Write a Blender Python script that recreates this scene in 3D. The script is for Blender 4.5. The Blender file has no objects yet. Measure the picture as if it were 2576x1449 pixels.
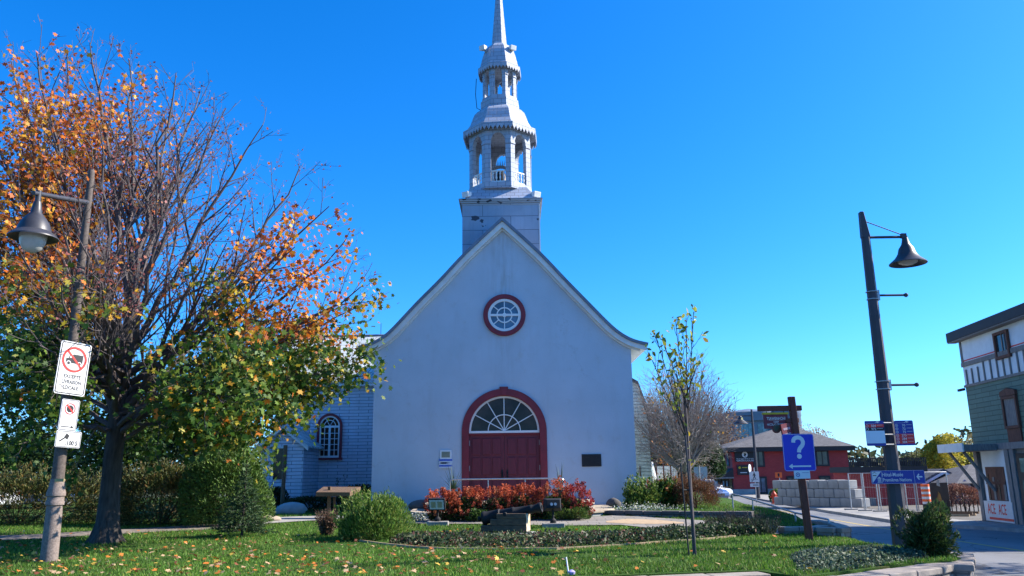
import bpy, bmesh, math, random
import numpy as np
from mathutils import Matrix, Vector
R = math.radians
sc = bpy.context.scene
COL = sc.collection
rnd = random.Random(7)
rng = np.random.default_rng(11)

# ---------------------------------------------------------------- camera, sky, sun, exposure
FPX, PITCH, ROLL, EYE = 2030.0, R(13.0), R(-0.8), 1.6
cam_d = bpy.data.cameras.new('camera'); cam = bpy.data.objects.new('camera', cam_d); COL.objects.link(cam)
cam_d.sensor_width = 36.0; cam_d.lens = FPX / 2576 * 36.0; cam_d.clip_end = 6000; cam_d.clip_start = 0.1
CAM_M = Matrix.Rotation(R(90) + PITCH, 4, 'X') @ Matrix.Rotation(ROLL, 4, 'Z')
cam.matrix_world = Matrix.Translation((0, 0, EYE)) @ CAM_M
sc.camera = cam
SUN_EL, SUN_AZ = R(35), R(8)            # azimuth measured from +X towards +Y
w = bpy.data.worlds.new('World'); sc.world = w; w.use_nodes = True
nt = w.node_tree; bg = nt.nodes['Background']
sky = nt.nodes.new('ShaderNodeTexSky'); sky.sky_type = 'NISHITA'; sky.sun_disc = False
sky.sun_elevation = SUN_EL; sky.sun_rotation = R(90) - SUN_AZ
sky.air_density = 1.0; sky.dust_density = 2.2; sky.ozone_density = 2.0; sky.altitude = 1500
tn = nt.nodes.new('ShaderNodeMix'); tn.data_type = 'RGBA'; tn.blend_type = 'MULTIPLY'; tn.inputs[0].default_value = 1; tn.inputs[7].default_value = (.61, .965, 1.45, 1)   # cool white balance of the photo
hs = nt.nodes.new('ShaderNodeHueSaturation'); hs.inputs['Saturation'].default_value = 1.145
nt.links.new(sky.outputs[0], tn.inputs[6]); nt.links.new(tn.outputs[2], hs.inputs['Color']); nt.links.new(hs.outputs[0], bg.inputs[0]); bg.inputs[1].default_value = 0.092
sun_d = bpy.data.lights.new('sun', 'SUN'); sun_d.energy = 5.0; sun_d.angle = R(0.5); sun_d.color = (1, .92, .80)
sun = bpy.data.objects.new('sun', sun_d); COL.objects.link(sun)
sdir = Vector((math.cos(SUN_EL) * math.cos(SUN_AZ), math.cos(SUN_EL) * math.sin(SUN_AZ), math.sin(SUN_EL)))
sun.rotation_euler = sdir.to_track_quat('Z', 'Y').to_euler(); sun.location = sdir * 60
sc.view_settings.view_transform = 'Standard'; sc.view_settings.look = 'None'
sc.view_settings.exposure = 1.3; sc.view_settings.gamma = 1.0
sc.cycles.max_bounces = 6; sc.cycles.transparent_max_bounces = 8

def ray(px, py):                          # direction (per metre of depth) of a photo point
    d = CAM_M.to_3x3() @ Vector(((px - 1288) / FPX, (724.5 - py) / FPX, -1))
    return d / d.y
def P(px, py, Y):
    return Vector((0, 0, EYE)) + ray(px, py) * Y
def G(px, py, z=0.0):
    r = ray(px, py); Y = (z - EYE) / r.z
    return Vector((r.x * Y, Y, z))
def MPP(Y): return Y / FPX * 1.0          # metres per photo pixel near the horizon
def lerp(a, b, t): return a + (b - a) * t
def interp(x, pts): return float(np.interp(x, [p[0] for p in pts], [p[1] for p in pts]))
def sstep(a, b, x):
    t = min(1, max(0, (x - a) / (b - a))); return t * t * (3 - 2 * t)

# ---------------------------------------------------------------- materials
def mk(name):
    m = bpy.data.materials.new(name); m.use_nodes = True
    n = m.node_tree.nodes; l = m.node_tree.links
    return m, n, l, n['Principled BSDF']
def nd(n, t, **k):
    x = n.new(t)
    for a, b in k.items():
        if a in x.inputs.keys(): x.inputs[a].default_value = b
        else: setattr(x, a, b)
    return x
def rgba(c): return (c[0], c[1], c[2], 1)
def mixc(n, l, fac, a, b, mode='MIX'):
    x = n.new('ShaderNodeMix'); x.data_type = 'RGBA'; x.blend_type = mode
    for s, v in ((x.inputs[0], fac), (x.inputs[6], a), (x.inputs[7], b)):
        if hasattr(v, 'is_output'): l.new(v, s)
        elif isinstance(v, (int, float)): s.default_value = v
        else: s.default_value = rgba(v)
    return x.outputs[2]
def ramp(n, l, src, p0, p1, c0=(0, 0, 0), c1=(1, 1, 1)):
    r = n.new('ShaderNodeValToRGB'); e = r.color_ramp.elements
    e[0].position = p0; e[1].position = p1; e[0].color = rgba(c0); e[1].color = rgba(c1)
    l.new(src, r.inputs[0]); return r.outputs[0]
def coords(n, l, kind='Object', scale=(1, 1, 1)):
    t = n.new('ShaderNodeTexCoord'); mp = n.new('ShaderNodeMapping'); mp.inputs['Scale'].default_value = scale
    l.new(t.outputs[kind], mp.inputs[0]); return mp.outputs[0]
def noise(n, l, vec, scale, detail=4, rough=.55):
    x = nd(n, 'ShaderNodeTexNoise', Scale=scale, Detail=detail, Roughness=rough); l.new(vec, x.inputs['Vector']); return x.outputs['Fac']
def bump(n, l, h, bsdf, strength=.3, dist=.02):
    b = nd(n, 'ShaderNodeBump', Strength=strength, Distance=dist); l.new(h, b.inputs['Height']); l.new(b.outputs[0], bsdf.inputs['Normal'])
def mat(name, col, rough=.6, var=.25, scale=2.5, bmp=.15, bscale=60, metal=0.0, col2=None, stretch=(1, 1, 1), spec=.4):
    m, n, l, b = mk(name)
    v = coords(n, l, 'Object', stretch)
    f1 = noise(n, l, v, scale, 6)
    c2 = col2 or tuple(c * (1 - var) for c in col)
    c = mixc(n, l, ramp(n, l, f1, .35, .68), col, c2)
    f2 = noise(n, l, v, bscale, 4)
    c = mixc(n, l, .25, c, mixc(n, l, f2, c, tuple(x * .55 for x in col)))
    l.new(c, b.inputs['Base Color']); b.inputs['Roughness'].default_value = rough; b.inputs['Metallic'].default_value = metal
    b.inputs['Specular IOR Level'].default_value = spec
    if bmp: bump(n, l, f2, b, bmp, .01)
    return m
def mat_courses(name, col, line, bw, rh, mort=.012, off=.5, rough=.6, var=.2, bstr=.5, patch=None, patch_amt=.7, dia=False, col2=None, ps=2.1):
    """boards, shingles, tin sheets or blocks in courses; UVs are in metres"""
    m, n, l, b = mk(name)
    uv = coords(n, l, 'UV'); ob = coords(n, l, 'Object')
    if dia:
        mp = n.new('ShaderNodeMapping'); mp.inputs['Rotation'].default_value = (0, 0, R(dia)); l.new(uv, mp.inputs[0]); uv = mp.outputs[0]
    nz = nd(n, 'ShaderNodeTexNoise', Scale=1.7, Detail=3); l.new(ob, nz.inputs['Vector'])
    wob = n.new('ShaderNodeVectorMath'); wob.operation = 'MULTIPLY_ADD'; wob.inputs[1].default_value = (.03, .03, .03); l.new(nz.outputs['Color'], wob.inputs[0]); l.new(uv, wob.inputs[2])
    br = n.new('ShaderNodeTexBrick'); br.offset = off; l.new(wob.outputs[0], br.inputs['Vector'])
    c2 = col2 or tuple(c * (1 - var) for c in col)
    for k, vv in (('Color1', rgba(col)), ('Color2', rgba(c2)), ('Mortar', rgba(line)), ('Scale', 1), ('Mortar Size', mort), ('Mortar Smooth', .3), ('Bias', 0), ('Brick Width', bw), ('Row Height', rh)):
        br.inputs[k].default_value = vv
    c = br.outputs['Color']
    f = noise(n, l, ob, 1.3, 6)
    c = mixc(n, l, ramp(n, l, f, .4, .75), c, mixc(n, l, .35, c, tuple(x * .5 for x in col)))
    st = noise(n, l, coords(n, l, 'Object', (6, 6, .5)), 1.5, 5)
    c = mixc(n, l, mixc(n, l, .3, (0, 0, 0), ramp(n, l, st, .5, .75)), c, tuple(x * .6 for x in col))
    if patch:
        pf = noise(n, l, coords(n, l, 'Object', (1.1, 1.1, 1.6)), ps, 3, .45)
        c = mixc(n, l, ramp(n, l, pf, patch_amt, patch_amt + .012), c, patch)
    l.new(c, b.inputs['Base Color']); b.inputs['Roughness'].default_value = rough; b.inputs['Specular IOR Level'].default_value = .3
    inv = n.new('ShaderNodeMath'); inv.operation = 'SUBTRACT'; inv.inputs[0].default_value = 1; l.new(br.outputs['Fac'], inv.inputs[1])
    ad = n.new('ShaderNodeMath'); ad.operation = 'MULTIPLY_ADD'; ad.inputs[1].default_value = .3; l.new(noise(n, l, ob, 30, 3), ad.inputs[0]); l.new(inv.outputs[0], ad.inputs[2])
    bump(n, l, ad.outputs[0], b, bstr, .015)
    return m
def mat_leaf(name, rough=.55, trans=.35, tint=1.0):
    m, n, l, b = mk(name)
    a = n.new('ShaderNodeVertexColor'); a.layer_name = 'Col'
    tr = n.new('ShaderNodeBsdfTranslucent'); mx = n.new('ShaderNodeMixShader'); mx.inputs[0].default_value = trans
    l.new(a.outputs[0], b.inputs['Base Color']); l.new(a.outputs[0], tr.inputs[0]); b.inputs['Roughness'].default_value = rough; b.inputs['Specular IOR Level'].default_value = .3
    l.new(b.outputs[0], mx.inputs[1]); l.new(tr.outputs[0], mx.inputs[2]); l.new(mx.outputs[0], n['Material Output'].inputs[0])
    return m
def mat_glass(name, col=(.02, .025, .03), rough=.06, wob=.15):
    m, n, l, b = mk(name); v = coords(n, l)
    f = noise(n, l, v, 1.2, 3); c = mixc(n, l, ramp(n, l, f, .4, .7), col, tuple(x * 2.2 + .01 for x in col))
    l.new(c, b.inputs['Base Color']); b.inputs['Roughness'].default_value = rough; b.inputs['Specular IOR Level'].default_value = .6
    bump(n, l, noise(n, l, v, 4, 2), b, wob, .01)
    return m

M = {}
def stucco():
    m, n, l, b = mk('white_stucco'); v = coords(n, l)
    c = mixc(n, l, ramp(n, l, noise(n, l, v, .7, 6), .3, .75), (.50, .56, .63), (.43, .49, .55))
    st = noise(n, l, coords(n, l, 'Object', (1.6, 1.6, .35)), 1.2, 6, .6)
    c = mixc(n, l, ramp(n, l, st, .55, .8, (0, 0, 0), (.34, .34, .34)), c, (.36, .38, .40))
    bl = noise(n, l, v, 2.2, 5, .7)
    c = mixc(n, l, ramp(n, l, bl, .56, .74, (0, 0, 0), (.5, .5, .5)), c, (.42, .42, .42))
    vo = nd(n, 'ShaderNodeTexVoronoi', Scale=.28, feature='DISTANCE_TO_EDGE'); wv = n.new('ShaderNodeVectorMath'); wv.operation = 'MULTIPLY_ADD'; wv.inputs[1].default_value = (1.3, 1.3, 1.3)
    nz = nd(n, 'ShaderNodeTexNoise', Scale=1.6, Detail=7, Roughness=.65); l.new(v, nz.inputs[0]); l.new(nz.outputs['Color'], wv.inputs[0]); l.new(v, wv.inputs[2]); l.new(wv.outputs[0], vo.inputs['Vector'])
    cm_ = n.new('ShaderNodeMath'); cm_.operation = 'MULTIPLY'; l.new(ramp(n, l, vo.outputs['Distance'], .002, .007, (.35, .35, .35), (0, 0, 0)), cm_.inputs[0]); l.new(ramp(n, l, noise(n, l, v, .5, 3), .46, .62), cm_.inputs[1])
    c = mixc(n, l, cm_.outputs[0], c, (.30, .30, .30))
    sp_ = noise(n, l, v, 9, 3, .5); c = mixc(n, l, ramp(n, l, sp_, .70, .74, (0, 0, 0), (.35, .35, .35)), c, (.36, .35, .34))
    # the run-off stain below the round window
    sx = n.new('ShaderNodeSeparateXYZ'); l.new(n.new('ShaderNodeTexCoord').outputs['Object'], sx.inputs[0])
    ax = n.new('ShaderNodeMath'); ax.operation = 'ABSOLUTE'; l.new(sx.outputs[0], ax.inputs[0])
    mr = nd(n, 'ShaderNodeMapRange'); l.new(ax.outputs[0], mr.inputs[0]); mr.inputs[1].default_value = .1; mr.inputs[2].default_value = .75; mr.inputs[3].default_value = 1; mr.inputs[4].default_value = 0
    mz = nd(n, 'ShaderNodeMapRange'); l.new(sx.outputs[2], mz.inputs[0]); mz.inputs[1].default_value = 4.6; mz.inputs[2].default_value = 7.2; mz.inputs[3].default_value = .2; mz.inputs[4].default_value = 1
    mu = n.new('ShaderNodeMath'); mu.operation = 'MULTIPLY'; l.new(mr.outputs[0], mu.inputs[0]); l.new(mz.outputs[0], mu.inputs[1])
    m2 = n.new('ShaderNodeMath'); m2.operation = 'MULTIPLY'; l.new(mu.outputs[0], m2.inputs[0]); l.new(ramp(n, l, noise(n, l, coords(n, l, 'Object', (4, 4, .6)), 1.6, 5), .42, .7, (0, 0, 0), (.6, .6, .6)), m2.inputs[1])
    c = mixc(n, l, m2.outputs[0], c, (.33, .325, .32))
    l.new(c, b.inputs['Base Color']); b.inputs['Roughness'].default_value = .85; b.inputs['Specular IOR Level'].default_value = .2
    bump(n, l, noise(n, l, v, 18, 6), b, .25, .02); return m
M['stucco'] = stucco()
M['tin'] = mat_courses('painted_tin_shingles', (.38, .42, .50), (.16, .17, .2), .36, .22, .012, var=.12, bstr=.5, patch=(.10, .10, .12), patch_amt=.80)
M['tin_sheet'] = mat_courses('peeling_painted_tin_sheets', (.33, .39, .48), (.07, .09, .12), 2.4, .62, .012, var=.1, bstr=.4, patch=(.05, .06, .08), patch_amt=.665, ps=1.15)
M['roof_edge'] = mat('blue_grey_metal_edge', (.20, .22, .27), .45, .3, 2, .1, metal=.2)
M['tin_roof'] = mat_courses('old_silvery_tin_roof', (.55, .60, .60), (.10, .12, .13), .62, .46, .022, var=.22, bstr=.6, dia=14)
M['white'] = mat('weathered_white_paint', (.78, .78, .76), .6, .18, 3, .15)
M['white_clean'] = mat('clean_white_paint', (.82, .82, .82), .45, .06, 3, .05)
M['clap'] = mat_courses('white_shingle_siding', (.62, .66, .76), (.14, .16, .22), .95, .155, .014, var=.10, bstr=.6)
M['red'] = mat('dark_red_paint', (.25, .022, .035), .5, .3, 4, .1)
M['door_red'] = mat('deep_maroon_door_paint', (.17, .016, .03), .45, .25, 5, .1, stretch=(3, 3, .5))
M['glass'] = mat_glass('dark_window_glass')
M['glass_blue'] = mat_glass('sky_tinted_window_glass', (.05, .08, .12))
M['glass_brown'] = mat_glass('brown_window_glass', (.022, .014, .012)); M['glass_brown'].node_tree.nodes['Principled BSDF'].inputs['Specular IOR Level'].default_value = .22
M['bronze'] = mat('dark_bronze', (.03, .025, .025), .5, .3, 6, .1, metal=.5)
M['iron'] = mat('black_iron', (.010, .010, .012), .72, .4, 5, .25, 40)
M['steel'] = mat('brushed_steel_rail', (.55, .55, .55), .35, .2, 8, .05, metal=.9)
M['galv'] = mat('galvanised_steel', (.42, .43, .44), .45, .25, 8, .05, metal=.7)
M['concrete'] = mat('pale_concrete', (.33, .315, .29), .9, .35, 3, .4, 45)
M['block'] = mat('cast_concrete_block', (.36, .36, .35), .9, .4, 1.2, .5, 14)
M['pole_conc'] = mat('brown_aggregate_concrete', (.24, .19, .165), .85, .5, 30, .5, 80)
M['pole_upper'] = mat('shade_darkened_pole_concrete', (.115, .092, .08), .85, .5, 20, .4, 80)  # upper pole: the shade of the maple leaves is put into this darker colour
M['pole_dark'] = mat('dark_blue_grey_lamp_paint', (.045, .04, .05), .5, .3, 3, .08)
M['lamp_shade'] = mat('grey_painted_lamp_metal', (.05, .05, .058), .42, .35, 5, .08)
M['globe'] = mat('frosted_lamp_glass', (.40, .40, .38), .3, .2, 4, .05)
M['wood'] = mat('weathered_brown_wood', (.17, .105, .06), .75, .45, 4, .4, 30, stretch=(8, 1, 8))
M['wood_post'] = mat('stained_red_brown_wood', (.13, .035, .022), .65, .4, 4, .3, 30, stretch=(8, 8, 1))
M['wood_grey'] = mat('old_grey_wood', (.26, .24, .225), .85, .45, 4, .5, 30, stretch=(8, 8, 1))
M['timber'] = mat('old_square_timber', (.17, .105, .06), .8, .5, 3, .6, 22, stretch=(1, 6, 6), col2=(.07, .045, .03))
M['timber_end'] = mat('peeling_painted_timber_end', (.66, .58, .44), .8, .5, 7, .6, 20, col2=(.28, .15, .06))
M['bark'] = mat('furrowed_grey_bark', (.070, .058, .050), .9, .6, 5, 1.0, 14, stretch=(3, 3, .6))
M['bark_dark'] = mat('dark_bark', (.04, .032, .03), .9, .4, 6, .6, 20)
M['twig'] = mat('grey_brown_twigs', (.105, .085, .085), .85, .3, 6, .1)
M['twig_pale'] = mat('pale_grey_twigs', (.30, .26, .25), .85, .35, 6, .1)
M['stem'] = mat('brown_plant_stems', (.09, .06, .035), .85, .4, 8, .1)
M['leaf'] = mat_leaf('leaf_tissue')
M['needle'] = mat_leaf('conifer_needles', .6, .15)
M['bloom'] = mat_leaf('dried_flower_heads', .8, .3)
M['dryleaf'] = mat_leaf('fallen_leaf_tissue', .7, .15)
M['blade'] = mat_leaf('grass_blades', .6, .35)
M['stone'] = mat_courses('rough_wall_stone', (.36, .32, .28), (.10, .09, .08), .42, .15, .02, var=.4, bstr=1.0, rough=.9)
M['cap'] = mat('split_cap_stone', (.33, .28, .235), .9, .4, 2.5, .7, 20)
M['boulder'] = mat('pale_field_stone', (.42, .42, .40), .9, .35, 2, .6, 10)
M['dark_stone'] = mat('dark_garden_stone', (.12, .11, .105), .9, .4, 2.5, .7, 20)
M['black'] = mat('black_paint', (.012, .012, .014), .5, .2, 4, .05)
M['sign_white'] = mat('reflective_white_sheeting', (.60, .60, .60), .5, .05, 2, .02)
M['sign_blue'] = mat('reflective_blue_sheeting', (.008, .03, .50), .4, .08, 2, .02)
M['sign_navy'] = mat('navy_sign_sheeting', (.010, .03, .26), .4, .1, 2, .02)
M['sign_red'] = mat('red_sign_ink', (.70, .03, .02), .5, .1, 3, .02)
M['sign_orange'] = mat('orange_sign_sheeting', (.85, .13, .02), .5, .12, 3, .03)
M['sign_pale'] = mat('pale_blue_white_sheeting', (.55, .66, .74), .5, .05, 2, .02)
M['sign_maroon'] = mat('maroon_sign_board', (.17, .02, .035), .5, .25, 5, .05)
M['yellow'] = mat('yellow_paint', (.55, .42, .02), .6, .3, 5, .1)
M['yellow_line'] = mat('worn_yellow_road_paint', (.60, .42, .10), .8, .4, 9, .2, col2=(.25, .2, .1))
M['plaque'] = mat('dark_bronze_plaque', (.035, .024, .024), .4, .3, 60, .2, metal=.3)
M['paper'] = mat('printed_paper', (.62, .68, .76), .7, .1, 6, .05)
M['blue_tape'] = mat('bright_blue_trim', (.04, .12, .55), .5, .1, 4, .05)
M['case'] = mat_glass('notice_case_glass', (.10, .095, .075))
M['green_clap'] = mat_courses('faded_green_clapboard', (.12, .19, .145), (.045, .07, .05), 1.1, .17, .014, var=.18, bstr=.6)
M['wrap'] = mat('white_house_wrap', (.74, .79, .82), .6, .2, 1.5, .5, 5)
M['red_brick'] = mat_courses('dark_red_painted_brick', (.40, .042, .04), (.22, .025, .025), .24, .09, .008, var=.2, bstr=.3)
M['shingle'] = mat_courses('grey_asphalt_shingles', (.145, .14, .145), (.06, .06, .065), .3, .15, .012, var=.35, bstr=.6, rough=.95)
M['dark_trim'] = mat('dark_brown_black_trim', (.022, .018, .02), .6, .3, 4, .1)
M['bluegrey_clap'] = mat_courses('blue_grey_clapboard', (.18, .235, .33), (.06, .08, .12), 1.2, .14, .012, var=.12, bstr=.5)
M['slate_clap'] = mat_courses('slate_dark_siding', (.06, .06, .085), (.03, .03, .04), 1.2, .14, .012, var=.12, bstr=.5)
M['pale_clap'] = mat_courses('pale_grey_green_siding', (.48, .56, .58), (.16, .19, .2), 3.0, .165, .016, var=.1, bstr=.6)
M['rust_wood'] = mat('bare_red_brown_wood', (.16, .06, .035), .75, .5, 4, .4, 25, stretch=(6, 6, 1))
M['pinkish'] = mat('faded_pink_trim', (.34, .26, .33), .6, .2, 4, .1)
M['rubber'] = mat('black_rubber', (.015, .015, .016), .8, .2, 8, .2)
M['curtain'] = mat('pale_curtain', (.45, .47, .50), .8, .3, 5, .2)
def car_paint(name, c):
    m, n, l, b = mk(name); b.inputs['Base Color'].default_value = rgba(c); b.inputs['Roughness'].default_value = .3; b.inputs['Coat Weight'].default_value = .6
    v = coords(n, l); l.new(mixc(n, l, ramp(n, l, noise(n, l, v, 3, 4), .45, .8), c, tuple(x * .75 + .02 for x in c)), b.inputs['Base Color']); return m
M['car_blue'] = car_paint('blue_car_paint', (.04, .10, .26)); M['car_white'] = car_paint('white_car_paint', (.7, .72, .75)); M['car_dark'] = car_paint('dark_car_paint', (.03, .035, .045))
M['tail'] = mat('red_tail_lamp_glass', (.5, .01, .02), .2, .2, 8, .02); M['head'] = mat('clear_headlamp_glass', (.8, .82, .85), .15, .1, 8, .02)
M['hydrant'] = mat('red_hydrant_paint', (.55, .05, .015), .5, .25, 6, .1)
M['stone_step'] = mat('tan_step_slab', (.44, .36, .27), .9, .35, 3, .5, 30)
def m_asphalt():
    m, n, l, b = mk('grey_asphalt'); v = coords(n, l)
    c = mixc(n, l, ramp(n, l, noise(n, l, coords(n, l, 'Object', (1, .25, 1)), .6, 6), .35, .7), (.16, .165, .175), (.105, .11, .12))
    c = mixc(n, l, ramp(n, l, noise(n, l, v, 90, 3), .4, .7, (0, 0, 0), (.6, .6, .6)), c, (.24, .24, .24))
    vo = nd(n, 'ShaderNodeTexVoronoi', Scale=.35, feature='DISTANCE_TO_EDGE')
    wv = n.new('ShaderNodeVectorMath'); wv.operation = 'MULTIPLY_ADD'; wv.inputs[1].default_value = (1.5, 1.5, 0); nz = nd(n, 'ShaderNodeTexNoise', Scale=1.2, Detail=5); l.new(v, nz.inputs[0]); l.new(nz.outputs['Color'], wv.inputs[0]); l.new(v, wv.inputs[2]); l.new(wv.outputs[0], vo.inputs['Vector'])
    c = mixc(n, l, ramp(n, l, vo.outputs['Distance'], .004, .014, (.75, .75, .75), (0, 0, 0)), c, (.03, .03, .03))
    l.new(c, b.inputs['Base Color']); b.inputs['Roughness'].default_value = .85; b.inputs['Specular IOR Level'].default_value = .3
    bump(n, l, noise(n, l, v, 120, 3), b, .3, .01); return m
M['asphalt'] = m_asphalt()
def m_lawn():
    m, n, l, b = mk('lawn_soil_and_turf'); v = coords(n, l)
    c = mixc(n, l, ramp(n, l, noise(n, l, v, .35, 6), .38, .66), (.045, .11, .014), (.07, .135, .02))
    c = mixc(n, l, ramp(n, l, noise(n, l, coords(n, l, 'Object', (1, 1.6, 1)), .55, 7, .65), .55, .68), c, (.085, .062, .03))
    c = mixc(n, l, ramp(n, l, noise(n, l, v, 28, 5, .7), .35, .7), mixc(n, l, .6, c, (.012, .022, .006)), c)
    l.new(c, b.inputs['Base Color']); b.inputs['Roughness'].default_value = .95; b.inputs['Specular IOR Level'].default_value = .1
    bump(n, l, noise(n, l, v, 45, 4), b, .8, .04); return m
M['lawn'] = m_lawn()
M['earth'] = mat('dry_earth_and_gravel', (.15, .135, .115), .95, .5, .8, .6, 30)
M['far_ground'] = mat('distant_grassland', (.07, .09, .035), .95, .5, .05, .4, 3)
M['soil'] = mat('dark_garden_soil', (.035, .025, .018), .95, .5, 6, .8, 25)
M['paver'] = mat_courses('pale_concrete_pavers', (.26, .235, .205), (.10, .09, .08), .62, .4, .016, var=.2, bstr=.5, rough=.9)
M['paver_tan'] = mat('tan_paver_inlay', (.46, .33, .20), .9, .3, 5, .3)

# ---------------------------------------------------------------- mesh helpers
ORG = {}
class MB:
    def __init__(s): s.v = []; s.f = []; s.M = Matrix.Identity(4)
    def add(s, vs, fs):
        o = len(s.v)
        s.v += [s.M @ Vector(p) for p in vs]
        s.f += [tuple(i + o for i in f) for f in fs]
        return s
    def box(s, x0, x1, y0, y1, z0, z1):
        return s.add([(x0, y0, z0), (x1, y0, z0), (x1, y1, z0), (x0, y1, z0), (x0, y0, z1), (x1, y0, z1), (x1, y1, z1), (x0, y1, z1)],
              [(0, 3, 2, 1), (4, 5, 6, 7), (0, 1, 5, 4), (1, 2, 6, 5), (2, 3, 7, 6), (3, 0, 4, 7)])
    def prism(s, pts, y0, y1):               # outline in XZ, extruded along Y
        n = len(pts); vs = [(p[0], y0, p[1]) for p in pts] + [(p[0], y1, p[1]) for p in pts]
        return s.add(vs, [tuple(range(n)), tuple(range(2 * n - 1, n - 1, -1))] + [(i, n + i, n + (i + 1) % n, (i + 1) % n) for i in range(n)])
    def prismz(s, pts, z0, z1):              # outline in XY, extruded along Z
        n = len(pts); vs = [(p[0], p[1], z0) for p in pts] + [(p[0], p[1], z1) for p in pts]
        return s.add(vs, [tuple(range(n - 1, -1, -1)), tuple(range(n, 2 * n))] + [(i, (i + 1) % n, n + (i + 1) % n, n + i) for i in range(n)])
    def prismx(s, pts, x0, x1):              # outline in YZ, extruded along X
        n = len(pts); vs = [(x0, p[0], p[1]) for p in pts] + [(x1, p[0], p[1]) for p in pts]
        return s.add(vs, [tuple(range(n)), tuple(range(2 * n - 1, n - 1, -1))] + [(i, n + i, n + (i + 1) % n, (i + 1) % n) for i in range(n)])
    def strip(s, a, b, y0, y1, closed=False):  # band between two XZ polylines, extruded along Y
        n = len(a); vs = [(p[0], y0, p[1]) for p in a] + [(p[0], y0, p[1]) for p in b] + [(p[0], y1, p[1]) for p in a] + [(p[0], y1, p[1]) for p in b]
        fs = []
        for i in range(n if closed else n - 1):
            j = (i + 1) % n
            fs += [(i, j, n + j, n + i), (2 * n + i, 3 * n + i, 3 * n + j, 2 * n + j), (i, 2 * n + i, 2 * n + j, j), (n + i, n + j, 3 * n + j, 3 * n + i)]
        if not closed: fs += [(0, n, 3 * n, 2 * n), (n - 1, 2 * n - 1, 4 * n - 1, 3 * n - 1)]
        return s.add(vs, fs)
    def tube(s, pts, rad, n=8, caps=True):
        pts = [Vector(p) for p in pts]; k = len(pts)
        if not hasattr(rad, '__len__'): rad = [rad] * k
        vs = []; u = None
        for i in range(k):
            d = (pts[min(i + 1, k - 1)] - pts[max(i - 1, 0)]); d = d.normalized() if d.length > 1e-9 else Vector((0, 0, 1))
            if u is None: u = d.orthogonal().normalized()
            else:
                u = u - d * u.dot(d); u = u.normalized() if u.length > 1e-6 else d.orthogonal().normalized()
            v = d.cross(u)
            vs += [pts[i] + (u * math.cos(2 * math.pi * a / n) + v * math.sin(2 * math.pi * a / n)) * rad[i] for a in range(n)]
        fs = [(i * n + a, i * n + (a + 1) % n, (i + 1) * n + (a + 1) % n, (i + 1) * n + a) for i in range(k - 1) for a in range(n)]
        if caps: fs += [tuple(range(n - 1, -1, -1)), tuple(range((k - 1) * n, k * n))]
        return s.add(vs, fs)
    def lathe(s, prof, c=(0, 0, 0), n=24, rot=0.0):   # profile (radius, z)
        k = len(prof); vs = [(c[0] + r * math.cos(rot + 2 * math.pi * a / n), c[1] + r * math.sin(rot + 2 * math.pi * a / n), c[2] + z) for r, z in prof for a in range(n)]
        fs = [(i * n + a, i * n + (a + 1) % n, (i + 1) * n + (a + 1) % n, (i + 1) * n + a) for i in range(k - 1) for a in range(n)]
        fs += [tuple(range(n - 1, -1, -1)), tuple(range((k - 1) * n, k * n))]
        return s.add(vs, fs)
    def build(s, name, m, parent=None, smooth=False, bevel=0.0, loc=None, uv=True):
        me = bpy.data.meshes.new(name)
        org = ORG[parent.name] if parent else Vector(loc or (0, 0, 0))
        me.from_pydata([tuple(p - org) for p in s.v], [], s.f)
        bm = bmesh.new(); bm.from_mesh(me); bmesh.ops.recalc_face_normals(bm, faces=bm.faces[:])
        if uv:
            ul = bm.loops.layers.uv.new('UVMap')
            for f in bm.faces:
                nn = f.normal; t = Vector((-nn.y, nn.x, 0))
                t = t.normalized() if t.length > .05 else Vector((1, 0, 0))
                bb = nn.cross(t)
                for lp in f.loops:
                    co = lp.vert.co + org; lp[ul].uv = (co.dot(t), co.dot(bb))
        bm.to_mesh(me); bm.free()
        if smooth:
            me.polygons.foreach_set('use_smooth', [True] * len(me.polygons))
            me.set_sharp_from_angle(angle=R(40))
        me.materials.append(m)
        o = bpy.data.objects.new(name, me); COL.objects.link(o)
        if parent: o.parent = parent; ORG[o.name] = org
        else: o.location = org; ORG[o.name] = org
        if bevel:
            b = o.modifiers.new('bevel', 'BEVEL'); b.width = bevel; b.segments = 2; b.limit_method = 'ANGLE'; b.angle_limit = R(40)
        return o
def tag(o, label=None, cat=None, group=None, kind=None):
    for k, v in (('label', label), ('category', cat), ('group', group), ('kind', kind)):
        if v: o[k] = v
    return o
def thing(name, loc, label, cat, group=None):
    o = bpy.data.objects.new(name, None); COL.objects.link(o); o.location = loc; o.empty_display_size = .2
    ORG[o.name] = Vector(loc); return tag(o, label, cat, group)
def copy_tree(o, loc, parent=None, rz=None, label=None):
    c = o.copy(); COL.objects.link(c)
    if parent is not None: c.parent = parent
    else:
        c.location = loc
        if rz is not None: c.rotation_euler.z = rz
        if label: c['label'] = label
    for ch in list(o.children): copy_tree(ch, None, c)
    return c
def arc(cx, cz, r, a0, a1, n, sx=1.0):
    return [(cx + sx * r * math.cos(R(lerp(a0, a1, i / n))), cz + r * math.sin(R(lerp(a0, a1, i / n)))) for i in range(n + 1)]
def rrect(x0, x1, z0, z1, r, n=5):
    return arc(x1 - r, z1 - r, r, 0, 90, n) + arc(x0 + r, z1 - r, r, 90, 180, n) + arc(x0 + r, z0 + r, r, 180, 270, n) + arc(x1 - r, z0 + r, r, 270, 360, n)
def circle(cx, cz, r, n=28): return arc(cx, cz, r, 0, 360 - 360 / n, n - 1)
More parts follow.
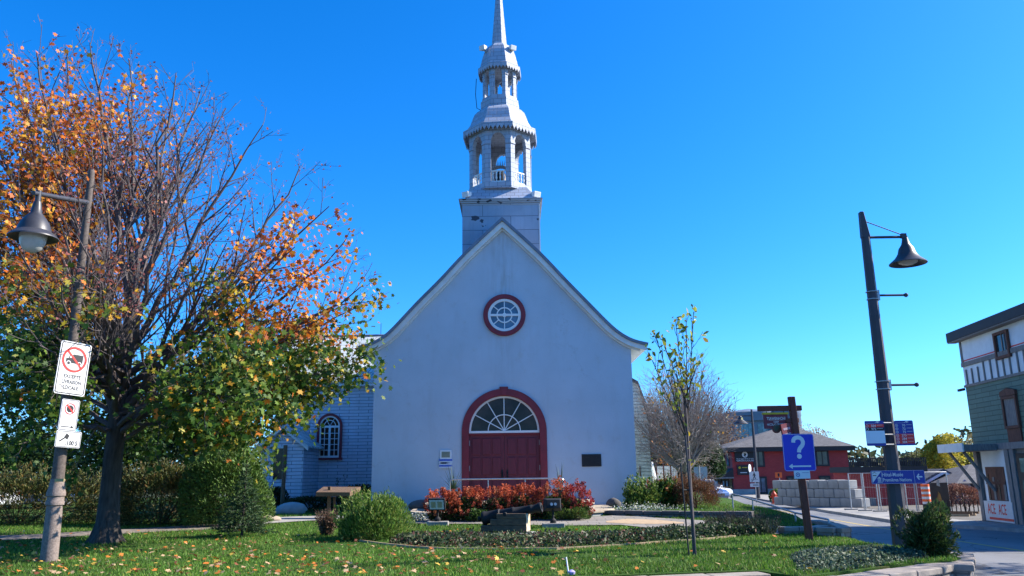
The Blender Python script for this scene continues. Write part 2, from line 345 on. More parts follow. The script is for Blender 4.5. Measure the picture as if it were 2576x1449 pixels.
def text(mb, body, cx, cz, y, w=None, h=None, d=.004, bold=.012):
    """flat letters standing in the local XZ plane, facing -Y, centred on (cx, cz)"""
    cu = bpy.data.curves.new('t', 'FONT'); cu.body = body; cu.align_x = 'LEFT'; cu.resolution_u = 3; cu.fill_mode = 'BOTH'; cu.offset = bold
    o = bpy.data.objects.new('t', cu); me = bpy.data.meshes.new_from_object(o)
    co = np.array([v.co[:] for v in me.vertices]); fs = [tuple(p.vertices) for p in me.polygons]
    bpy.data.objects.remove(o); bpy.data.curves.remove(cu); bpy.data.meshes.remove(me)
    lo, hi = co.min(0), co.max(0); sw = hi[0] - lo[0]; sh = hi[1] - lo[1]
    kx = w / sw if w else h / sh; kz = h / sh if h else kx
    mb.add([(cx + (p[0] - (lo[0] + hi[0]) / 2) * kx, y, cz + (p[1] - (lo[1] + hi[1]) / 2) * kz) for p in co], fs)
def frame_at(p, rz=0.0): return Matrix.Translation(p) @ Matrix.Rotation(rz, 4, 'Z')

# leaves: one mesh of many small faces with a colour each
SHAPES = {
 'maple': [(0, -.5), (.16, -.22), (.5, -.3), (.34, -.02), (.48, .22), (.2, .2), (0, .55), (-.2, .2), (-.48, .22), (-.34, -.02), (-.5, -.3), (-.16, -.22)],
 'leaf': [(0, -.5), (.26, -.1), (.18, .25), (0, .5), (-.18, .25), (-.26, -.1)],
 'diamond': [(0, -.5), (.28, 0), (0, .5), (-.28, 0)],
 'slim': [(0, -.5), (.11, 0), (0, .5), (-.11, 0)],
 'blade': [(-.09, 0), (.09, 0), (0, 1)],
}
def leafmesh(name, pos, direc, nrm, size, col, shape, m, parent=None, loc=None, bend=0.0):
    pos = np.asarray(pos, float); N = len(pos); d = np.asarray(direc, float); nr = np.asarray(nrm, float)
    d /= np.linalg.norm(d, axis=1, keepdims=True) + 1e-9
    sd = np.cross(d, nr); sd /= np.linalg.norm(sd, axis=1, keepdims=True) + 1e-9; nr = np.cross(sd, d)
    sh = np.array(SHAPES[shape]); k = len(sh)
    org = ORG[parent.name] if parent else Vector(loc or (0, 0, 0))
    size = np.broadcast_to(np.asarray(size, float), (N,))
    v = pos[:, None, :] + (sh[None, :, 0, None] * sd[:, None, :] + sh[None, :, 1, None] * d[:, None, :]) * size[:, None, None]
    if bend: v += nr[:, None, :] * (-(sh[None, :, 0, None] ** 2 + .5 * sh[None, :, 1, None] ** 2) * bend * size[:, None, None])
    v = (v - np.array(org)).reshape(-1, 3)
    me = bpy.data.meshes.new(name); me.vertices.add(N * k); me.vertices.foreach_set('co', v.ravel())
    me.loops.add(N * k); me.loops.foreach_set('vertex_index', np.arange(N * k, dtype=np.int32))
    me.polygons.add(N); me.polygons.foreach_set('loop_start', np.arange(0, N * k, k, dtype=np.int32))
    ca = me.color_attributes.new('Col', 'FLOAT_COLOR', 'POINT')
    cc = np.ones((N, k, 4)); cc[:, :, :3] = np.asarray(col)[:, None, :]; ca.data.foreach_set('color', cc.ravel())
    me.update(calc_edges=True); me.validate(); me.materials.append(m)
    o = bpy.data.objects.new(name, me); COL.objects.link(o)
    if parent: o.parent = parent
    else: o.location = org
    ORG[o.name] = org
    return o
def rdir(n): 
    d = rng.normal(size=(n, 3)); return d / np.linalg.norm(d, axis=1, keepdims=True)
def cols(n, palette, jit=.25):
    pal = np.array([p[:3] for p in palette]); wt = np.array([p[3] if len(p) > 3 else 1 for p in palette], float); wt /= wt.sum()
    c = pal[rng.choice(len(pal), n, p=wt)]
    return c * (1 + jit * (rng.random((n, 1)) * 2 - 1))
def bushpts(n, c, rad, lump=.18, shell=.5, nl=14, flat=0.0):
    """points through a lumpy ellipsoid, thicker near its skin; returns points and outward directions"""
    d = rdir(n); d[:, 2] = np.where(d[:, 2] < -.6, -d[:, 2], d[:, 2])
    lob = rdir(nl); amp = rng.random(nl) * .8 + .4
    g = (np.exp(6 * (d @ lob.T - 1)) * amp).sum(1); g = (g - g.mean()) / (g.std() + 1e-6)
    r = (1 + lump * g * .6) * (1 - shell * rng.random(n) ** 1.6)
    p = np.array(c) + d * np.array(rad) * r[:, None]
    return p, d
def bush(name, base, rad, label, cat, n, size, palette, shape='leaf', m='leaf', lump=.18, shell=.5, up=.4, group=None, stems=10, stem_m='stem', cz=None, shoots=0, sl_=.25):
    base = Vector(base); t = thing(name, base, label, cat, group)
    c = base + Vector((0, 0, cz if cz is not None else rad[2] * .85))
    p, d = bushpts(n, c, rad, lump, shell); keep = p[:, 2] > base.z + .01; p, d = p[keep], d[keep]; N = len(p)
    dd = d + rdir(N) * .8 + np.array([0, 0, up])
    if shoots:
        sp, sd_ = bushpts(shoots * 3, c, rad, lump, .05); k_ = np.nonzero(sd_[:, 2] > .0)[0][:shoots]; ln = sl_ * (.5 + rng.random(len(k_)))
        q = np.repeat(sp[k_], 16, 0); ax_ = np.repeat(sd_[k_] * .5 + np.array([0, 0, .9]) + rng.normal(size=(len(k_), 3)) * .2, 16, 0); ln = np.repeat(ln, 16)[:, None]; u_ = rng.random((len(q), 1)); q = q + ax_ * ln * (u_ * 1.2 - .25) + rng.normal(size=q.shape) * .02
        p = np.concatenate([p, q]); dd = np.concatenate([dd, ax_ * .7 + rdir(len(q)) * .8]); d = np.concatenate([d, ax_]); N = len(p)
    leafmesh('foliage', p, dd, rdir(N) + d * .6, size * (.6 + .8 * rng.random(N)), cols(N, palette, .35), shape, M[m], t, bend=.3)
    mb = MB()
    for i in range(stems):
        a = rnd.random() * 6.28; q = rnd.random() * .75
        tip = c + Vector((math.cos(a) * rad[0] * q, math.sin(a) * rad[1] * q, rad[2] * (.2 + .6 * rnd.random())))
        st = base + Vector((math.cos(a) * rad[0] * .15 * q, math.sin(a) * rad[1] * .15 * q, -.03))
        mid = st.lerp(tip, .5) + Vector((rnd.uniform(-.05, .05), rnd.uniform(-.05, .05), .05))
        mb.tube([st, mid, tip], [.016 + rad[2] * .006, .012, .005], 5)
    mb.build('stem', M[stem_m], t, uv=False)
    return t

# branching trees
class Tree:
    def __init__(s, seed): s.r = random.Random(seed); s.limbs = MB(); s.trunk = MB(); s.tips = []; s.nodes = []
    def branch(s, p, d, L, r0, lvl, maxl, spec):
        sp = spec[lvl]; r = s.r; n = sp['seg']; pts = [Vector(p)]; d = Vector(d).normalized(); rad = [r0]
        for i in range(n):
            d = (d + Vector((r.gauss(0, 1), r.gauss(0, 1), r.gauss(0, 1))) * sp['wob'] + Vector((0, 0, 1)) * sp['trop']).normalized()
            pts.append(pts[-1] + d * (L / n)); rad.append(max(r0 * (1 - (i + 1) / n * sp['tap']), sp.get('rmin', .003)))
        s.limbs.tube(pts, rad, sp['sides'], caps=False)
        if lvl >= 1: s.nodes.append((pts[-1], d.copy(), lvl))
        if lvl == maxl: return
        cnt = max(1, int(L / sp['gap'])); nx = spec[lvl + 1]; ph = r.random() * 6.28
        for i in range(cnt):
            t = lerp(sp['t0'], 1.0, (i + r.random() * .8) / cnt); k = min(int(t * n), n - 1); u = t * n - k
            q = pts[k].lerp(pts[k + 1], u); ax = (pts[k + 1] - pts[k]).normalized()
            ph += 2.4 + r.uniform(-.5, .5); o = ax.orthogonal().normalized(); o = Matrix.Rotation(ph, 3, ax) @ o
            an = R(nx['ang'] + r.uniform(-10, 12)); nd_ = ax * math.cos(an) + o * math.sin(an)
            ll = (L * (1 - t) * nx['rel'] + nx['base']) * r.uniform(.7, 1.25)
            s.branch(q, nd_, ll, max(lerp(rad[k], rad[k + 1], u) * .6, nx.get('rmin', .003) * 1.2) if lvl < 2 else nx.get('rmin', .003) * 1.4, lvl + 1, maxl, spec)

# ================================================================ SETTING
def zr(y): return -.32 - .42 * min(1, max(0, (y - 16) / 64))            # street level falls away gently
def Redge(y): return interp(y, [(14.6, 6.4), (15.1, 8.0), (16.2, 8.3), (19, 7.9), (20.6, 8.1), (22.5, 8.5), (27, 8.75), (34, 9.6), (41.7, 10.7), (62, 12.9), (90, 17)])
def Fedge(x): return interp(x, [(-45, 12.6), (.5, 13.1), (1.0, 13.45), (4.22, 14.15), (4.3, 13.1), (6.4, 14.55)])
WALL_A, WALL_B = Vector((2.6, 28.0, 0)), Vector((7.4, 25.4, 0))           # low dark wall beside the path
def upper(x, y):                                                        # on the raised strip behind that wall?
    if x < 2.6: return 0
    yy = lerp(WALL_A.y, WALL_B.y, (x - 2.6) / 4.8) if x < 7.4 else 25.4
    return 1 if y > yy else 0
def hl(x, y):
    z = .22 * sstep(20, 27.5, y) + .03 * math.sin(x * .7 + 1) * math.sin(y * .5) * sstep(12, 15, y)
    if upper(x, y): z += .13 * sstep(0, 1.5, Redge(y) + .5 - x) 
    if 4.3 < x < 8.3 and y < 15.6: z += .0
    return z
mb = MB()
ys = [-30, 0, 10, 16, 30, 50, 80, 120, 250, 1500]; xs = [-1500, -200, -50, 0, 30, 60, 200, 1500]
mb.add([(x, y, zr(y) - .05) for y in ys for x in xs], [(i * 8 + j, i * 8 + j + 1, (i + 1) * 8 + j + 1, (i + 1) * 8 + j) for i in range(len(ys) - 1) for j in range(7)])
tag(mb.build('ground', M['far_ground']), kind='structure')
mb = MB(); yy = [14.6 + i * .4 for i in range(46)] + [33.5 + i * 2 for i in range(16)]; nx = 150
tt = [1 - (1 - j / nx) ** 1.7 for j in range(nx + 1)]
for y in yy:
    for t in tt:
        x = lerp(-48, Redge(y), t); mb.v.append(Vector((x, y, hl(x, y) if t < 1 else hl(x, y) * .4 - .0)))
for i in range(len(yy) - 1):
    for j in range(nx): a = i * (nx + 1) + j; mb.f.append((a, a + 1, a + nx + 2, a + nx + 1))
o0 = len(mb.v); xs = [-48, -30, -20] + [-14 + i * .4 for i in range(52)]
for x in xs:
    f = Fedge(x)
    for k in range(5): y = lerp(f, 14.6, k / 4); mb.v.append(Vector((x, y, hl(x, y))))
    mb.v.append(Vector((x, f, -.5)))
for i in range(len(xs) - 1):
    a = o0 + i * 6; b = a + 6
    for k in range(4): mb.f.append((a + k, b + k, b + k + 1, a + k + 1))
    mb.f.append((a + 5, b + 5, b, a))
# skirt along the road side
o1 = len(mb.v)
for y in yy: x = Redge(y); mb.v.append(Vector((x, y, hl(x, y) * .4))); mb.v.append(Vector((x + .05, y, zr(y) - .1)))
for i in range(len(yy) - 1): a = o1 + i * 2; mb.f.append((a, a + 1, a + 3, a + 2))
lawn = tag(mb.build('lawn', M['lawn'], smooth=True), kind='structure')
# road
def RRt(y): return interp(y, [(12, 30), (20, 26), (22, 17.5), (26, 15.6), (31.2, 14.3), (41.7, 15.5), (62, 18.6), (80, 21.5), (130, 30)])
mb = MB(); yy = [-4, 4, 10, 12, 14, 16, 18, 20, 21, 22, 24, 26, 29, 32, 36, 42, 50, 62, 80, 105, 130]
for y in yy:
    l = Redge(y) - .3 if y > 16 else -45
    mb.v += [Vector((lerp(l, RRt(y), t), y, zr(y) + .02)) for t in (0, .25, .5, .75, 1)]
for i in range(len(yy) - 1):
    for j in range(4): a = i * 5 + j; mb.f.append((a, a + 1, a + 6, a + 5))
tag(mb.build('road', M['asphalt']), kind='structure')
# far pavement and the yard behind it
mb = MB(); yy = [22, 26, 31.2, 36, 41.7, 50, 62, 80]
for y in yy:
    x = RRt(y); z = zr(y)
    mb.v += [Vector((x, y, z - .02)), Vector((x + .02, y, z + .13)), Vector((x + .22, y, z + .135)), Vector((x + 2.2, y, z + .15)), Vector((x + 45, y + .2 * y, z + .15))]
for i in range(len(yy) - 1):
    for j in range(3): a = i * 5 + j; mb.f.append((a, a + 1, a + 6, a + 5))
tag(mb.build('pavement', M['concrete']), kind='structure')
mb2 = MB(); mb2.v = [v + Vector((0, 0, -.004)) for v in mb.v]
for i in range(len(yy) - 1): a = i * 5 + 3; mb2.f.append((a, a + 1, a + 6, a + 5))
tag(mb2.build('yard', M['earth']), kind='structure')
# painted centre line
def roadpt(px, py):
    z = -.35
    for _ in range(6): g = G(px, py, z); z = zr(g.y) + .024
    return g
def line_strip(pts, wdt, name, m):
    mb = MB()
    for i, p in enumerate(pts):
        d = (pts[min(i + 1, len(pts) - 1)] - pts[max(i - 1, 0)]).normalized(); s = Vector((d.y, -d.x, 0)) * wdt / 2
        mb.v += [p - s, p + s]
    mb.f = [(2 * i, 2 * i + 1, 2 * i + 3, 2 * i + 2) for i in range(len(pts) - 1)]
    return tag(mb.build(name, m), kind='structure')
raw = [roadpt(*q) for q in ((2700, 1404), (2576, 1386), (2398, 1359), (2144, 1316), (2012, 1293), (1905, 1276), (1810, 1262))]
cl = []
for a, b in zip(raw, raw[1:]):
    for k in range(6): q = a.lerp(b, k / 6); q.z = zr(q.y) + .024; cl.append(q)
line_strip(cl, .13, 'centre_line', M['yellow_line'])
mb = MB()
for k in range(2): q = roadpt(1862 + 22 * k, 1246.5); mb.box(q.x - .5, q.x + .3, q.y - .12, q.y + .12, q.z, q.z + .004)
tag(mb.build('crossing_mark', M['yellow_line']), kind='structure')
# pale kerb along the church side of the road
mb = MB(); yy = [24, 26, 28, 31, 35, 40, 50, 62, 80]
for i in range(len(yy) - 1):
    y0, y1 = yy[i], yy[i + 1]; x0, x1 = Redge(y0), Redge(y1); z0, z1 = hl(x0, y0) * .4 + .012, hl(x1, y1) * .4 + .012
    mb.add([(x0 - .02, y0, z0), (x0 + .2, y0, z0), (x1 + .2, y1, z1), (x1 - .02, y1, z1), (x0 - .02, y0, zr(y0)), (x0 + .2, y0, zr(y0)), (x1 + .2, y1, zr(y1)), (x1 - .02, y1, zr(y1))],
           [(0, 1, 2, 3), (1, 5, 6, 2), (0, 3, 7, 4), (0, 4, 5, 1), (3, 2, 6, 7)])
tag(mb.build('kerb', M['concrete']), kind='structure')
# paved path to the church door and the narrow walk behind the maple
def lp(px, py, dz=.006):
    z = .1
    for _ in range(8): g = G(px, py, z); z = .22 * sstep(20, 27.5, g.y) + .03 * math.sin(g.x * .7 + 1) * math.sin(g.y * .5) * sstep(12, 15, g.y)
    return Vector((g.x, g.y, z + dz))
def sheet(name, near, far, m, dz=.012, n=4, kind='structure'):
    mb = MB(); k = len(near)
    a = [lp(*q) for q in near]; b = [lp(*q) for q in far]
    def dens(pl):
        out = []
        for u, v in zip(pl, pl[1:]): out += [u.lerp(v, i / 5) for i in range(5)]
        return out + [pl[-1]]
    a, b = dens(a), dens(b); k = len(a)
    for i in range(n + 1):
        for u, v in zip(a, b):
            q = u.lerp(v, i / n); q.z = .22 * sstep(20, 27.5, q.y) + .03 * math.sin(q.x * .7 + 1) * math.sin(q.y * .5) * sstep(12, 15, q.y) + dz; mb.v.append(q)
    for i in range(n):
        for j in range(k - 1): c = i * k + j; mb.f.append((c, c + 1, c + k + 1, c + k))
    return tag(mb.build(name, m), kind=kind)
sheet('path', [(1000, 1319), (1230, 1319), (1420, 1321), (1560, 1322), (1640, 1331), (1760, 1336), (1960, 1346)], [(1000, 1308), (1230, 1308), (1420, 1308), (1560, 1298), (1640, 1304), (1760, 1311), (1960, 1326)], M['paver'], .03)
sheet('path', [(560, 1329), (660, 1318), (760, 1312), (900, 1306)], [(560, 1318), (660, 1304), (760, 1300), (900, 1296)], M['concrete'], .02)
sheet('path', [(-60, 1363), (90, 1357), (240, 1347), (400, 1337), (560, 1327)], [(-60, 1350), (90, 1345), (240, 1336), (400, 1327), (560, 1317)], mat('dusty_brown_walk', (.23, .19, .155), .95, .5, 3, .6, 20), .012)
sheet('path_inlay', [(1525, 1316), (1580, 1320), (1650, 1321), (1720, 1320)], [(1525, 1313), (1580, 1308), (1650, 1310), (1720, 1317)], M['paver_tan'], .036)

# ================================================================ CHURCH
YF = 32.0; zb = .45
def q2(px, py, Y=YF): v = P(px, py, Y); return (v.x, v.z)
CX = q2(1268.5, 1085)[0]
church = thing('church', (CX, YF, zb), 'white stucco village church with bell-cast gable, red arched door and shingled steeple', 'church')
zl = lambda a, b: q2((1400 + a / 2.229) / 1.59, (850 + b / 2.229) / 1.59, 31.7)
zrr = lambda a, b: q2((2000 + a / 2.229) / 1.59, (850 + b / 2.229) / 1.59, 31.7)
left = [zl(*p) for p in ((55, 1192), (150, 1168), (225, 1138), (300, 1092), (370, 1030), (450, 946), (600, 786), (800, 586), (1022, 350), (1355, 38))]
right = [zrr(*p) for p in ((350, 338), (600, 598), (830, 833), (950, 955), (1040, 1037), (1125, 1095), (1210, 1133), (1323, 1160))]
prof = left + right
def smooth_poly(pl, corner):
    def seg(p):
        out = []
        for i in range(len(p) - 1):
            p0, p1, p2, p3 = p[max(i - 1, 0)], p[i], p[i + 1], p[min(i + 2, len(p) - 1)]
            for k in range(4):
                t = k / 4; f = lambda a, b, c, d: .5 * (2 * b + (c - a) * t + (2 * a - 5 * b + 4 * c - d) * t * t + (3 * b - a - 3 * c + d) * t ** 3)
                out.append((f(p0[0], p1[0], p2[0], p3[0]), f(p0[1], p1[1], p2[1], p3[1])))
        return out + [p[-1]]
    return seg(pl[:corner + 1])[:-1] + seg(pl[corner:])
prof = smooth_poly(prof, 9); NP = len(prof); ci = 9 * 4
def offs(pl, d):
    out = []
    for i, p in enumerate(pl):
        a = pl[max(i - 1, 0)]; b = pl[min(i + 1, len(pl) - 1)]
        if i == ci: out.append((p[0], p[1] - d * 1.42)); continue
        tx, tz = b[0] - a[0], b[1] - a[1]; L = math.hypot(tx, tz); out.append((p[0] + tz / L * d, p[1] - tx / L * d))
    return out
p12, p13, p30, p36 = offs(prof, .11), offs(prof, .112), offs(prof, .30), offs(prof, .37)
roof = MB().strip(prof, p12, 31.68, 52).build('roof', M['roof_edge'], church)
MB().strip(offs(prof, .114), p30, 31.76, 31.86).build('bargeboard', M['white'], roof)
MB().strip(offs(prof, .16), offs(prof, .235), 31.862, 51.9).build('soffit', M['white'], roof)
MB().strip(offs(prof, .24)[2:-2], p36[2:-2], 31.90, 31.996).build('moulding', M['white'], roof)
xl0, xl1 = q2(931, 1268)[0], q2(944, 900)[0]; xr0, xr1 = q2(1604, 1263)[0], q2(1588, 880)[0]
xl = (xl0 + xl1) / 2; xr = (xr0 + xr1) / 2
inner = [p for p in offs(prof, .24) if xl < p[0] < xr]
aw = abs(q2(1376, 1085)[0] - q2(1162, 1085)[0]) / 2; ai = abs(q2(1358, 1085)[0] - q2(1180, 1085)[0]) / 2; az = q2(1269, 1085)[1]
notch = [(CX + aw, zb - .3)] + arc(CX, az, aw, 0, 180, 32) + [(CX - aw, zb - .3)]
outl = [(xl, zb - .3), (xl, inner[0][1])] + inner + [(xr, inner[-1][1]), (xr, zb - .3)]
wall = MB().prism(outl + notch, YF, YF + .35)
wall.box(xl, xl + .3, YF + .352, 50, zb - .3, inner[0][1] - .05); wall.box(xr - .3, xr, YF + .352, 50, zb - .3, inner[-1][1] - .05); wall.box(xl + .301, xr - .301, 49.7, 50, zb - .3, 7)
wall.box(CX - aw - .2, CX + aw + .2, YF + .351, YF + .6, zb - .3, az + aw + .3)
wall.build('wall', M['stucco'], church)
# door surround, door leaves, fanlight
fr = MB().strip([(CX - aw + .003, zb)] + arc(CX, az, aw - .003, 180, 0, 36) + [(CX + aw - .003, zb)], [(CX - ai, zb)] + arc(CX, az, ai, 180, 0, 36) + [(CX + ai, zb)], YF - .07, YF + .30)
kz = q2(1269, 973)[1]; fr.prism([(CX - .17, kz), (CX + .17, kz), (CX + .17, kz - .07), (CX + .12, kz - .09), (CX + .09, az + ai + .01), (CX - .09, az + ai + .01), (CX - .12, kz - .09), (CX - .17, kz - .07)], YF - .10, YF + .1)
fr.box(CX - ai, CX + ai, YF + .06, YF + .28, az - .13, az - .06)
fr.build('door_frame', M['red'], church, bevel=.015)
dz0, dz1 = zb + .12, az - .131
for s in (-1, 1):
    d = MB(); x0, x1 = (CX - ai, CX - .006) if s < 0 else (CX + .006, CX + ai); d.box(x0, x1, YF + .13, YF + .19, dz0, dz1)
    door = d.build('door', M['door_red'], church)
    pn = MB(); W = x1 - x0
    for i in range(3):
        for a, b in ((.05, .36), (.40, .66), (.70, .95)):
            u0 = x0 + W * (.08 + i * .29); pn.box(u0, u0 + W * .24, YF + .095, YF + .131, lerp(dz0, dz1, a), lerp(dz0, dz1, b))
    pn.build('panel', M['door_red'], door, bevel=.02)
    hz = q2(1269, 1194)[1]; MB().box(CX + s * .10 - .035, CX + s * .10 + .035, YF + .07, YF + .093, hz - .18, hz + .18).tube([(CX + s * .10, YF + .075, hz - .1), (CX + s * .10, YF + .03, hz - .07), (CX + s * .10, YF + .03, hz + .07), (CX + s * .10, YF + .075, hz + .1)], .014, 6).build('handle', M['iron'], door)
    for f in (.1, .5, .88):
        zz = lerp(dz0, dz1, f); MB().tube([(CX + s * (ai - .015), YF + .11, zz - .1), (CX + s * (ai - .015), YF + .11, zz + .1)], .017, 8).build('hinge', M['galv'], door)
g = MB().prism([(CX - ai + .02, az)] + [p for p in arc(CX, az, ai - .02, 180, 0, 30)] , YF + .17, YF + .2)
fan = g.build('fanlight', M['glass_brown'], church)
f = MB(); r0 = ai - .002; wf = .075
f.strip([(CX - r0, az - .0)] + arc(CX, az, r0, 178, 2, 32) + [(CX + r0, az)], [(CX - r0 + wf, az)] + arc(CX, az, r0 - wf, 178, 2, 32) + [(CX + r0 - wf, az)], YF + .07, YF + .165)
f.box(CX - r0, CX + r0, YF + .068, YF + .166, az - .058, az + .03); f.build('frame', M['white_clean'], fan, bevel=.006)
f = MB()
for a in (30, 60, 90, 120, 150):
    c, s = math.cos(R(a)), math.sin(R(a)); e = .017
    f.prism([(CX + s * e, az + .03 - c * e), (CX + c * (r0 - wf + .01) + s * e, az + s * (r0 - wf + .01) - c * e), (CX + c * (r0 - wf + .01) - s * e, az + s * (r0 - wf + .01) + c * e), (CX - s * e, az + .03 + c * e)], YF + .10 + a * .00001, YF + .168)
rm = r0 * .47; f.strip(arc(CX, az + .02, rm, 180, 0, 24), arc(CX, az + .02, rm - .034, 180, 0, 24), YF + .097, YF + .167); f.build('muntins', M['white_clean'], fan)
# round window
wx, wz = q2(1269, 793); ro = 55 * MPP(YF) * .985
rw = MB().prism(circle(wx, wz, ro * .70, 40), YF - .02, YF + .02).build('round_window', M['glass_blue'], church)
MB().strip(circle(wx, wz, ro, 56), circle(wx, wz, ro * .785, 56), YF - .11, YF + .03, True).build('surround', M['red'], rw, bevel=.015)
MB().strip(circle(wx, wz, ro * .783, 56), circle(wx, wz, ro * .655, 56), YF - .07, YF + .03, True).build('frame', M['white_clean'], rw, bevel=.008)
f = MB(); f.box(wx - ro * .66, wx + ro * .66, YF - .075, YF - .021, wz - .045, wz + .045); f.box(wx - .018, wx + .018, YF - .06, YF - .022, wz - ro * .66, wz + ro * .66)
f.strip(circle(wx, wz, ro * .38, 32), circle(wx, wz, ro * .325, 32), YF - .058, YF - .021, True)
f.prism(circle(wx, wz, .085, 16), YF - .085, YF - .022)
for a in (40, 140, 220, 320):
    c, s = math.cos(R(a)), math.sin(R(a)); e = .018; a0, a1 = ro * .37, ro * .665
    f.prism([(wx + c * a0 + s * e, wz + s * a0 - c * e), (wx + c * a1 + s * e, wz + s * a1 - c * e), (wx + c * a1 - s * e, wz + s * a1 + c * e), (wx + c * a0 - s * e, wz + s * a0 + c * e)], YF - .055, YF - .0215)
f.build('muntins', M['white_clean'], rw)
# ---- tower: square base, belfry, lantern, spire
YT = 34.4; mt = YT / FPX * 1.02
def tz(px, py): return P(px, py, YT).z
TX = P(1260, 480, YT).x; hb = abs(P(1357, 560, 33).x - P(1163, 560, 33).x) / 2; TY = 33 + hb; YT = TY
tx = (P(1357, 560, 33).x + P(1163, 560, 33).x) / 2
z0, z1 = 8.2, P(1260, 515, 33).z
tb = MB().box(tx - hb, tx + hb, TY - hb, TY + hb, z0, z1).build('tower_base', M['tin_sheet'], church)
MB().box(tx + hb - .02, tx + hb + .03, TY - hb - .02, TY - hb + .1, z0, z1 - .01).build('corner_board', M['white'], tb)
zc = P(1260, 502, 33).z + .02
cm = MB()
for k, (e, a, b) in enumerate(((.03, 0, .3), (.07, .3, .55), (.11, .55, .8), (.15, .8, 1.0))): cm.box(tx - hb - e, tx + hb + e, TY - hb - e, TY + hb + e, lerp(z1 - .001, zc, a), lerp(z1 - .001, zc, b) - .001)
cm.build('cornice', mat_courses('peeling_cornice_paint', (.50, .52, .56), (.1, .1, .12), 5, .09, .01, patch=(.05, .055, .07), patch_amt=.6), tb)
def octa(ap): return ap / math.cos(R(22.5))
ORO = R(-4.0); ROT8 = R(22.5) + ORO
def scale_at(py): return (P(1270, py, TY) - P(1260, py, TY)).x / 10
def zt(py): return P(1260, py, TY).z
def axx(py): return tx
a1 = 75.5 * scale_at(430)
zf = zt(487)
MB().lathe([(hb * 1.38, zc - .0), (octa(a1) + .12, zf - .12)], (tx, TY, 0), 4, R(45)).build('tower_deck', M['tin'], tb)
belf = MB(); belf.lathe([(octa(a1) + .02, zf - .2), (octa(a1) + .02, zf + .06)], (tx, TY, 0), 8, ROT8)
def arch_panels(mb, ap, zlo, zspring, zarch, ztop, openfrac, th, yb=0):
    wd = 2 * ap * math.tan(R(22.5)); ow = wd * openfrac / 2; e = th * math.tan(R(22.5))
    for k in range(8):
        th_ = R(-90 + 45 * k) + ORO
        mb.M = Matrix.Translation((tx, TY, 0)) @ Matrix.Rotation(th_ + R(90), 4, 'Z') @ Matrix.Translation((0, -ap, 0))
        rise = zarch - zspring; h = wd / 2 - .002
        arcp = [(ow * math.cos(R(a)), zspring + rise * math.sin(R(a))) for a in range(0, 181, 12)]
        n = len(arcp)
        pts = [(h, zlo), (h, ztop), (-h, ztop), (-h, zlo), (-ow, zlo)] + arcp[::-1] + [(ow, zlo)]
        mb.prism(pts, 0, th)
        for s in (-1, 1): mb.box(s * (ow + h) / 2 - (h - ow) / 2 - .012, s * (ow + h) / 2 + (h - ow) / 2 - .0 + .012 * (s < 0), -.03, .0, zspring - .05, zspring + .02)
        mb.M = Matrix.Identity(4)
zs1, za1, zw1 = zt(388), zt(366), zt(330)
arch_panels(belf, a1, zf, zs1, za1 + .06, zw1, .58, .2)
belf_o = belf.build('belfry', M['tin'], church)
MB().lathe([(octa(a1) - .25, zw1 - .25), (octa(a1) - .25, zw1 - .05)], (tx, TY, 0), 8, ROT8).build('ceiling', M['wood_grey'], belf_o)
rr = 16 * scale_at(470) * 1.0
for k in (-1, 0, 1, 2, 3, 4, 5, 6):
    th_ = R(-90 + 45 * k) + ORO; rl = MB(); rl.M = Matrix.Translation((tx, TY, 0)) @ Matrix.Rotation(th_ + R(90), 4, 'Z') @ Matrix.Translation((0, -a1 + .08, 0))
    ow = a1 * math.tan(R(22.5)) * .58; zt0, zt1 = zf + .08, zf + .62
    rl.box(-ow, ow, -.03, .03, zt1 - .05, zt1); rl.box(-ow, ow, -.03, .03, zt0, zt0 + .05)
    for j in range(4):
        x = lerp(-ow, ow, (j + .5) / 4); h = zt1 - zt0 - .1
        rl.lathe([(.03, .0), (.02, .12 * h), (.042, .35 * h), (.022, .6 * h), (.04, .8 * h), (.02, .92 * h), (.03, h)], (x, 0, zt0 + .05), 8)
    rl.build('railing', M['white'], belf_o)
def skirt_roof(name, prof_px, cap_py, teeth_len, nteeth, m, drop):
    # profile given as (half width in photo px, photo y) on the steeple axis
    pr = [(octa(hw * scale_at(py)), zt(py)) for hw, py in prof_px]
    o = MB().lathe(pr, (tx, TY, 0), 8, ROT8).build(name, m, church)
    ap = prof_px[0][0] * scale_at(prof_px[0][1]); zz = pr[0][1]; t = MB(); w8 = ap * math.tan(R(22.5))
    for k in range(8):
        t.M = Matrix.Translation((tx, TY, 0)) @ Matrix.Rotation(R(45 * k) + ORO, 4, 'Z') @ Matrix.Translation((0, -ap, 0))
        pts = [(-w8, zz + .06)]
        for i in range(nteeth):
            u0, u1 = lerp(-w8, w8, i / nteeth), lerp(-w8, w8, (i + 1) / nteeth)
            pts += [(u0 + .001, zz - teeth_len * .35), ((u0 + u1) / 2, zz - teeth_len), (u1 - .001, zz - teeth_len * .35)]
        pts += [(w8, zz + .06)]
        t.prism(pts[::-1], -.02, .02)
    t.M = Matrix.Identity(4); t.build('lambrequin', M['tin'], o)
    return o
skirt_roof('belfry_roof', [(88.5, 346), (80, 338), (72, 325), (66, 308), (62, 298), (55, 290), (47.5, 284)], 284, .3, 7, M['tin'], 0)
a2 = 41.5 * scale_at(215)
lan = MB(); lan.lathe([(octa(46.7 * scale_at(270)), zt(286)), (octa(46.7 * scale_at(270)), zt(264)), (octa(43.5 * scale_at(262)), zt(263)), (octa(43 * scale_at(258)), zt(256))], (tx, TY, 0), 8, ROT8)
arch_panels(lan, a2, zt(257), zt(204), zt(190), zt(172), .52, .13)
lan.build('lantern', M['tin'], church)
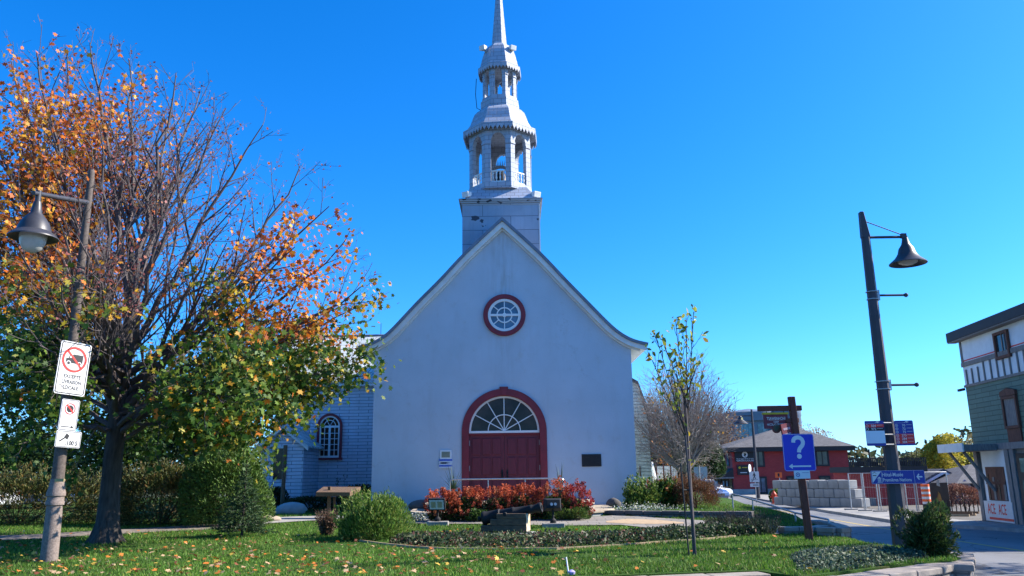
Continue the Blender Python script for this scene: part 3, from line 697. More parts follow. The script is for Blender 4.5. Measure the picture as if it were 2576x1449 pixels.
skirt_roof('lantern_roof', [(51, 184), (47, 176), (44.5, 166), (41, 152), (37, 140), (32, 129), (25, 121), (18.5, 117)], 117, .24, 5, M['tin'], 0)
MB().lathe([(octa(18.4 * scale_at(117)), zt(118)), (octa(8.6 * scale_at(2)), zt(2)), (.07, zt(-190)), (.03, zt(-200))], (tx, TY, 0), 8, ROT8).build('spire', M['tin'], church)
MB().tube([(tx - a2 - .32, TY - .1, zt(200)), (tx - a2 - .36, TY - .15, zt(240)), (tx - a2 - .3, TY - .15, zt(275)), (tx - a2 - .12, TY - .1, zt(279))], .016, 5).build('cable', M['iron'], church)
# bell in the belfry
bt = thing('church_bell', (tx, TY, zf), 'dark bronze bell under a spiked yoke inside the belfry arches', 'bell')
br = .40
MB().lathe([(br, .22), (br * .92, .3), (br * .72, .5), (br * .6, .8), (br * .52, .95), (br * .3, 1.05), (.04, 1.08)], (tx, TY, zf), 24).build('bell', M['bronze'], bt, smooth=True)
yk = MB(); yk.strip(arc(tx, zf + .75, .58, 0, 180, 16), arc(tx, zf + .75, .47, 0, 180, 16), TY - .06, TY + .06); yk.box(tx - .6, tx - .44, TY - .1, TY + .1, zf + .06, zf + .76); yk.box(tx + .44, tx + .6, TY - .1, TY + .1, zf + .06, zf + .76)
for i in range(5): yk.tube([(tx - .16 + .08 * i, TY, zf + 1.30), (tx - .16 + .08 * i, TY, zf + 1.62)], [.03, .004], 6)
yk.build('yoke', M['wood_grey'], bt)
for i, (px, py, Y, lab) in enumerate(((1175, 489, TY - hb + .2, 'white box floodlight on the left corner of the square tower cornice'), (1347, 489, TY - hb + .2, 'white box floodlight on the right corner of the square tower cornice'), (1216, 121, TY - .5, 'white box floodlight tilted up left of the spire foot'), (1288, 121, TY - .5, 'white box floodlight tilted up right of the spire foot'))):
    p = P(px, py, Y); t = thing('floodlight', p, lab, 'floodlight', 'box floodlights on the steeple'); b = MB(); s = .17 if i < 2 else .15
    sg = -1 if i % 2 == 0 else 1
    b.M = frame_at(p, R(32 * sg)) @ Matrix.Rotation(R(14), 4, 'X'); b.add([(-s, -s, -s * .8), (s, -s, -s * .8), (s * .8, s, -s * .6), (-s * .8, s, -s * .6), (-s, -s, s * .7), (s, -s, s * .7), (s * .8, s, s * .6), (-s * .8, s, s * .6)], [(0, 3, 2, 1), (4, 5, 6, 7), (0, 1, 5, 4), (1, 2, 6, 5), (2, 3, 7, 6), (3, 0, 4, 7)])
    b.build('housing', M['white'], t, bevel=.02)
    b = MB(); b.M = frame_at(p, 0); b.tube([(0, 0, -s * .6), (-sg * (.12 if i < 2 else .22), .1, -s * .8 - .12), (-sg * (.2 if i < 2 else .4), .22, -s * .8 - .2)], .03, 6); b.build('bracket', M['galv'], t)
# ---- transept wing on the left, with window, porch and chimney
YW = 40.0
def w2(px, py, Y=YW): v = P(px, py, Y); return v.x, v.z
wl, wr = w2(690, 1100)[0], xl + .4; ze = w2(900, 962)[1]; YR = 44.2; zrid = P(880, 846, YR).z
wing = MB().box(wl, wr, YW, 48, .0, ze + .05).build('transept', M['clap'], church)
rf = MB(); th = .1
dy, dz = YR - (YW - .35), zrid - ze; 
rf.prismx([(YW - .35, ze - .0), (YR, zrid), (48.7, ze - .0), (48.7, ze - .1), (YR, zrid - .14), (YW - .35, ze - .12)], wl - .4, xl + 1.2)
rfo = rf.build('transept_roof', M['tin_roof'], church)
MB().box(wl - .4, xl, YW - .36, YW - .02, ze - .2, ze - .121).build('eaves_board', M['white'], rfo)
MB().tube([(wl - .4, YR, zrid + .03), (xl + 1, YR, zrid + .03)], .06, 6).build('ridge_cap', M['roof_edge'], rfo)
MB().tube([(P(958, 845, YR).x, YR, zrid), (P(958, 845, YR).x, YR, zrid + .7)], .018, 5).build('lightning_rod', M['iron'], rfo)
cx = P(738, 830, YR).x; MB().box(cx - .35, cx + .35, YR - .3, YR + .3, zrid - .5, zrid + .75).box(cx - .42, cx + .42, YR - .37, YR + .37, zrid + .751, zrid + .85).build('chimney', M['wood_grey'], rfo)
x0, z0w = w2(796, 1152); x1, z1w = w2(862, 1075); wc = (x0 + x1) / 2; ww = (x1 - x0) / 2; zs = w2(829, 1072)[1]
win = MB().prism([(wc - ww + .1, z0w + .1), (wc + ww - .1, z0w + .1)] + arc(wc, zs, ww - .1, 0, 180, 16), YW - .03, YW - .01).build('side_window', M['glass_brown'], church)
MB().strip([(wc - ww, z0w)] + [(wc + p[0], zs + p[1]) for p in arc(0, 0, ww, 180, 0, 18)] + [(wc + ww, z0w)], [(wc - ww + .12, z0w + .0)] + [(wc + p[0], zs + p[1]) for p in arc(0, 0, ww - .12, 180, 0, 18)] + [(wc + ww - .12, z0w + .0)], YW - .12, YW - .005).box(wc - ww - .04, wc + ww + .04, YW - .14, YW - .004, z0w - .1, z0w - .001).build('surround', M['red'], win)
f = MB(); wi = ww - .121
f.strip([(wc - wi, z0w + .02)] + [(wc + p[0], zs + p[1]) for p in arc(0, 0, wi, 180, 0, 18)] + [(wc + wi, z0w + .02)], [(wc - wi + .07, z0w + .02)] + [(wc + p[0], zs + p[1]) for p in arc(0, 0, wi - .07, 180, 0, 18)] + [(wc + wi - .07, z0w + .02)], YW - .08, YW - .032)
f.box(wc - wi, wc + wi, YW - .081, YW - .033, z0w + .0, z0w + .1); f.box(wc - wi, wc + wi, YW - .079, YW - .034, zs - .08, zs + .02); f.box(wc - .05, wc + .05, YW - .078, YW - .035, z0w + .09, zs)
f.build('frame', M['white_clean'], win)
f = MB()
for s in (-1, 1):
    f.box(wc + s * wi / 2 - .014, wc + s * wi / 2 + .014, YW - .066, YW - .036, z0w + .1, zs - .08)
    for k in range(1, 5): zz = lerp(z0w + .1, zs - .08, k / 5); f.box(wc + s * wi / 2 - wi / 2 + .05, wc + s * wi / 2 + wi / 2 - .05, YW - .064, YW - .037, zz - .013, zz + .013)
f.strip(arc(wc, zs, wi * .6, 180, 0, 14), arc(wc, zs, wi * .6 - .03, 180, 0, 14), YW - .064, YW - .037)
for a in (60, 120): c, s = math.cos(R(a)), math.sin(R(a)); f.tube([(wc, YW - .05, zs), (wc + c * (wi - .05), YW - .05, zs + s * (wi - .05))], .015, 5)
f.build('muntins', M['white_clean'], win)
YP = 37.0; px0, px1 = P(655, 1180, YP).x, P(762, 1180, YP).x; pz = P(720, 1116, YP).z; pr_ = P(700, 1075, YP).z
pcx = (px0 + px1) / 2
porch = MB().prism([(px0, 0), (px1, 0), (px1, pz), (pcx, pr_), (px0, pz)], YP, YW - .002).build('porch', M['clap'], church)
MB().strip([(px0 - .25, pz - .12), (pcx, pr_ + .12), (px1 + .25, pz - .12)], [(px0 - .25, pz - .2), (pcx, pr_ + .02), (px1 + .25, pz - .2)], YP - .25, YW - .003).build('porch_roof', M['tin_roof'], porch)
MB().strip([(px0 - .25, pz - .201), (pcx, pr_ + .019), (px1 + .25, pz - .201)], [(px0 - .25, pz - .33), (pcx, pr_ - .11), (px1 + .25, pz - .33)], YP - .24, YP - .19).build('porch_fascia', M['white'], porch)
d0, d1 = P(688, 1180, YP).x, P(716, 1180, YP).x; MB().box(d0, d1, YP - .04, YP - .005, P(700, 1205, YP).z, P(700, 1128, YP).z).build('porch_window', M['glass_brown'], porch)
MB().strip([(d0 - .08, P(700, 1205, YP).z - .06), (d0 - .08, P(700, 1128, YP).z + .08), (d1 + .08, P(700, 1128, YP).z + .08), (d1 + .08, P(700, 1205, YP).z - .06)], [(d0, P(700, 1205, YP).z - .06), (d0, P(700, 1128, YP).z), (d1, P(700, 1128, YP).z), (d1, P(700, 1205, YP).z - .06)], YP - .06, YP - .003).build('porch_window_trim', M['white'], porch)

# ================================================================ THINGS ON AND BEFORE THE FACADE
def gz(p): return Vector((p.x, p.y, hl(p.x, p.y)))
def on(px, py):                                       # lawn point under a photo point
    z = .1
    for _ in range(10): g = G(px, py, z); z = hl(g.x, g.y)
    return Vector((g.x, g.y, z))
def fx(px, py): return q2(px, py, YF)
# notice case with a paper hung below it
a, b = fx(1105, 1178), fx(1138, 1132); t = thing('notice_case', ((a[0] + b[0]) / 2, YF, a[1]), 'white framed notice case left of the red door, paper with blue edges below it', 'notice board')
zm = lerp(a[1], b[1], .5)
MB().box(a[0] + .03, b[0] - .03, YF - .05, YF - .004, zm + .001, b[1]).build('case_frame', M['white_clean'], t, bevel=.01)
MB().box(a[0] + .09, b[0] - .09, YF - .056, YF - .051, zm + .06, b[1] - .06).build('case_glass', M['case'], t)
pp = MB().box(a[0], b[0], YF - .065, YF - .006, a[1], zm).build('paper_panel', M['paper'], t)
MB().box(a[0], b[0], YF - .07, YF - .066, a[1] + .06, a[1] + .12).box(a[0], b[0], YF - .07, YF - .066, zm - .07, zm - .005).build('blue_band', M['blue_tape'], pp)
mb = MB()
for k in range(8): zz = lerp(a[1] + .17, zm - .12, k / 7); mb.box(a[0] + .05, lerp(a[0], b[0], .55 + .35 * ((k * 37) % 10) / 10), YF - .0675, YF - .0655, zz - .008, zz + .008)
mb.build('printed_lines', mat('grey_print', (.46, .53, .62), .8, .1, 5, .02), pp)
a, b = fx(1464, 1174), fx(1512, 1142); t = thing('plaque', ((a[0] + b[0]) / 2, YF, a[1]), 'dark bronze plaque on the white wall right of the door', 'plaque')
MB().box(a[0], b[0], YF - .04, YF - .003, a[1], b[1]).build('plate', M['plaque'], t, bevel=.01)
mb = MB()
for k in range(9): zz = lerp(a[1] + .07, b[1] - .07, k / 8); mb.box(lerp(a[0], b[0], .1), lerp(a[0], b[0], .9 - .15 * (k % 3 == 2)), YF - .044, YF - .0405, zz - .01, zz + .01)
mb.build('raised_lines', M['bronze'], t)
# landing and curved steps
st = thing('stone_steps', on(1500, 1300), 'curved tan stone steps rising to the red church door', 'steps')
def slab(y0, x0, x1, z0, z1, over, m, name):
    mb = MB(); yb = YF - .02; n = 14
    pts = [(x1, yb)] + [(lerp(x0, x1, .5) + (x1 - x0) / 2 * math.cos(R(a)) , lerp(yb, y0, .35) - (lerp(yb, y0, .35) - y0) * abs(math.sin(R(a))) ** .5) for a in np.linspace(0, -180, n)] + [(x0, yb)]
    mb.prismz(pts, z0, z1); return mb.build(name, m, st, bevel=.015)
sx0, sx1 = P(1030, 1290, 28.5).x, P(1585, 1300, 27).x
for i, (y0, xa, xb, zlo) in enumerate(((26.6, sx0 - .1, sx1 - .22, .2), (27.5, sx0 + .35, sx1 - .85, .42))):
    slab(y0 + .05, xa + .05, xb - .05, zlo - .3 if i == 0 else zlo - .02, zlo + .13, 0, M['block'], 'riser')
    slab(y0, xa, xb, zlo + .131, zlo + .225 - .004, 0, M['stone_step'], 'tread')
ztop = .42 + .221
# railing behind the shrubs
t = thing('handrail', (P(1270, 1215, 27.9).x, 27.9, ztop), 'straight stainless rail before the red door above the russet hydrangeas', 'railing')
ra, rb = P(1132, 1206, 27.9), P(1417, 1203, 27.9)
MB().tube([(ra.x, 27.9, ztop), (ra.x, 27.9, ra.z - .08), (ra.x + .025, 27.9, ra.z - .02), (ra.x + .09, 27.9, ra.z), (rb.x - .09, 27.9, rb.z), (rb.x - .025, 27.9, rb.z - .02), (rb.x, 27.9, rb.z - .08), (rb.x, 27.9, ztop)], .024, 10).build('top_rail', M['steel'], t, smooth=True)
for px in (1228, 1321): x = P(px, 1210, 27.9).x; MB().tube([(x, 27.9, ztop), (x, 27.9, lerp(ra.z, rb.z, .5) - .02)], .02, 8).build('post', M['steel'], t, smooth=True)
# spiky dracaenas in pots
def spiky(px, Y, lab, lean, n=36):
    p = P(px, 1240, Y); p.z = ztop; t = thing('dracaena', p, lab, 'potted plant', 'spiky plants beside the church door')
    MB().lathe([(.17, 0), (.25, .34), (.27, .36), (.27, .42), (.22, .42), (.21, .36)], p, 16).build('pot', M['dark_trim'], t, smooth=True)
    v = []; f = []
    for i in range(n):
        a = rnd.random() * 6.28; L = rnd.uniform(.6, 1.05); e = R(rnd.uniform(20, 85)); w_ = .022; b0 = p + Vector((0, 0, .4)); k = len(v)
        s = Vector((-math.sin(a), math.cos(a), 0))
        for j in range(5):
            u = j / 4; droop = lean * u * u * L * (1 - math.sin(e)); q = b0 + Vector((math.cos(a) * math.cos(e) * L * u, math.sin(a) * math.cos(e) * L * u, math.sin(e) * L * u - droop)); ww = w_ * (1 - u * .9)
            v += [q - s * ww, q + s * ww]
        f += [(k + 2 * j, k + 2 * j + 1, k + 2 * j + 3, k + 2 * j + 2) for j in range(4)]
    mb = MB(); mb.v = v; mb.f = f; mb.build('foliage', mat('grey_green_blades', (.07, .12, .06), .5, .3, 3, .05), t, uv=False)
spiky(1140, 29.4, 'spiky green dracaena in a pot left of the red church door', .5)
spiky(1411, 29.4, 'drooping spiky dracaena in a pot right of the red church door', 1.3)

# cannon on its timber carriage
CK = .88; cp = on(1272, 1344); Yc = cp.y; rzc = R(-14)
t = thing('cannon', cp, 'old black iron cannon on a stepped timber carriage on the lawn', 'cannon')
mb = MB(); mb.M = frame_at(cp, rzc) @ Matrix.Scale(CK, 4); mb.box(-.95, .95, -.40, .43, -.1, .06); mb.build('plinth', M['block'], t, bevel=.03)
s = Yc / FPX
def cb(x0, x1, z0, z1, y0=-.27, y1=.27): return (x0, x1, y0, y1, z0, z1)
car = MB(); car.M = frame_at(cp, rzc) @ Matrix.Scale(CK, 4)
car.box(*cb(-.72, .70, .091, .27)); car.box(*cb(-.42, .701, .272, .46)); car.box(*cb(-.22, .702, .462, .62)); carr = car.build('carriage', M['timber'], t, bevel=.02)
mb = MB(); mb.M = frame_at(cp, rzc) @ Matrix.Scale(CK, 4); mb.box(.703, .72, -.26, .26, .1, .612); mb.build('end_grain', M['timber_end'], carr, bevel=.008)
mb = MB(); mb.M = frame_at(cp, rzc) @ Matrix.Scale(CK, 4) @ Matrix.Translation((-.72, 0, .46)) @ Matrix.Rotation(R(80), 4, 'Y')
prof = [(.02, -.16), (.07, -.15), (.085, -.10), (.05, -.06), (.06, -.03), (.19, .0), (.205, .03), (.205, .10), (.185, .13), (.183, .48), (.195, .5), (.195, .56), (.165, .59), (.16, .95), (.17, .97), (.17, 1.02), (.145, 1.05), (.125, 1.5), (.135, 1.53), (.135, 1.58), (.12, 1.6), (.115, 1.7), (.15, 1.82), (.155, 1.86), (.14, 1.89), (.075, 1.89), (.07, 1.6), (.01, 1.58)]
mb.lathe(prof, n=28); mb.tube([(0, -.3, .78), (0, .3, .78)], .06, 10); mb.build('barrel', M['iron'], t, smooth=True)
# floodlights in the flower bed edge
def flood(px, py, lab, face):
    p = on(px, py); t = thing('ground_floodlight', p, lab, 'floodlight', 'floodlights in the grass before the shrubs')
    MB().box(p.x - .32, p.x + .32, p.y - .16, p.y + .16, p.z - .05, p.z + .12).build('base', M['concrete'], t, bevel=.02)
    MB().lathe([(.09, .12), (.09, .2), (.05, .24), (.03, .26), (.03, .5)], p, 12).build('stem', M['iron'], t)
    q = p + Vector((0, 0, .63)); f = frame_at(q, R(-12 if face else 6)) @ Matrix.Rotation(R(18 if face else -8), 4, 'X'); mb = MB(); mb.M = f; s = 1 if face else -1
    mb.add([(-.26, -.12 * s, -.17), (.26, -.12 * s, -.17), (.2, .12 * s, -.11), (-.2, .12 * s, -.11), (-.26, -.12 * s, .19), (.26, -.12 * s, .19), (.2, .12 * s, .13), (-.2, .12 * s, .13)], [(0, 3, 2, 1), (4, 5, 6, 7), (0, 1, 5, 4), (1, 2, 6, 5), (2, 3, 7, 6), (3, 0, 4, 7)])
    h = mb.build('housing', M['iron'], t, bevel=.012)
    mb = MB(); mb.M = f
    if face:
        mb.box(-.22, .22, -.13, -.121, -.13, .15); ln = mb.build('lens', mat('lit_lens_glass', (.6, .62, .64), .15, .2, 20, .1), h)
        mb = MB(); mb.M = f; mb.box(-.17, -.03, -.134, -.1305, -.08, .1); mb.box(.03, .17, -.134, -.1305, -.08, .1); mb.build('reflector', M['galv'], ln)
    else:
        for x in (-.055, .055): mb.prism(circle(x, .0, .042, 14), -.13, -.1195)
        mb.build('cable_gland', M['galv'], h)
flood(1101, 1322, 'floodlight with a bright rectangular lens at the left end of the hydrangeas', True)
flood(1392, 1326, 'floodlight seen from behind with two round pale caps right of the cannon', False)

# interpretive panel (sloping brown board on posts)
p = on(836, 1306); Yq = p.y; t = thing('information_lectern', p, 'brown wooden information lectern with sloping top beside the round green bush', 'lectern')
a = P(800, 1242, Yq); b = P(895, 1245, Yq + .4)
for px, pt, pb, Y in ((829, 1224, 1306, Yq), (907, 1240, 1300, Yq + .35)):
    q0, q1 = P(px - 5, pb, Y), P(px, pt, Y); MB().box(q1.x - .05, q1.x + .05, Y - .05, Y + .05, -.05, q1.z).build('post', M['wood'], t, bevel=.008)
q0 = P(840, 1306, Yq + .25); MB().box(q0.x - .035, q0.x + .035, Yq + .2, Yq + .27, 0, P(840, 1250, Yq).z).build('brace_post', M['wood'], t)
zt_ = P(850, 1235, Yq).z; mb = MB(); xa, xb = P(800, 1240, Yq).x, P(893, 1240, Yq).x
mb.add([(xa, Yq - .32, zt_ - .16), (xb - .1, Yq - .32, zt_ - .18), (xb + .1, Yq + .5, zt_ - .02), (xa + .05, Yq + .5, zt_ + .0), (xa, Yq - .32, zt_ - .02), (xb - .1, Yq - .32, zt_ - .04), (xb + .1, Yq + .5, zt_ + .12), (xa + .05, Yq + .5, zt_ + .14)], [(0, 3, 2, 1), (4, 5, 6, 7), (0, 1, 5, 4), (1, 2, 6, 5), (2, 3, 7, 6), (3, 0, 4, 7)])
mb.build('board', M['wood'], t, bevel=.012)
q = P(711, 1245, 34.5); MB().M; zz = P(709, 1120, 34.5).z
tag(MB().tube([(q.x, 34.5, .1), (q.x + .02, 34.5, zz)], .085, 10).build('wooden_post', M['wood'], loc=(q.x, 34.5, .1)), 'bare brown wooden post standing before the porch window', 'post')
# boulders and garden stones
def rock(px, py, Y, rad, lab, m='boulder', seed=1, grp=None, z=None):
    p = P(px, py, Y); p.z = (hl(p.x, Y) if z is None else z) + rad[2] * .5; r = random.Random(seed)
    bm = bmesh.new(); bmesh.ops.create_icosphere(bm, subdivisions=3, radius=1)
    ax = [Vector((r.gauss(0, 1), r.gauss(0, 1), r.gauss(0, 1))).normalized() for _ in range(9)]
    for v in bm.verts:
        n_ = v.co.normalized(); f = 1 + .09 * sum(max(0, n_.dot(a) - .5) for a in ax) - .12 * sum(1 if n_.dot(a) > .82 else 0 for a in ax[:4])
        v.co = Vector((n_.x * rad[0], n_.y * rad[1], n_.z * rad[2])) * f
    me = bpy.data.meshes.new('boulder'); bm.to_mesh(me); bm.free(); me.materials.append(M[m]); me.polygons.foreach_set('use_smooth', [True] * len(me.polygons))
    o = bpy.data.objects.new('boulder', me); COL.objects.link(o); o.location = p; tag(o, lab, 'rock', grp)
rock(735, 1280, 32.5, (.62, .4, .3), 'pale boulder in the shade before the white side wing', seed=3)
rock(1545, 1282, 31.4, (.28, .25, .22), 'dark small rock against the foot of the white wall, right of the steps', 'dark_stone', seed=5, z=.35)
rock(1062, 1277, 30.8, (.5, .3, .22), 'low dark rock behind the hydrangeas, left of the steps', 'dark_stone', seed=8, z=.4)
rock(672, 1310, 27.0, (.45, .3, .12), 'flat tan stone on the path edge right of the hedge', 'stone_step', seed=9)
# metal lawn edging below the ground-cover bed
pts = [on(*q) for q in ((905, 1362), (960, 1370), (1040, 1378), (1120, 1383), (1250, 1384), (1400, 1383), (1560, 1374), (1660, 1366), (1760, 1360), (1850, 1351))]
mb = MB()
for a_, b_ in zip(pts, pts[1:]):
    n_ = (b_ - a_).normalized(); sd = Vector((-n_.y, n_.x, 0)) * .02
    mb.add([a_ - sd + Vector((0, 0, -.05)), b_ - sd + Vector((0, 0, -.05)), b_ + sd + Vector((0, 0, -.05)), a_ + sd + Vector((0, 0, -.05)), a_ - sd + Vector((0, 0, .045)), b_ - sd + Vector((0, 0, .045)), b_ + sd + Vector((0, 0, .045)), a_ + sd + Vector((0, 0, .045))], [(4, 5, 6, 7), (0, 1, 5, 4), (2, 3, 7, 6), (0, 4, 7, 3), (1, 2, 6, 5)])
tag(mb.build('edging', M['paver_tan'], loc=pts[4]), 'thin pale edging strip between the lawn and the ivy bed', 'edging')

# low walls on the right: dark wall beside the path, stone kerb wall, two front retaining walls
def stone_wall(name, pts, h, wdt, lab, capL=.6, zb_=None, base=-.35, cm='cap'):
    t = thing(name, pts[0], lab, 'wall'); run = MB(); caps = []
    for a_, b_ in zip(pts, pts[1:]):
        d = b_ - a_; L = d.length; n = max(1, round(L / capL)); u = Vector((d.x, d.y, 0)).normalized(); sd = Vector((-u.y, u.x, 0)) * wdt / 2
        sh = sd * .82
        run.add([a_ - sh + Vector((0, 0, base)), b_ - sh + Vector((0, 0, base)), b_ + sh + Vector((0, 0, base)), a_ + sh + Vector((0, 0, base)), a_ - sh + Vector((0, 0, h - .001)), b_ - sh + Vector((0, 0, h - .001)), b_ + sh + Vector((0, 0, h - .001)), a_ + sh + Vector((0, 0, h - .001))], [(0, 3, 2, 1), (4, 5, 6, 7), (0, 1, 5, 4), (1, 2, 6, 5), (2, 3, 7, 6), (3, 0, 4, 7)])
        for i in range(n):
            p0, p1 = a_.lerp(b_, (i + .012) / n), a_.lerp(b_, (i + .988) / n); j = rnd.uniform(-.015, .015); e = sd * (1 + rnd.uniform(-.06, .06))
            c = MB(); z0, z1 = h, h + .115 + rnd.uniform(-.008, .008)
            c.add([p + q + Vector((0, 0, z)) for z in (z0, z1) for p, q in ((p0, -e), (p1, -e), (p1, e), (p0, e))], [(0, 3, 2, 1), (4, 5, 6, 7), (0, 1, 5, 4), (1, 2, 6, 5), (2, 3, 7, 6), (3, 0, 4, 7)])
            caps.append(c)
    run.build('stone_courses', M['stone'], t)
    for c in caps: c.build('cap_stone', M[cm], t, bevel=.018)
    return t
V = lambda x, y, z=0.0: Vector((x, y, z))
stone_wall('retaining_wall', [G(1380, 1462, .0) + V(0, -.05), G(1640, 1449, .0), G(1925, 1437, .0)], -.13, .42, 'low stone retaining wall along the bottom edge of the lawn, left piece', .85)
stone_wall('retaining_wall', [G(1960, 1470, 0), G(2130, 1449, 0.0), G(2335, 1421, 0.0), G(2372, 1412, 0)], -.13, .5, 'stone retaining wall below the grey ground cover at bottom right', .8)
stone_wall('retaining_wall', [G(2395, 1432, -.1), G(2405, 1415, -.1), G(2400, 1400, -.1)], -.03, .65, 'short stepped stone corner wall beside the road at lower right', .22)
kw = [WALL_A + V(-.1, .05, 0), V(4.2, 27.1), V(5.8, 26.25), V(7.25, 25.5)]
stone_wall('garden_wall', [V(q.x, q.y, .2) for q in kw], .08, .34, 'dark low stone wall between the path and the raised grass strip', .7, base=-.3, cm='dark_stone')
stone_wall('garden_wall', [on(1965, 1343) + V(0, 0, .02), on(2040, 1341), on(2072, 1336)], .04, .3, 'short pale stone edge below the sloping handrail', .5, base=-.2)
cw = [V(7.55, 20.9), V(7.85, 20.6), V(8.12, 20.75), V(8.3, 21.4), V(8.5, 22.5), V(8.62, 24.2)]
stone_wall('kerb_wall', [V(q.x, q.y, .04) for q in cw], .06, .34, 'rounded stone kerb wall at the end of the grass strip by the road', .45, base=-.45)
# sloping handrail by the road
t = thing('handrail', V(8.0, 24.5, .2), 'sloping galvanised handrail on four posts beside the road', 'railing')
rp = []
for px, pt, pb, Y in ((1842, 1243, 1303, 28.2), (1893, 1257, 1302, 27.0), (2000, 1290, 1338, 24.4), (2084, 1307, 1340, 22.6)):
    a_ = P(px, pt, Y); rp.append((a_, pb))
MB().tube([rp[0][0] + V(-.02, .1, -.12), rp[0][0] + V(0, 0, 0), rp[0][0].lerp(rp[1][0], .3) + V(0, 0, .02), rp[1][0], rp[2][0], rp[3][0].lerp(rp[2][0], .05), rp[3][0], rp[3][0] + V(.01, -.01, -.1)], .028, 10).build('top_rail', M['galv'], t, smooth=True)
for a_, pb in rp: MB().tube([(a_.x, a_.y, -.1), (a_.x, a_.y, a_.z - .02)], .026, 8).build('post', M['galv'], t, smooth=True)
# small path marker at the very bottom
p = G(1441, 1447, 0); t = thing('garden_marker', p, 'thin white stake with a small purple and white head at the lawn edge', 'marker')
MB().tube([p + V(-.06, 0, -.05), p + V(-.1, .0, .28)], .012, 6).build('stake', M['white_clean'], t)
MB().lathe([(.01, -.0), (.05, .02), (.06, .06), (.02, .09)], p + V(-.02, -.05, .0), 10).build('head', mat('pale_purple_plastic', (.4, .35, .7), .5, .2, 8, .05), t, smooth=True)

# ================================================================ LAMP POSTS AND SIGNS
# left lamp post: concrete pole, arm and bell-shaped lantern
p = on(122, 1416); Yl = p.y; sl = Yl / FPX
lampL = thing('lamp_post', p, 'brown concrete lamp post with a large grey bell lantern before the maple', 'street lamp')
zl_ = lambda py: P(150, py, Yl).z
KP = .86; PX_ = [(23 * sl, -.05), (22.5 * sl, .3), (21 * sl, zl_(1290)), (20.5 * sl, zl_(1272)), (24.5 * sl, zl_(1270)), (24.5 * sl, zl_(1262)), (22 * sl, zl_(1258)), (22 * sl, zl_(1250)), (25 * sl, zl_(1247)), (25 * sl, zl_(1240)), (21 * sl, zl_(1228)), (18.5 * sl, zl_(1205))]
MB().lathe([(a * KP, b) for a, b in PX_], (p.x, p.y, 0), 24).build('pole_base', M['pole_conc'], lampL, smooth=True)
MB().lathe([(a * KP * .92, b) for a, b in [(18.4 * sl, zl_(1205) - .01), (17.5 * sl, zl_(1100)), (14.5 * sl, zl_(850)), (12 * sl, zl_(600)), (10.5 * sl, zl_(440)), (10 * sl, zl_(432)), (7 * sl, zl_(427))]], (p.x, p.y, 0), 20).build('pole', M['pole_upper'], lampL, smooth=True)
top = P(214, 510, Yl); hd = P(96, 497, Yl - 1.6)
hd0 = P(84, 485, Yl - 1.75)
mb = MB().tube([V(p.x, p.y, top.z), hd0], [.06, .045], 10); mb.tube([hd + V(0, 0, .14), hd + V(0, 0, -.25)], .055, 10); mb.build('arm', M['lamp_shade'], lampL, smooth=True)
sL = .83 * (Yl - 1.6) / FPX; zz = lambda py: P(96, py, Yl - 1.6).z; c0 = (hd.x, hd.y, 0)
sh = MB().lathe([(11 * sL, zz(508)), (14 * sL, zz(520)), (17 * sL, zz(536)), (30 * sL, zz(548)), (42 * sL, zz(562)), (48 * sL, zz(576)), (50 * sL, zz(582)), (54 * sL, zz(584)), (72 * sL, zz(596)), (72.5 * sL, zz(599)), (70 * sL, zz(598)), (40 * sL, zz(588)), (10 * sL, zz(586))], c0, 32).build('lamp_shade', M['lamp_shade'], lampL, smooth=True)
MB().lathe([(40 * sL, zz(590)), (39.5 * sL, zz(598)), (36 * sL, zz(612)), (27 * sL, zz(626)), (12 * sL, zz(634)), (2 * sL, zz(636))], c0, 28).build('globe', M['globe'], lampL, smooth=True)
q = P(151, 1208, Yl - 16 * sl); MB().box(q.x - .09, q.x + .09, q.y - .03, q.y - .004, q.z - .03, q.z + .03).build('number_tag', mat('old_yellow_tag', (.35, .3, .12), .6, .2, 10, .05), lampL)

def sign_panel(name, label, cat, c, rz, W, H, face, border, r=.04, tilt=0, back='galv', edge=.018):
    t = thing(name, c, label, cat); f = frame_at(c, rz) @ Matrix.Rotation(tilt, 4, 'Y')
    mb = MB(); mb.M = f; mb.prism(rrect(-W / 2, W / 2, -H / 2, H / 2, r), 0, .012); mb.build('panel', M[face], t)
    if border:
        mb = MB(); mb.M = f; e = edge; mb.strip(rrect(-W / 2 + e, W / 2 - e, -H / 2 + e, H / 2 - e, r), rrect(-W / 2 + e * 2, W / 2 - e * 2, -H / 2 + e * 2, H / 2 - e * 2, r * .7), -.003, .0015, True); mb.build('border', M[border], t)
    return t, f
def P2(f, mb): mb.M = f; return mb
# no-truck sign
rzs = R(60)
c = P(184, 927, Yl - .16); W, H = 80 * sl, 132 * sl
t, f = sign_panel('traffic_sign', 'white no-truck sign with red ring reading EXCEPTÉ LIVRAISON LOCALE', 'traffic sign', c, rzs, W, H, 'sign_white', 'black', .05, R(3))
P2(f, MB()).strip(circle(0, H * .17, W * .40, 36), circle(0, H * .17, W * .335, 36), -.008, -.0005, True).build('red_ring', M['sign_red'], t)
mb = P2(f, MB()); k = W; z = H * .17
mb.prism([(k * (.0 + x), z + k * y) for x, y in ((-.06, -.12), (.27, -.12), (.27, .16), (-.06, .16))], -.004, -.0006); mb.prism([(k * x, z + k * y) for x, y in ((-.27, -.12), (-.061, -.12), (-.061, .13), (-.16, .13), (-.2, .03), (-.27, .01))], -.0041, -.0006)
for x in (-.18, .17): mb.prism([(k * x + a_, z - k * .13 + b_) for a_, b_ in circle(0, 0, k * .075, 18)], -.0055, -.0006)
sy = mb.build('truck_symbol', M['black'], t)
mb = P2(f, MB())
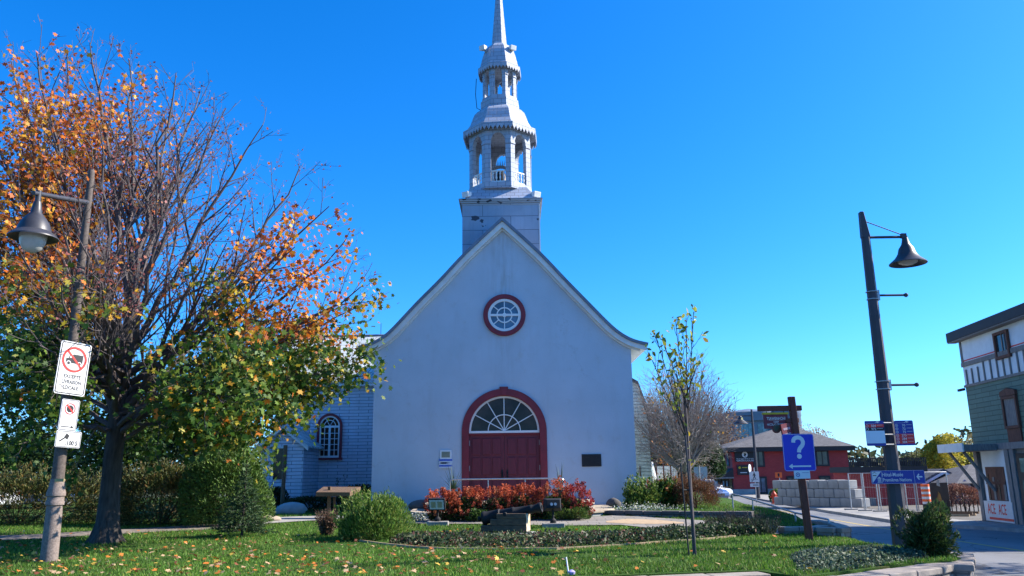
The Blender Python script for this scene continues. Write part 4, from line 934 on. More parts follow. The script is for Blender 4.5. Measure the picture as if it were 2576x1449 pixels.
for x in (-.18, .17): mb.strip([(k * x + a_, z - k * .13 + b_) for a_, b_ in circle(0, 0, k * .075, 18)], [(k * x + a_, z - k * .13 + b_) for a_, b_ in circle(0, 0, k * .05, 18)], -.0065, -.0056, True)
mb.prism([(k * x, z + k * y) for x, y in ((-.15, .1), (-.1, .1), (-.1, .04), (-.17, .04))], -.0052, -.0042); mb.build('wheel_outline', M['sign_white'], sy)
P2(f, MB()).prism([(k * x, z + k * y) for x, y in ((-.26, .22), (-.22, .26), (.26, -.22), (.22, -.26))], -.0075, -.0066).build('red_slash', M['sign_red'], t)
for j, s_ in enumerate(('EXCEPTÉ', 'LIVRAISON', 'LOCALE')):
    mb = P2(f, MB()); text(mb, s_, .01, -H * (.155 + .105 * j) + (.008 if j == 0 else 0), -.002, w=W * (.55, .62, .5)[j], h=H * (.088 if j == 0 else .072), bold=.028); mb.build('lettering', M['black'], t)
# no-stopping sign
c = P(174, 1044, Yl - .15); W, H = 46 * sl, 76 * sl
t, f = sign_panel('traffic_sign', 'small white no-stopping sign with red ring and right arrow', 'traffic sign', c, rzs, W, H, 'sign_white', 'black', .03, R(3), edge=.01)
P2(f, MB()).prism([(W * .2 * math.cos(R(22.5 + 45 * i)), H * .2 + W * .2 * math.sin(R(22.5 + 45 * i))) for i in range(8)], -.003, -.0005).build('octagon_symbol', M['black'], t)
P2(f, MB()).strip(circle(0, H * .2, W * .3, 28), circle(0, H * .2, W * .255, 28), -.006, -.0031, True).prism([(W * x, H * .2 + W * y) for x, y in ((-.22, .17), (-.17, .22), (.22, -.17), (.17, -.22))], -.0065, -.0032).build('red_ring', M['sign_red'], t)
mb = P2(f, MB()); za = -H * .38; mb.prism([(-W * .36, za - .008), (W * .2, za - .008), (W * .2, za - .028), (W * .37, za), (W * .2, za + .028), (W * .2, za + .008), (-W * .36, za + .008)], -.003, -.0005); mb.build('arrow', M['black'], t)
# tow-away tab
c = P(172, 1105, Yl - .16); W, H = 64 * sl, 40 * sl
t, f = sign_panel('traffic_sign', 'wide white tab with a black arrow symbol and the mark 100 S', 'traffic sign', c, rzs, W, H, 'sign_white', 'black', .03, R(3), edge=.01)
mb = P2(f, MB()); text(mb, '100 S', W * .18, -H * .22, -.003, w=W * .40, h=H * .28, bold=.028)
mb.prism([(-W * .36, -H * .12), (-W * .33, -H * .19), (-W * .1, H * .09), (-W * .13, H * .16)], -.003, -.0005); mb.prism([(-W * .18, H * .12), (-W * .04, -H * .04), (W * .02, H * .22), (-W * .1, H * .36)], -.0031, -.0005); mb.prism(circle(-W * .08, -H * .3, .012, 8), -.003, -.0005)
mb.build('lettering', M['black'], t)

# right lamp post with banner arms
Yr = 18.3; sR = Yr / FPX
pb = P(2268, 1375, Yr); lampR = thing('lamp_post', (pb.x, Yr, zr(Yr)), 'tall dark steel lamp post with two banner arms on the right', 'street lamp')
zq = lambda py: P(2220, py, Yr).z
MB().lathe([(20 * sR, zr(Yr)), (18.5 * sR, 1.0), (15.5 * sR, zq(1060)), (14 * sR, zq(900)), (11.5 * sR, zq(640)), (11 * sR, zq(597))], (pb.x, Yr, 0), 8, R(22.5)).build('pole', M['pole_dark'], lampR, smooth=True)
mb = MB().prism([(pb.x - 11 * sR, zq(598)), (pb.x + 11 * sR, zq(598)), (pb.x + .0 * sR, zq(533)), (pb.x - 9 * sR, zq(533))], Yr - .07, Yr + .07); mb.build('top_fin', M['pole_dark'], lampR, bevel=.01)
ah = P(2276, 596, Yr); xx = lambda px, py: P(px, py, Yr)
mb = MB().tube([V(pb.x + .05, Yr, ah.z), V(ah.x + .05, Yr, ah.z)], .032, 8); mb.tube([V(pb.x + .03, Yr, zq(556)), V(ah.x - .08, Yr, ah.z + .06)], .012, 6); mb.box(ah.x - .09, ah.x + .03, Yr - .04, Yr + .04, ah.z - .03, ah.z + .08); mb.build('arm', M['pole_dark'], lampR)
zz = lambda py: P(2276, py, Yr).z; c0 = (ah.x, Yr, 0)
MB().lathe([(7 * sR, zz(598)), (8.5 * sR, zz(606)), (11 * sR, zz(615)), (19 * sR, zz(626)), (22 * sR, zz(637)), (25 * sR, zz(642)), (31 * sR, zz(650)), (46 * sR, zz(662)), (46 * sR, zz(664)), (40 * sR, zz(662)), (24 * sR, zz(653)), (5 * sR, zz(650))], c0, 32).build('lamp_shade', M['lamp_shade'], lampR, smooth=True)
MB().lathe([(25 * sR, zz(656)), (23 * sR, zz(661)), (14 * sR, zz(665)), (2 * sR, zz(666))], c0, 24).build('lens', M['globe'], lampR, smooth=True)
for py, rr_ in ((743, 12.6), (969, 15)):
    z = zq(py); e = P(2279 if py < 800 else 2306, py - 1, Yr)
    mb = MB().tube([V(pb.x + rr_ * sR, Yr, z), V(e.x, Yr, z)], .026, 8); mb.lathe([(.01, -.05), (.045, -.03), (.052, 0), (.045, .03), (.01, .05)], (e.x, Yr, z), 12)
    arm = mb.build('banner_arm', M['pole_dark'], lampR, smooth=True)
    MB().lathe([(rr_ * sR + .025, z - .1), (rr_ * sR + .025, z - .085)], (pb.x, Yr, 0), 8, R(22.5)).lathe([(rr_ * sR + .03, z + .075), (rr_ * sR + .03, z + .09)], (pb.x, Yr, 0), 8, R(22.5)).box(pb.x + rr_ * sR - .02, pb.x + rr_ * sR + .04, Yr - .05, Yr + .05, z - .12, z + .12).build('clamp', M['galv'], arm)
# bus stop signs
def bus(c, W, H, lab, rows, blank):
    t, f = sign_panel('bus_stop_sign', lab, 'bus sign', c, R(-4), W, H, 'sign_navy', None, .025)
    n = len(rows); top = H / 2 - H * .135; rh = H * .133
    for i, (col, ic, num) in enumerate(rows):
        z1 = top - i * rh; z0 = z1 - rh + H * .008
        P2(f, MB()).box(-W / 2 + .006, W / 2 - .006, -.003, -.0005, z0, z1).build('route_band', M[col], t)
        mb = P2(f, MB()); text(mb, num, (-W * .02 if len(num) == 2 else -W * .06), (z0 + z1) / 2, -.006, h=rh * .72); mb.build('route_number', M['sign_white'], t)
        mb = P2(f, MB()); mb.strip(circle(-W * .40, (z0 + z1) / 2, rh * .42, 16), circle(-W * .40, (z0 + z1) / 2, rh * .33, 16), -.006, -.0031, True)
        if ic: text(mb, ic, -W * .40, (z0 + z1) / 2, -.006, h=rh * .42)
        mb.box(W * .12, W * .42, -.0045, -.0031, z1 - rh * .34, z1 - rh * .25); mb.build('route_symbol', M['sign_white'], t)
    if blank: P2(f, MB()).box(-W / 2 + .004, W / 2 - .004, -.003, -.0005, -H / 2 + H * .10, top - n * rh).build('blank_panel', M['sign_pale'], t)
    mb = P2(f, MB()); mb.box(-W * .45, 0, -.003, -.0005, H * .40, H * .408); mb.prism([(W * .0 + x * W * .3, H * .425 + z * H * .07) for x, z in ((0, 0), (.3, .1), (.35, .8), (1, .95), (.6, .3), (.95, .1), (.5, -.3), (.45, .2), (.2, -.3))], -.0035, -.0005); mb.build('header_mark', M['sign_white'], t)
    mb = MB()
    for z in (.42, -.05, -.45): mb.tube([V(c.x, c.y + .02, c.z + z * H), V(pb.x, Yr - .2, c.z + z * H)], .014, 6)
    mb.build('bracket', M['galv'], t)
Ys = Yr - .32
bus(P(2202, 1090, Ys), 46 * Ys / FPX, 61 * Ys / FPX, 'left bus stop sign with routes 584 and 972 over a blank pale panel', [('sign_red', '', '584'), ('black', '', '972')], True)
bus(P(2276, 1089, Ys), 45 * Ys / FPX, 61 * Ys / FPX, 'right bus stop sign listing routes 70 to 384 on blue and red', [('sign_navy', 'B', '70'), ('sign_navy', 'B', '72'), ('sign_navy', 'B', '75'), ('sign_red', 'X', '273'), ('sign_red', 'X', '284'), ('sign_red', 'X', '384')], False)
# blue guide sign
Yg = Yr - .3; c = P(2259, 1200, Yg); W, H = 129 * Yg / FPX, 32 * Yg / FPX
t, f = sign_panel('guide_sign', 'long blue guide sign reading Hôtel-Musée Premières Nations with left arrow', 'guide sign', c, R(-3), W, H, 'sign_navy', 'sign_white', .03, edge=.004)
P2(f, MB()).prism([(-W * .48, -H * .42), (-W * .48, H * .43), (-W * .305, H * .43)], -.0035, -.0005).build('white_corner', M['sign_white'], t)
P2(f, MB()).box(-W * .30, -W * .296, -.004, -.0005, -H * .45, H * .45).box(W * .30, W * .304, -.004, -.0005, -H * .45, H * .45).build('divider', M['sign_white'], t)
mb = P2(f, MB()); text(mb, 'Hôtel-Musée', -W * .095, H * .19, -.004, w=W * .385, h=H * .28); text(mb, 'Premières Nations', -W * .02, -H * .20, -.004, w=W * .53, h=H * .25); mb.build('lettering', M['sign_white'], t)
mb = P2(f, MB()); mb.prism([(W * x, H * z) for x, z in ((.34, 0), (.385, .24), (.40, .18), (.375, .05), (.45, .05), (.45, -.05), (.375, -.05), (.40, -.18), (.385, -.24))], -.004, -.0005); mb.build('arrow', M['sign_white'], t)
mb = P2(f, MB()); mb.prism([(W * (-.43 + x), H * (.21 + z)) for x, z in ((-.035, .08), (0, .19), (.035, .08), (.035, .05), (0, .15), (-.035, .05))], -.005, -.0036); mb.box(-W * .465, -W * .40, -.005, -.0036, H * .10, H * .16); mb.build('bed_symbol', M['black'], t)
mb = P2(f, MB()); mb.prism([(W * (-.35 + x), H * (-.1 + z)) for x, z in ((-.04, 0), (0, .14), (.04, 0))], -.004, -.0005)
for k in range(4): x = W * (-.375 + .0165 * k); mb.box(x - .005, x + .005, -.004, -.0005, -H * .33, -H * .12)
mb.box(-W * .39, -W * .31, -.004, -.0005, -H * .39, -H * .35); mb.build('museum_symbol', M['sign_white'], t)

# hanging sign post with question mark sign
Yp = 19.6; sp = Yp / FPX; pq = on(2037, 1358); pq = P(2037, 1358, Yp); pq.z = hl(pq.x, Yp)
post = thing('sign_post', pq, 'red-brown timber signpost with two cross beams beside the lawn edge', 'sign post')
zp = lambda py: P(2010, py, Yp).z
tp_ = P(1990, 998, Yp); hw = 7.5 * sp
MB().add([(x + s_ * hw, Yp + d_, z) for x, z in ((pq.x, pq.z - .2), (tp_.x, tp_.z)) for s_, d_ in ((-1, -.08), (1, -.08), (1, .08), (-1, .08))], [(0, 3, 2, 1), (4, 5, 6, 7), (0, 1, 5, 4), (1, 2, 6, 5), (2, 3, 7, 6), (3, 0, 4, 7)]).build('post', M['wood_post'], post, bevel=.012)
b0, b1 = P(1906, 1028, Yp), P(2015, 1020, Yp); MB().box(b0.x, b1.x, Yp - .06, Yp + .06, zp(1033), zp(1020)).build('beam', M['wood_post'], post, bevel=.01)
b2 = P(2008, 1050, Yp); MB().box(P(1975, 1055, Yp).x, P(2008, 1055, Yp).x, Yp - .055, Yp + .055, zp(1063), zp(1052)).build('beam', M['wood_post'], post, bevel=.01)
hx0, hx1 = P(1922, 1065, Yp).x, P(1982, 1065, Yp).x; hxm = (hx0 + hx1) / 2; hz1, hz0 = zp(1042), zp(1084)
hs = thing('hanging_sign', (hxm, Yp, hz0), 'maroon hanging board reading TSAWENHOHI under a yellow-green top edge', 'hanging sign'); W = hx1 - hx0
arcp = [(hxm + W * .5, hz1), (hxm + W * .5, hz0 + .06)] + [(hxm + W * .18, hz0 + .06)] + arc(hxm, hz0 + .05, W * .17, 0, -180, 12) + [(hxm - W * .18, hz0 + .06), (hxm - W * .5, hz0 + .06), (hxm - W * .5, hz1)]
MB().prism(arcp, Yp - .03, Yp + .03).build('board', M['sign_maroon'], hs)
MB().box(hxm - W * .53, hxm + W * .53, Yp - .06, Yp + .06, hz1 + .001, hz1 + .045).build('top_edge', M['yellow'], hs)
mb = MB(); text(mb, 'TSAWENHOHI', hxm, lerp(hz0, hz1, .76), Yp - .034, w=W * .78, h=.072); mb.build('lettering', M['sign_white'], hs); mb = MB(); text(mb, 'CHEF', hxm, lerp(hz0, hz1, .55), Yp - .034, w=W * .22, h=.045); mb.build('lettering', M['sign_white'], hs); mb = MB(); text(mb, 'NICOLAS-VINCENT', hxm, lerp(hz0, hz1, .40), Yp - .034, w=W * .78, h=.05); mb.build('lettering', M['sign_white'], hs); mb = MB(); mb.box(hxm - W * .3, hxm + W * .3, Yp - .034, Yp - .031, lerp(hz0, hz1, .655), lerp(hz0, hz1, .665)); mb.build('underline', M['sign_white'], hs)
em = MB().prism(circle(hxm, hz0 + .07, W * .13, 20), Yp - .035, Yp - .031).build('emblem', mat('dark_green_emblem', (.05, .09, .06), .6, .5, 14, .05, col2=(.16, .05, .03)), hs)
MB().strip(circle(hxm, hz0 + .07, W * .165, 24), circle(hxm, hz0 + .07, W * .145, 24), Yp - .036, Yp - .0312, True).build('ring', M['wood'], em)
for x in (hxm - W * .36, hxm + W * .36): MB().tube([V(x, Yp, zp(1034)), V(x, Yp, hz1 + .03)], .01, 6).build('chain', M['iron'], hs)
# small board half hidden behind the blue sign
q = P(1979, 1083, Yp - .1); t = thing('small_sign', q, 'small dark maroon board half hidden behind the blue question-mark sign', 'sign'); f = frame_at(q, R(28)); mb = MB(); mb.M = f @ Matrix.Rotation(R(-10), 4, 'Y'); mb.box(-.17, .15, -.02, .02, -.17, .17); mb.build('board', M['sign_maroon'], t)
mb = MB(); mb.M = f @ Matrix.Rotation(R(-10), 4, 'Y'); mb.box(-.12, .1, -.024, -.0205, .02, .07); mb.box(-.12, .1, -.024, -.0205, -.1, -.06); mb.build('faded_letters', M['pinkish'], t)
Yb = Yp - .17; c = P(2010, 1138, Yb); W, H = 80 * Yb / FPX, 90 * Yb / FPX
t, f = sign_panel('information_sign', 'bright blue question-mark sign with a left arrow on the timber post', 'road sign', c, R(4), W, H, 'sign_blue', 'sign_white', .06, edge=.008)
MB().M; mb = P2(f, MB()); q_ = [(-.155, .265), (-.15, .32), (-.12, .365), (-.07, .395), (0, .405), (.07, .39), (.125, .35), (.15, .29), (.145, .23), (.115, .18), (.07, .14), (.03, .10), (.008, .055), (.0, .0)]; n_ = len(q_)
def off_(s_):
    out = []
    for i in range(n_):
        a_, b_ = q_[max(i - 1, 0)], q_[min(i + 1, n_ - 1)]; tx_, tz_ = (b_[0] - a_[0]) * W, (b_[1] - a_[1]) * H; L_ = math.hypot(tx_, tz_); out.append((q_[i][0] * W - s_ * tz_ / L_ * W * .062, q_[i][1] * H + s_ * tx_ / L_ * W * .062))
    return out
mb.strip(off_(1), off_(-1), -.004, -.0005); mb.prism(circle(0, -H * .105, W * .075, 20), -.004, -.0005); mb.build('question_mark', M['sign_pale'], t)
mb = P2(f, MB()); za = -H * .37; mb.prism([(-W * .36, za), (-W * .24, za + H * .07), (-W * .24, za + H * .02), (W * .34, za + H * .02), (W * .34, za - H * .02), (-W * .24, za - H * .02), (-W * .24, za - H * .07)], -.004, -.0005); mb.build('arrow', M['sign_pale'], t)
mb = P2(f, MB()); mb.box(-.1, .1, .013, .07, -H * .4, H * .4); mb.build('bracket', M['galv'], t)
c = P(2018, 1194, Yb - .01); W, H = 40 * Yb / FPX, 19 * Yb / FPX
t, f = sign_panel('small_sign', 'small grey-white plate with a round seal below the blue question-mark sign', 'sign', c, R(4), W, H, 'sign_pale', None, .01)
P2(f, MB()).strip(circle(-W * .27, 0, H * .27, 20), circle(-W * .27, 0, H * .2, 20), -.003, -.0005, True).build('seal', M['sign_navy'], t); mb = P2(f, MB()); mb.prism([(-W * .27 + x * H, z * H) for x, z in ((-.1, .1), (0, -.12), (.1, .1))], -.003, -.0005); mb.box(.0, W * .42, -.003, -.0005, H * .22, H * .26); mb.build('print', M['sign_navy'], t)

# ================================================================ BUILDINGS ON THE RIGHT
# pale house behind the church with gambrel end, porch steps and white balustrade
YH = 41; gx = lambda px, py: q2(px, py, YH)
ho = thing('gambrel_house', (gx(1560, 1240)[0], YH, .1), 'pale grey-green sided house with gambrel end just right of the church', 'house')
pr = [gx(1450, 1250), gx(1462, 1062), gx(1490, 968), gx(1545, 935), gx(1604, 968), gx(1631, 1062), gx(1643, 1250)]
MB().prism(pr, YH, 52).build('wall', M['pale_clap'], ho)
MB().strip([(pr[1][0] - .25, pr[1][1] - .15)] + pr[2:5] + [(pr[5][0] + .15, pr[5][1] - .15)], [(pr[1][0] - .25, pr[1][1] + .0)] + [(p[0], p[1] + .16) for p in pr[2:5]] + [(pr[5][0] + .22, pr[5][1] + .02)], YH - .2, 52.2).build('roof', M['shingle'], ho)
MB().box(gx(1600, 1240)[0], pr[6][0] + .02, YH - .02, YH + .3, -.3, gx(1600, 1222)[1]).build('foundation', M['concrete'], ho)
q = gx(1610, 1185); MB().box(q[0] - .02, q[0] + .02, YH - .05, YH - .003, q[1] - .25, q[1] + .25).build('cleat', M['rust_wood'], ho)
dk = thing('porch', P(1676, 1240, 43.5), 'white panelled porch rail and dark red steps beside the pale house', 'porch')
d0, d1 = P(1652, 1200, 43.5), P(1706, 1200, 43.5); zd = P(1680, 1208, 43.5).z
MB().box(d0.x, d1.x, 43.5, 47, zd - .14, zd).build('deck', M['wood_post'], dk)
for k in range(3):
    x0 = lerp(d0.x, d1.x, k / 3) + .04; MB().box(x0, lerp(d0.x, d1.x, (k + 1) / 3) - .03, 43.52, 43.58, zd + .05, zd + .72).build('rail_panel', M['white'], dk)
    MB().box(x0 - .05, x0 - .005, 43.5, 43.57, zd - .1, zd + 1.7 if k else zd + .9).build('post', M['wood_post'], dk)
for k in range(4): z = lerp(.2, zd - .2, k / 3.2); MB().box(d0.x + .1, d1.x, 43.4 - .28 * (3 - k), 43.7 - .28 * (3 - k), z - .04, z).build('step', M['wood_grey'], dk)
MB().add([(d0.x - .22, 42.3, .2), (d0.x - .14, 42.3, .2), (d0.x - .14, 43.6, zd), (d0.x - .22, 43.6, zd), (d0.x - .22, 42.3, .95), (d0.x - .14, 42.3, .95), (d0.x - .14, 43.6, zd + .95), (d0.x - .22, 43.6, zd + .95)], [(0, 3, 2, 1), (4, 5, 6, 7), (0, 1, 5, 4), (1, 2, 6, 5), (2, 3, 7, 6), (3, 0, 4, 7)]).build('stair_rail', M['white'], dk)
# red shop
YS = 80; rx = lambda px, py: q2(px, py, YS)
rzb = zr(80) - .1; x0, x1 = rx(1843, 1180)[0], rx(2136, 1180)[0]; zev = rx(1990, 1124)[1]; YB_ = 89
shop = thing('red_shop', (lerp(x0, x1, .5), YS, rzb), 'dark red two-storey shop with hipped grey roof and black signs', 'house')
MB().box(x0, x1, YS, YB_, rzb, zev + .1).build('wall', M['red_brick'], shop)
MB().box(x0 - .04, x1 + .04, YS - .04, YB_ + .04, rzb - .5, rzb + .75).build('foundation', M['block'], shop)
e = .6; ap = (P(1952, 1078, 84.5), P(2010, 1079, 84.5)); zr_ = ap[0].z
rf = MB(); rf.add([(x0 - e, YS - e, zev), (x1 + e, YS - e, zev), (x1 + e, YB_ + e, zev), (x0 - e, YB_ + e, zev), (ap[0].x, 84.5, zr_), (ap[1].x, 84.5, zr_)], [(0, 1, 5, 4), (1, 2, 5), (2, 3, 4, 5), (3, 0, 4), (3, 2, 1, 0)])
rfo = rf.build('roof', M['shingle'], shop)
MB().box(x0 - e + .02, x1 + e - .02, YS - e + .02, YB_ + e - .02, zev - .42, zev - .004).build('fascia', M['dark_trim'], rfo)
def swin(a, b, c_, d, parent, m='glass', Y=YS, curtain=False, name='window'):
    p, q = q2(a, d, Y), q2(b, c_, Y)
    o = MB().box(p[0], q[0], Y - .06, Y - .005, p[1], q[1]).build(name, M[m], parent)
    MB().strip([(p[0] - .16, p[1] - .16), (q[0] + .16, p[1] - .16), (q[0] + .16, q[1] + .16), (p[0] - .16, q[1] + .16)], [(p[0], p[1]), (q[0], p[1]), (q[0], q[1]), (p[0], q[1])], Y - .1, Y - .006, True).build('frame', M['dark_trim'], o)
    mb = MB(); mb.box((p[0] + q[0]) / 2 - .04, (p[0] + q[0]) / 2 + .04, Y - .08, Y - .061, p[1], q[1]); mb.build('mullion', M['dark_trim'], o)
    if curtain: MB().box(p[0] + .1, q[0] - .1, Y - .075, Y - .0615, p[1], lerp(p[1], q[1], .5)).build('poster', mat('pale_green_poster', (.35, .5, .45), .6, .4, 2, .05), o)
    return o
swin(1899, 1917, 1137, 1171, shop); swin(2057, 2079, 1136, 1169, shop); swin(1984, 2003, 1202, 1222, shop); swin(2066, 2084, 1201, 1222, shop, curtain=True)
swin(1905, 1924, 1203, 1238, shop, 'glass_blue', name='shop_door')
# side windows and awning on the left wall
for k, ya in enumerate((81.0, 82.6, 84.8, 86.3)):
    w_ = .5 if k < 2 else .7; o = MB().box(x0 - .06, x0 - .005, ya, ya + w_ * 1.6, rx(1840, 1172)[1], rx(1840, 1136)[1]).build('window', M['glass'], shop)
    MB().box(x0 - .075, x0 - .062, ya + .1, ya + w_ * 1.4, rx(1840, 1170)[1], rx(1840, 1140)[1]).build('pane', M['curtain' if k > 1 else 'glass_blue'], o)
az0, az1 = rx(1840, 1200)[1], rx(1840, 1178)[1]
aw_ = MB(); aw_.add([(x0 - 1.3, YS - .3, az0), (x0 - .01, YS - .3, az1), (x0 - .01, YB_, az1), (x0 - 1.3, YB_, az0), (x0 - .01, YS - .3, az0), (x0 - .01, YB_, az0)], [(0, 3, 2, 1), (0, 1, 4), (3, 5, 2), (0, 4, 5, 3), (1, 2, 5, 4)]); aw_.build('awning', M['dark_trim'], shop)
MB().box(x0 - 1.35, x0 - .01, YS - .32, YB_ + .05, az0 - .14, az0 - .005).build('awning_edge', M['wood_grey'], shop)
for k in range(6):
    ya = 80.4 + k * 1.35; o = MB().box(x0 - .07, x0 - .005, ya, ya + 1.0, rzb + .8, az0 - .2).build('shop_window', M['glass'], shop)
    if k in (1, 2, 4): MB().box(x0 - .085, x0 - .072, ya + .2, ya + .7, rzb + 1.0, az0 - .4).build('display', M['curtain'], o)
# shop signs
p, q = rx(1849, 1162), rx(1897, 1134); cx_ = (p[0] + q[0]) / 2; W = q[0] - p[0]; H = q[1] - p[1]
t = thing('shop_sign', (cx_, YS - .1, p[1]), 'large black sign with a round white emblem reading RAQUETTES GRÔS-LOUIS', 'shop sign')
MB().box(p[0], q[0], YS - .12, YS - .01, p[1], q[1]).build('panel', M['black'], t)
zc_ = lerp(p[1], q[1], .66); em = MB().prism(circle(cx_, zc_, H * .27, 24), YS - .135, YS - .121).build('emblem', M['sign_white'], t)
MB().prism([(cx_ + H * x, zc_ + H * z) for x, z in ((-.12, -.1), (-.06, -.16), (.08, -.2), (.06, -.08), (.15, -.02), (.1, .1), (-.02, .13), (-.12, .06), (-.05, .02))], YS - .142, YS - .1355).build('profile_mark', M['black'], em)
mb = MB(); text(mb, 'RAQUETTES', cx_, lerp(p[1], q[1], .27), YS - .128, w=W * .86, h=H * .09); text(mb, 'GRÔS-LOUIS', cx_, lerp(p[1], q[1], .13), YS - .128, w=W * .86, h=H * .19); mb.build('lettering', M['sign_white'], t)
p, q = rx(1855, 1195), rx(1888, 1170); W = q[0] - p[0]; H = q[1] - p[1]
t = thing('shop_sign', ((p[0] + q[0]) / 2, YS - .1, p[1]), 'dark brown sign with a small yellow disc below the black shop sign', 'shop sign')
MB().box(p[0], q[0], YS - .12, YS - .01, p[1], q[1]).build('panel', M['dark_trim'], t)
MB().prism(circle(lerp(p[0], q[0], .18), lerp(p[1], q[1], .75), H * .13, 16), YS - .13, YS - .121).build('disc', M['yellow'], t)
MB().box(lerp(p[0], q[0], .35), lerp(p[0], q[0], .75), YS - .13, YS - .121, lerp(p[1], q[1], .72), lerp(p[1], q[1], .8)).build('gold_line', M['yellow'], t)
MB().box(lerp(p[0], q[0], .2), lerp(p[0], q[0], .68), YS - .13, YS - .121, lerp(p[1], q[1], .2), lerp(p[1], q[1], .28)).build('white_line', M['sign_white'], t)
# red annex with black deck
YA = 46.5; ax_ = lambda px, py: q2(px, py, YA); an = thing('annex', (ax_(2220, 1280)[0], YA, zr(YA)), 'low red annex with a black slatted roof deck behind the wire fence', 'building')
a0, a1_ = ax_(2140, 1200)[0], ax_(2318, 1200)[0]; zd0 = ax_(2230, 1188)[1]; zd1 = ax_(2230, 1152)[1]
MB().box(a0, a1_, YA, YA + 2.5, zr(YA) - .3, zd0 - .01).build('wall', M['red_brick'], an)
MB().box(a0 - .15, a1_ + .25, YA - .3, YA + 2.6, zd0, zd0 + .32).build('deck', M['dark_trim'], an)
for k in range(46):
    x = lerp(a0 - .12, a1_ + .2, k / 45); MB().box(x - .028, x + .028, YA - .28, YA - .25, zd0 + .33, zd1 - .08 + .02 * ((k * 7) % 3)).build('slat', M['dark_trim'], an)
MB().box(a0 - .15, a1_ + .25, YA - .31, YA - .24, zd1 - .06, zd1).build('deck_rail', M['dark_trim'], an)
for k in range(5): MB().box(lerp(a0, a1_, .06 + .2 * k), lerp(a0, a1_, .06 + .2 * k + .13), YA - .18, YA - .06, zd0 + .34, zd1 - .2).build('planter', M['black'], an)
MB().tube([V(ax_(2222, 1200)[0], YA + 1.5, zd0), V(ax_(2222, 1200)[0], YA + 1.5, ax_(2222, 1128)[1])], .05, 6).build('chimney_pipe', M['iron'], an)
for px in (2190, 2262):
    p, q = ax_(px - 12, 1283), ax_(px + 12, 1252); MB().box(p[0], q[0], YA - .04, YA - .005, p[1], q[1]).build('window', M['wood_grey'], an)
# concrete blocks
b0, b1 = P(1958, 1274, 50), P(2180, 1282, 44.0); n = 9; first = None
for row in range(3):
    cnt = n if row == 0 else (n if row == 1 else n - 1)
    for k in range(cnt):
        u = (k + (.5 if row == 1 else 0)) / n; 
        if u + 1 / n > 1.01 + (0.06 if row == 0 else 0): continue
        c = b0.lerp(b1, u + .5 / n); bw = (b1 - b0).length / n; hb_ = .47; z = zr(c.y) + .15 + row * (hb_ + .006)
        if first is None:
            m_ = MB(); m_.box(-bw / 2 + .012, bw / 2 - .012, -.32, .32, 0, hb_); first = m_.build('concrete_block', M['block'], bevel=.04); o = first
        else: o = first.copy(); COL.objects.link(o)
        o.location = (c.x, c.y + rnd.uniform(-.03, .03), z); o.rotation_euler.z = math.atan2((b1 - b0).y, (b1 - b0).x) + rnd.uniform(-.02, .02); o.scale = (1, 1, rnd.uniform(.98, 1.0) if row < 2 else rnd.uniform(.95, 1.05))
        tag(o, ['grey cast concrete block in the bottom course of the stacked barrier', 'grey cast concrete block in the middle course of the stacked barrier', 'grey cast concrete block in the top course of the stacked barrier'][row], 'concrete block', ['bottom course concrete blocks', 'middle course concrete blocks', 'top course concrete blocks'][row])
# wire fence panels
fp = [P(2142, 1290, 41.5), P(2178, 1297, 40), P(2216, 1303, 39), P(2284, 1303, 38.5), P(2312, 1308, 37.5), P(2398, 1308, 37.8)]
for k in range(5):
    a_, b_ = fp[k].copy(), fp[k + 1].copy(); a_.z = zr(a_.y) + .15; b_.z = zr(b_.y) + .15; h = 1.75
    if (b_ - a_).length < .3: continue
    t = thing('wire_fence', a_.lerp(b_, .5), ['temporary wire fence panel against the right end of the concrete blocks', 'temporary wire fence panel left of the dark lamp post', 'temporary wire fence panel behind the dark lamp post', 'narrow wire fence panel left of the striped drum', 'temporary wire fence panel around the dark poster board'][k], 'fence', 'temporary wire fence panels')
    i_ = (b_ - a_).normalized() * .06
    MB().tube([a_ + i_, a_ + i_ + V(0, 0, h), b_ - i_ + V(0, 0, h), b_ - i_], .028, 6).build('frame', M['galv'], t)
    mb = MB()
    L = (b_ - a_).length
    for j in range(1, int(L / .16)): u = j / int(L / .16); q = a_.lerp(b_, u); mb.tube([q + V(0, 0, .08), q + V(0, 0, h)], .003, 3, False)
    for z in (.1, .6, 1.1): mb.tube([a_ + i_ + V(0, 0, z), b_ - i_ + V(0, 0, z)], .010, 4, False)
    mb.build('wire_mesh', M['galv'], t)
    MB().box(a_.x - .3, a_.x + .3, a_.y - .12, a_.y + .12, a_.z - .1, a_.z + .06).build('foot', M['concrete'], t, bevel=.02)
# striped traffic drum and dark poster board
Yd = 35; d0 = P(2334, 1282, Yd); d0.z = zr(Yd) + .15; t = thing('traffic_drum', d0, 'tall orange and white striped traffic drum by the poster board', 'traffic drum')
zt_ = P(2330, 1218, Yd).z; zb_ = P(2336, 1268, Yd).z; MB().lathe([(.24, 0), (.24, .1), (.17, .14), (.17, zb_ - d0.z)], d0, 16).build('base', M['rubber'], t)
for k in range(8): MB().lathe([(.165, zb_ - d0.z + (zt_ - zb_) * k / 8 + .001), (.165, zb_ - d0.z + (zt_ - zb_) * (k + 1) / 8)], d0, 18).build('stripe', M['sign_white' if k % 2 == 0 else 'sign_orange'], t, smooth=True)
Yd = 36.5; p, q = P(2350, 1303, Yd), P(2377, 1214, Yd); t = thing('poster_board', V((p.x + q.x) / 2, Yd, p.z), 'tall dark poster board with a gold figure behind the shrub', 'poster')
MB().box(p.x, q.x + .1, Yd, Yd + .06, zr(Yd) + .2, q.z).build('board', mat('dark_poster_print', (.035, .022, .02), .5, .5, 3, .02, col2=(.06, .045, .03)), t)
zm = lerp(p.z, q.z, .55); xm = (p.x + q.x) / 2
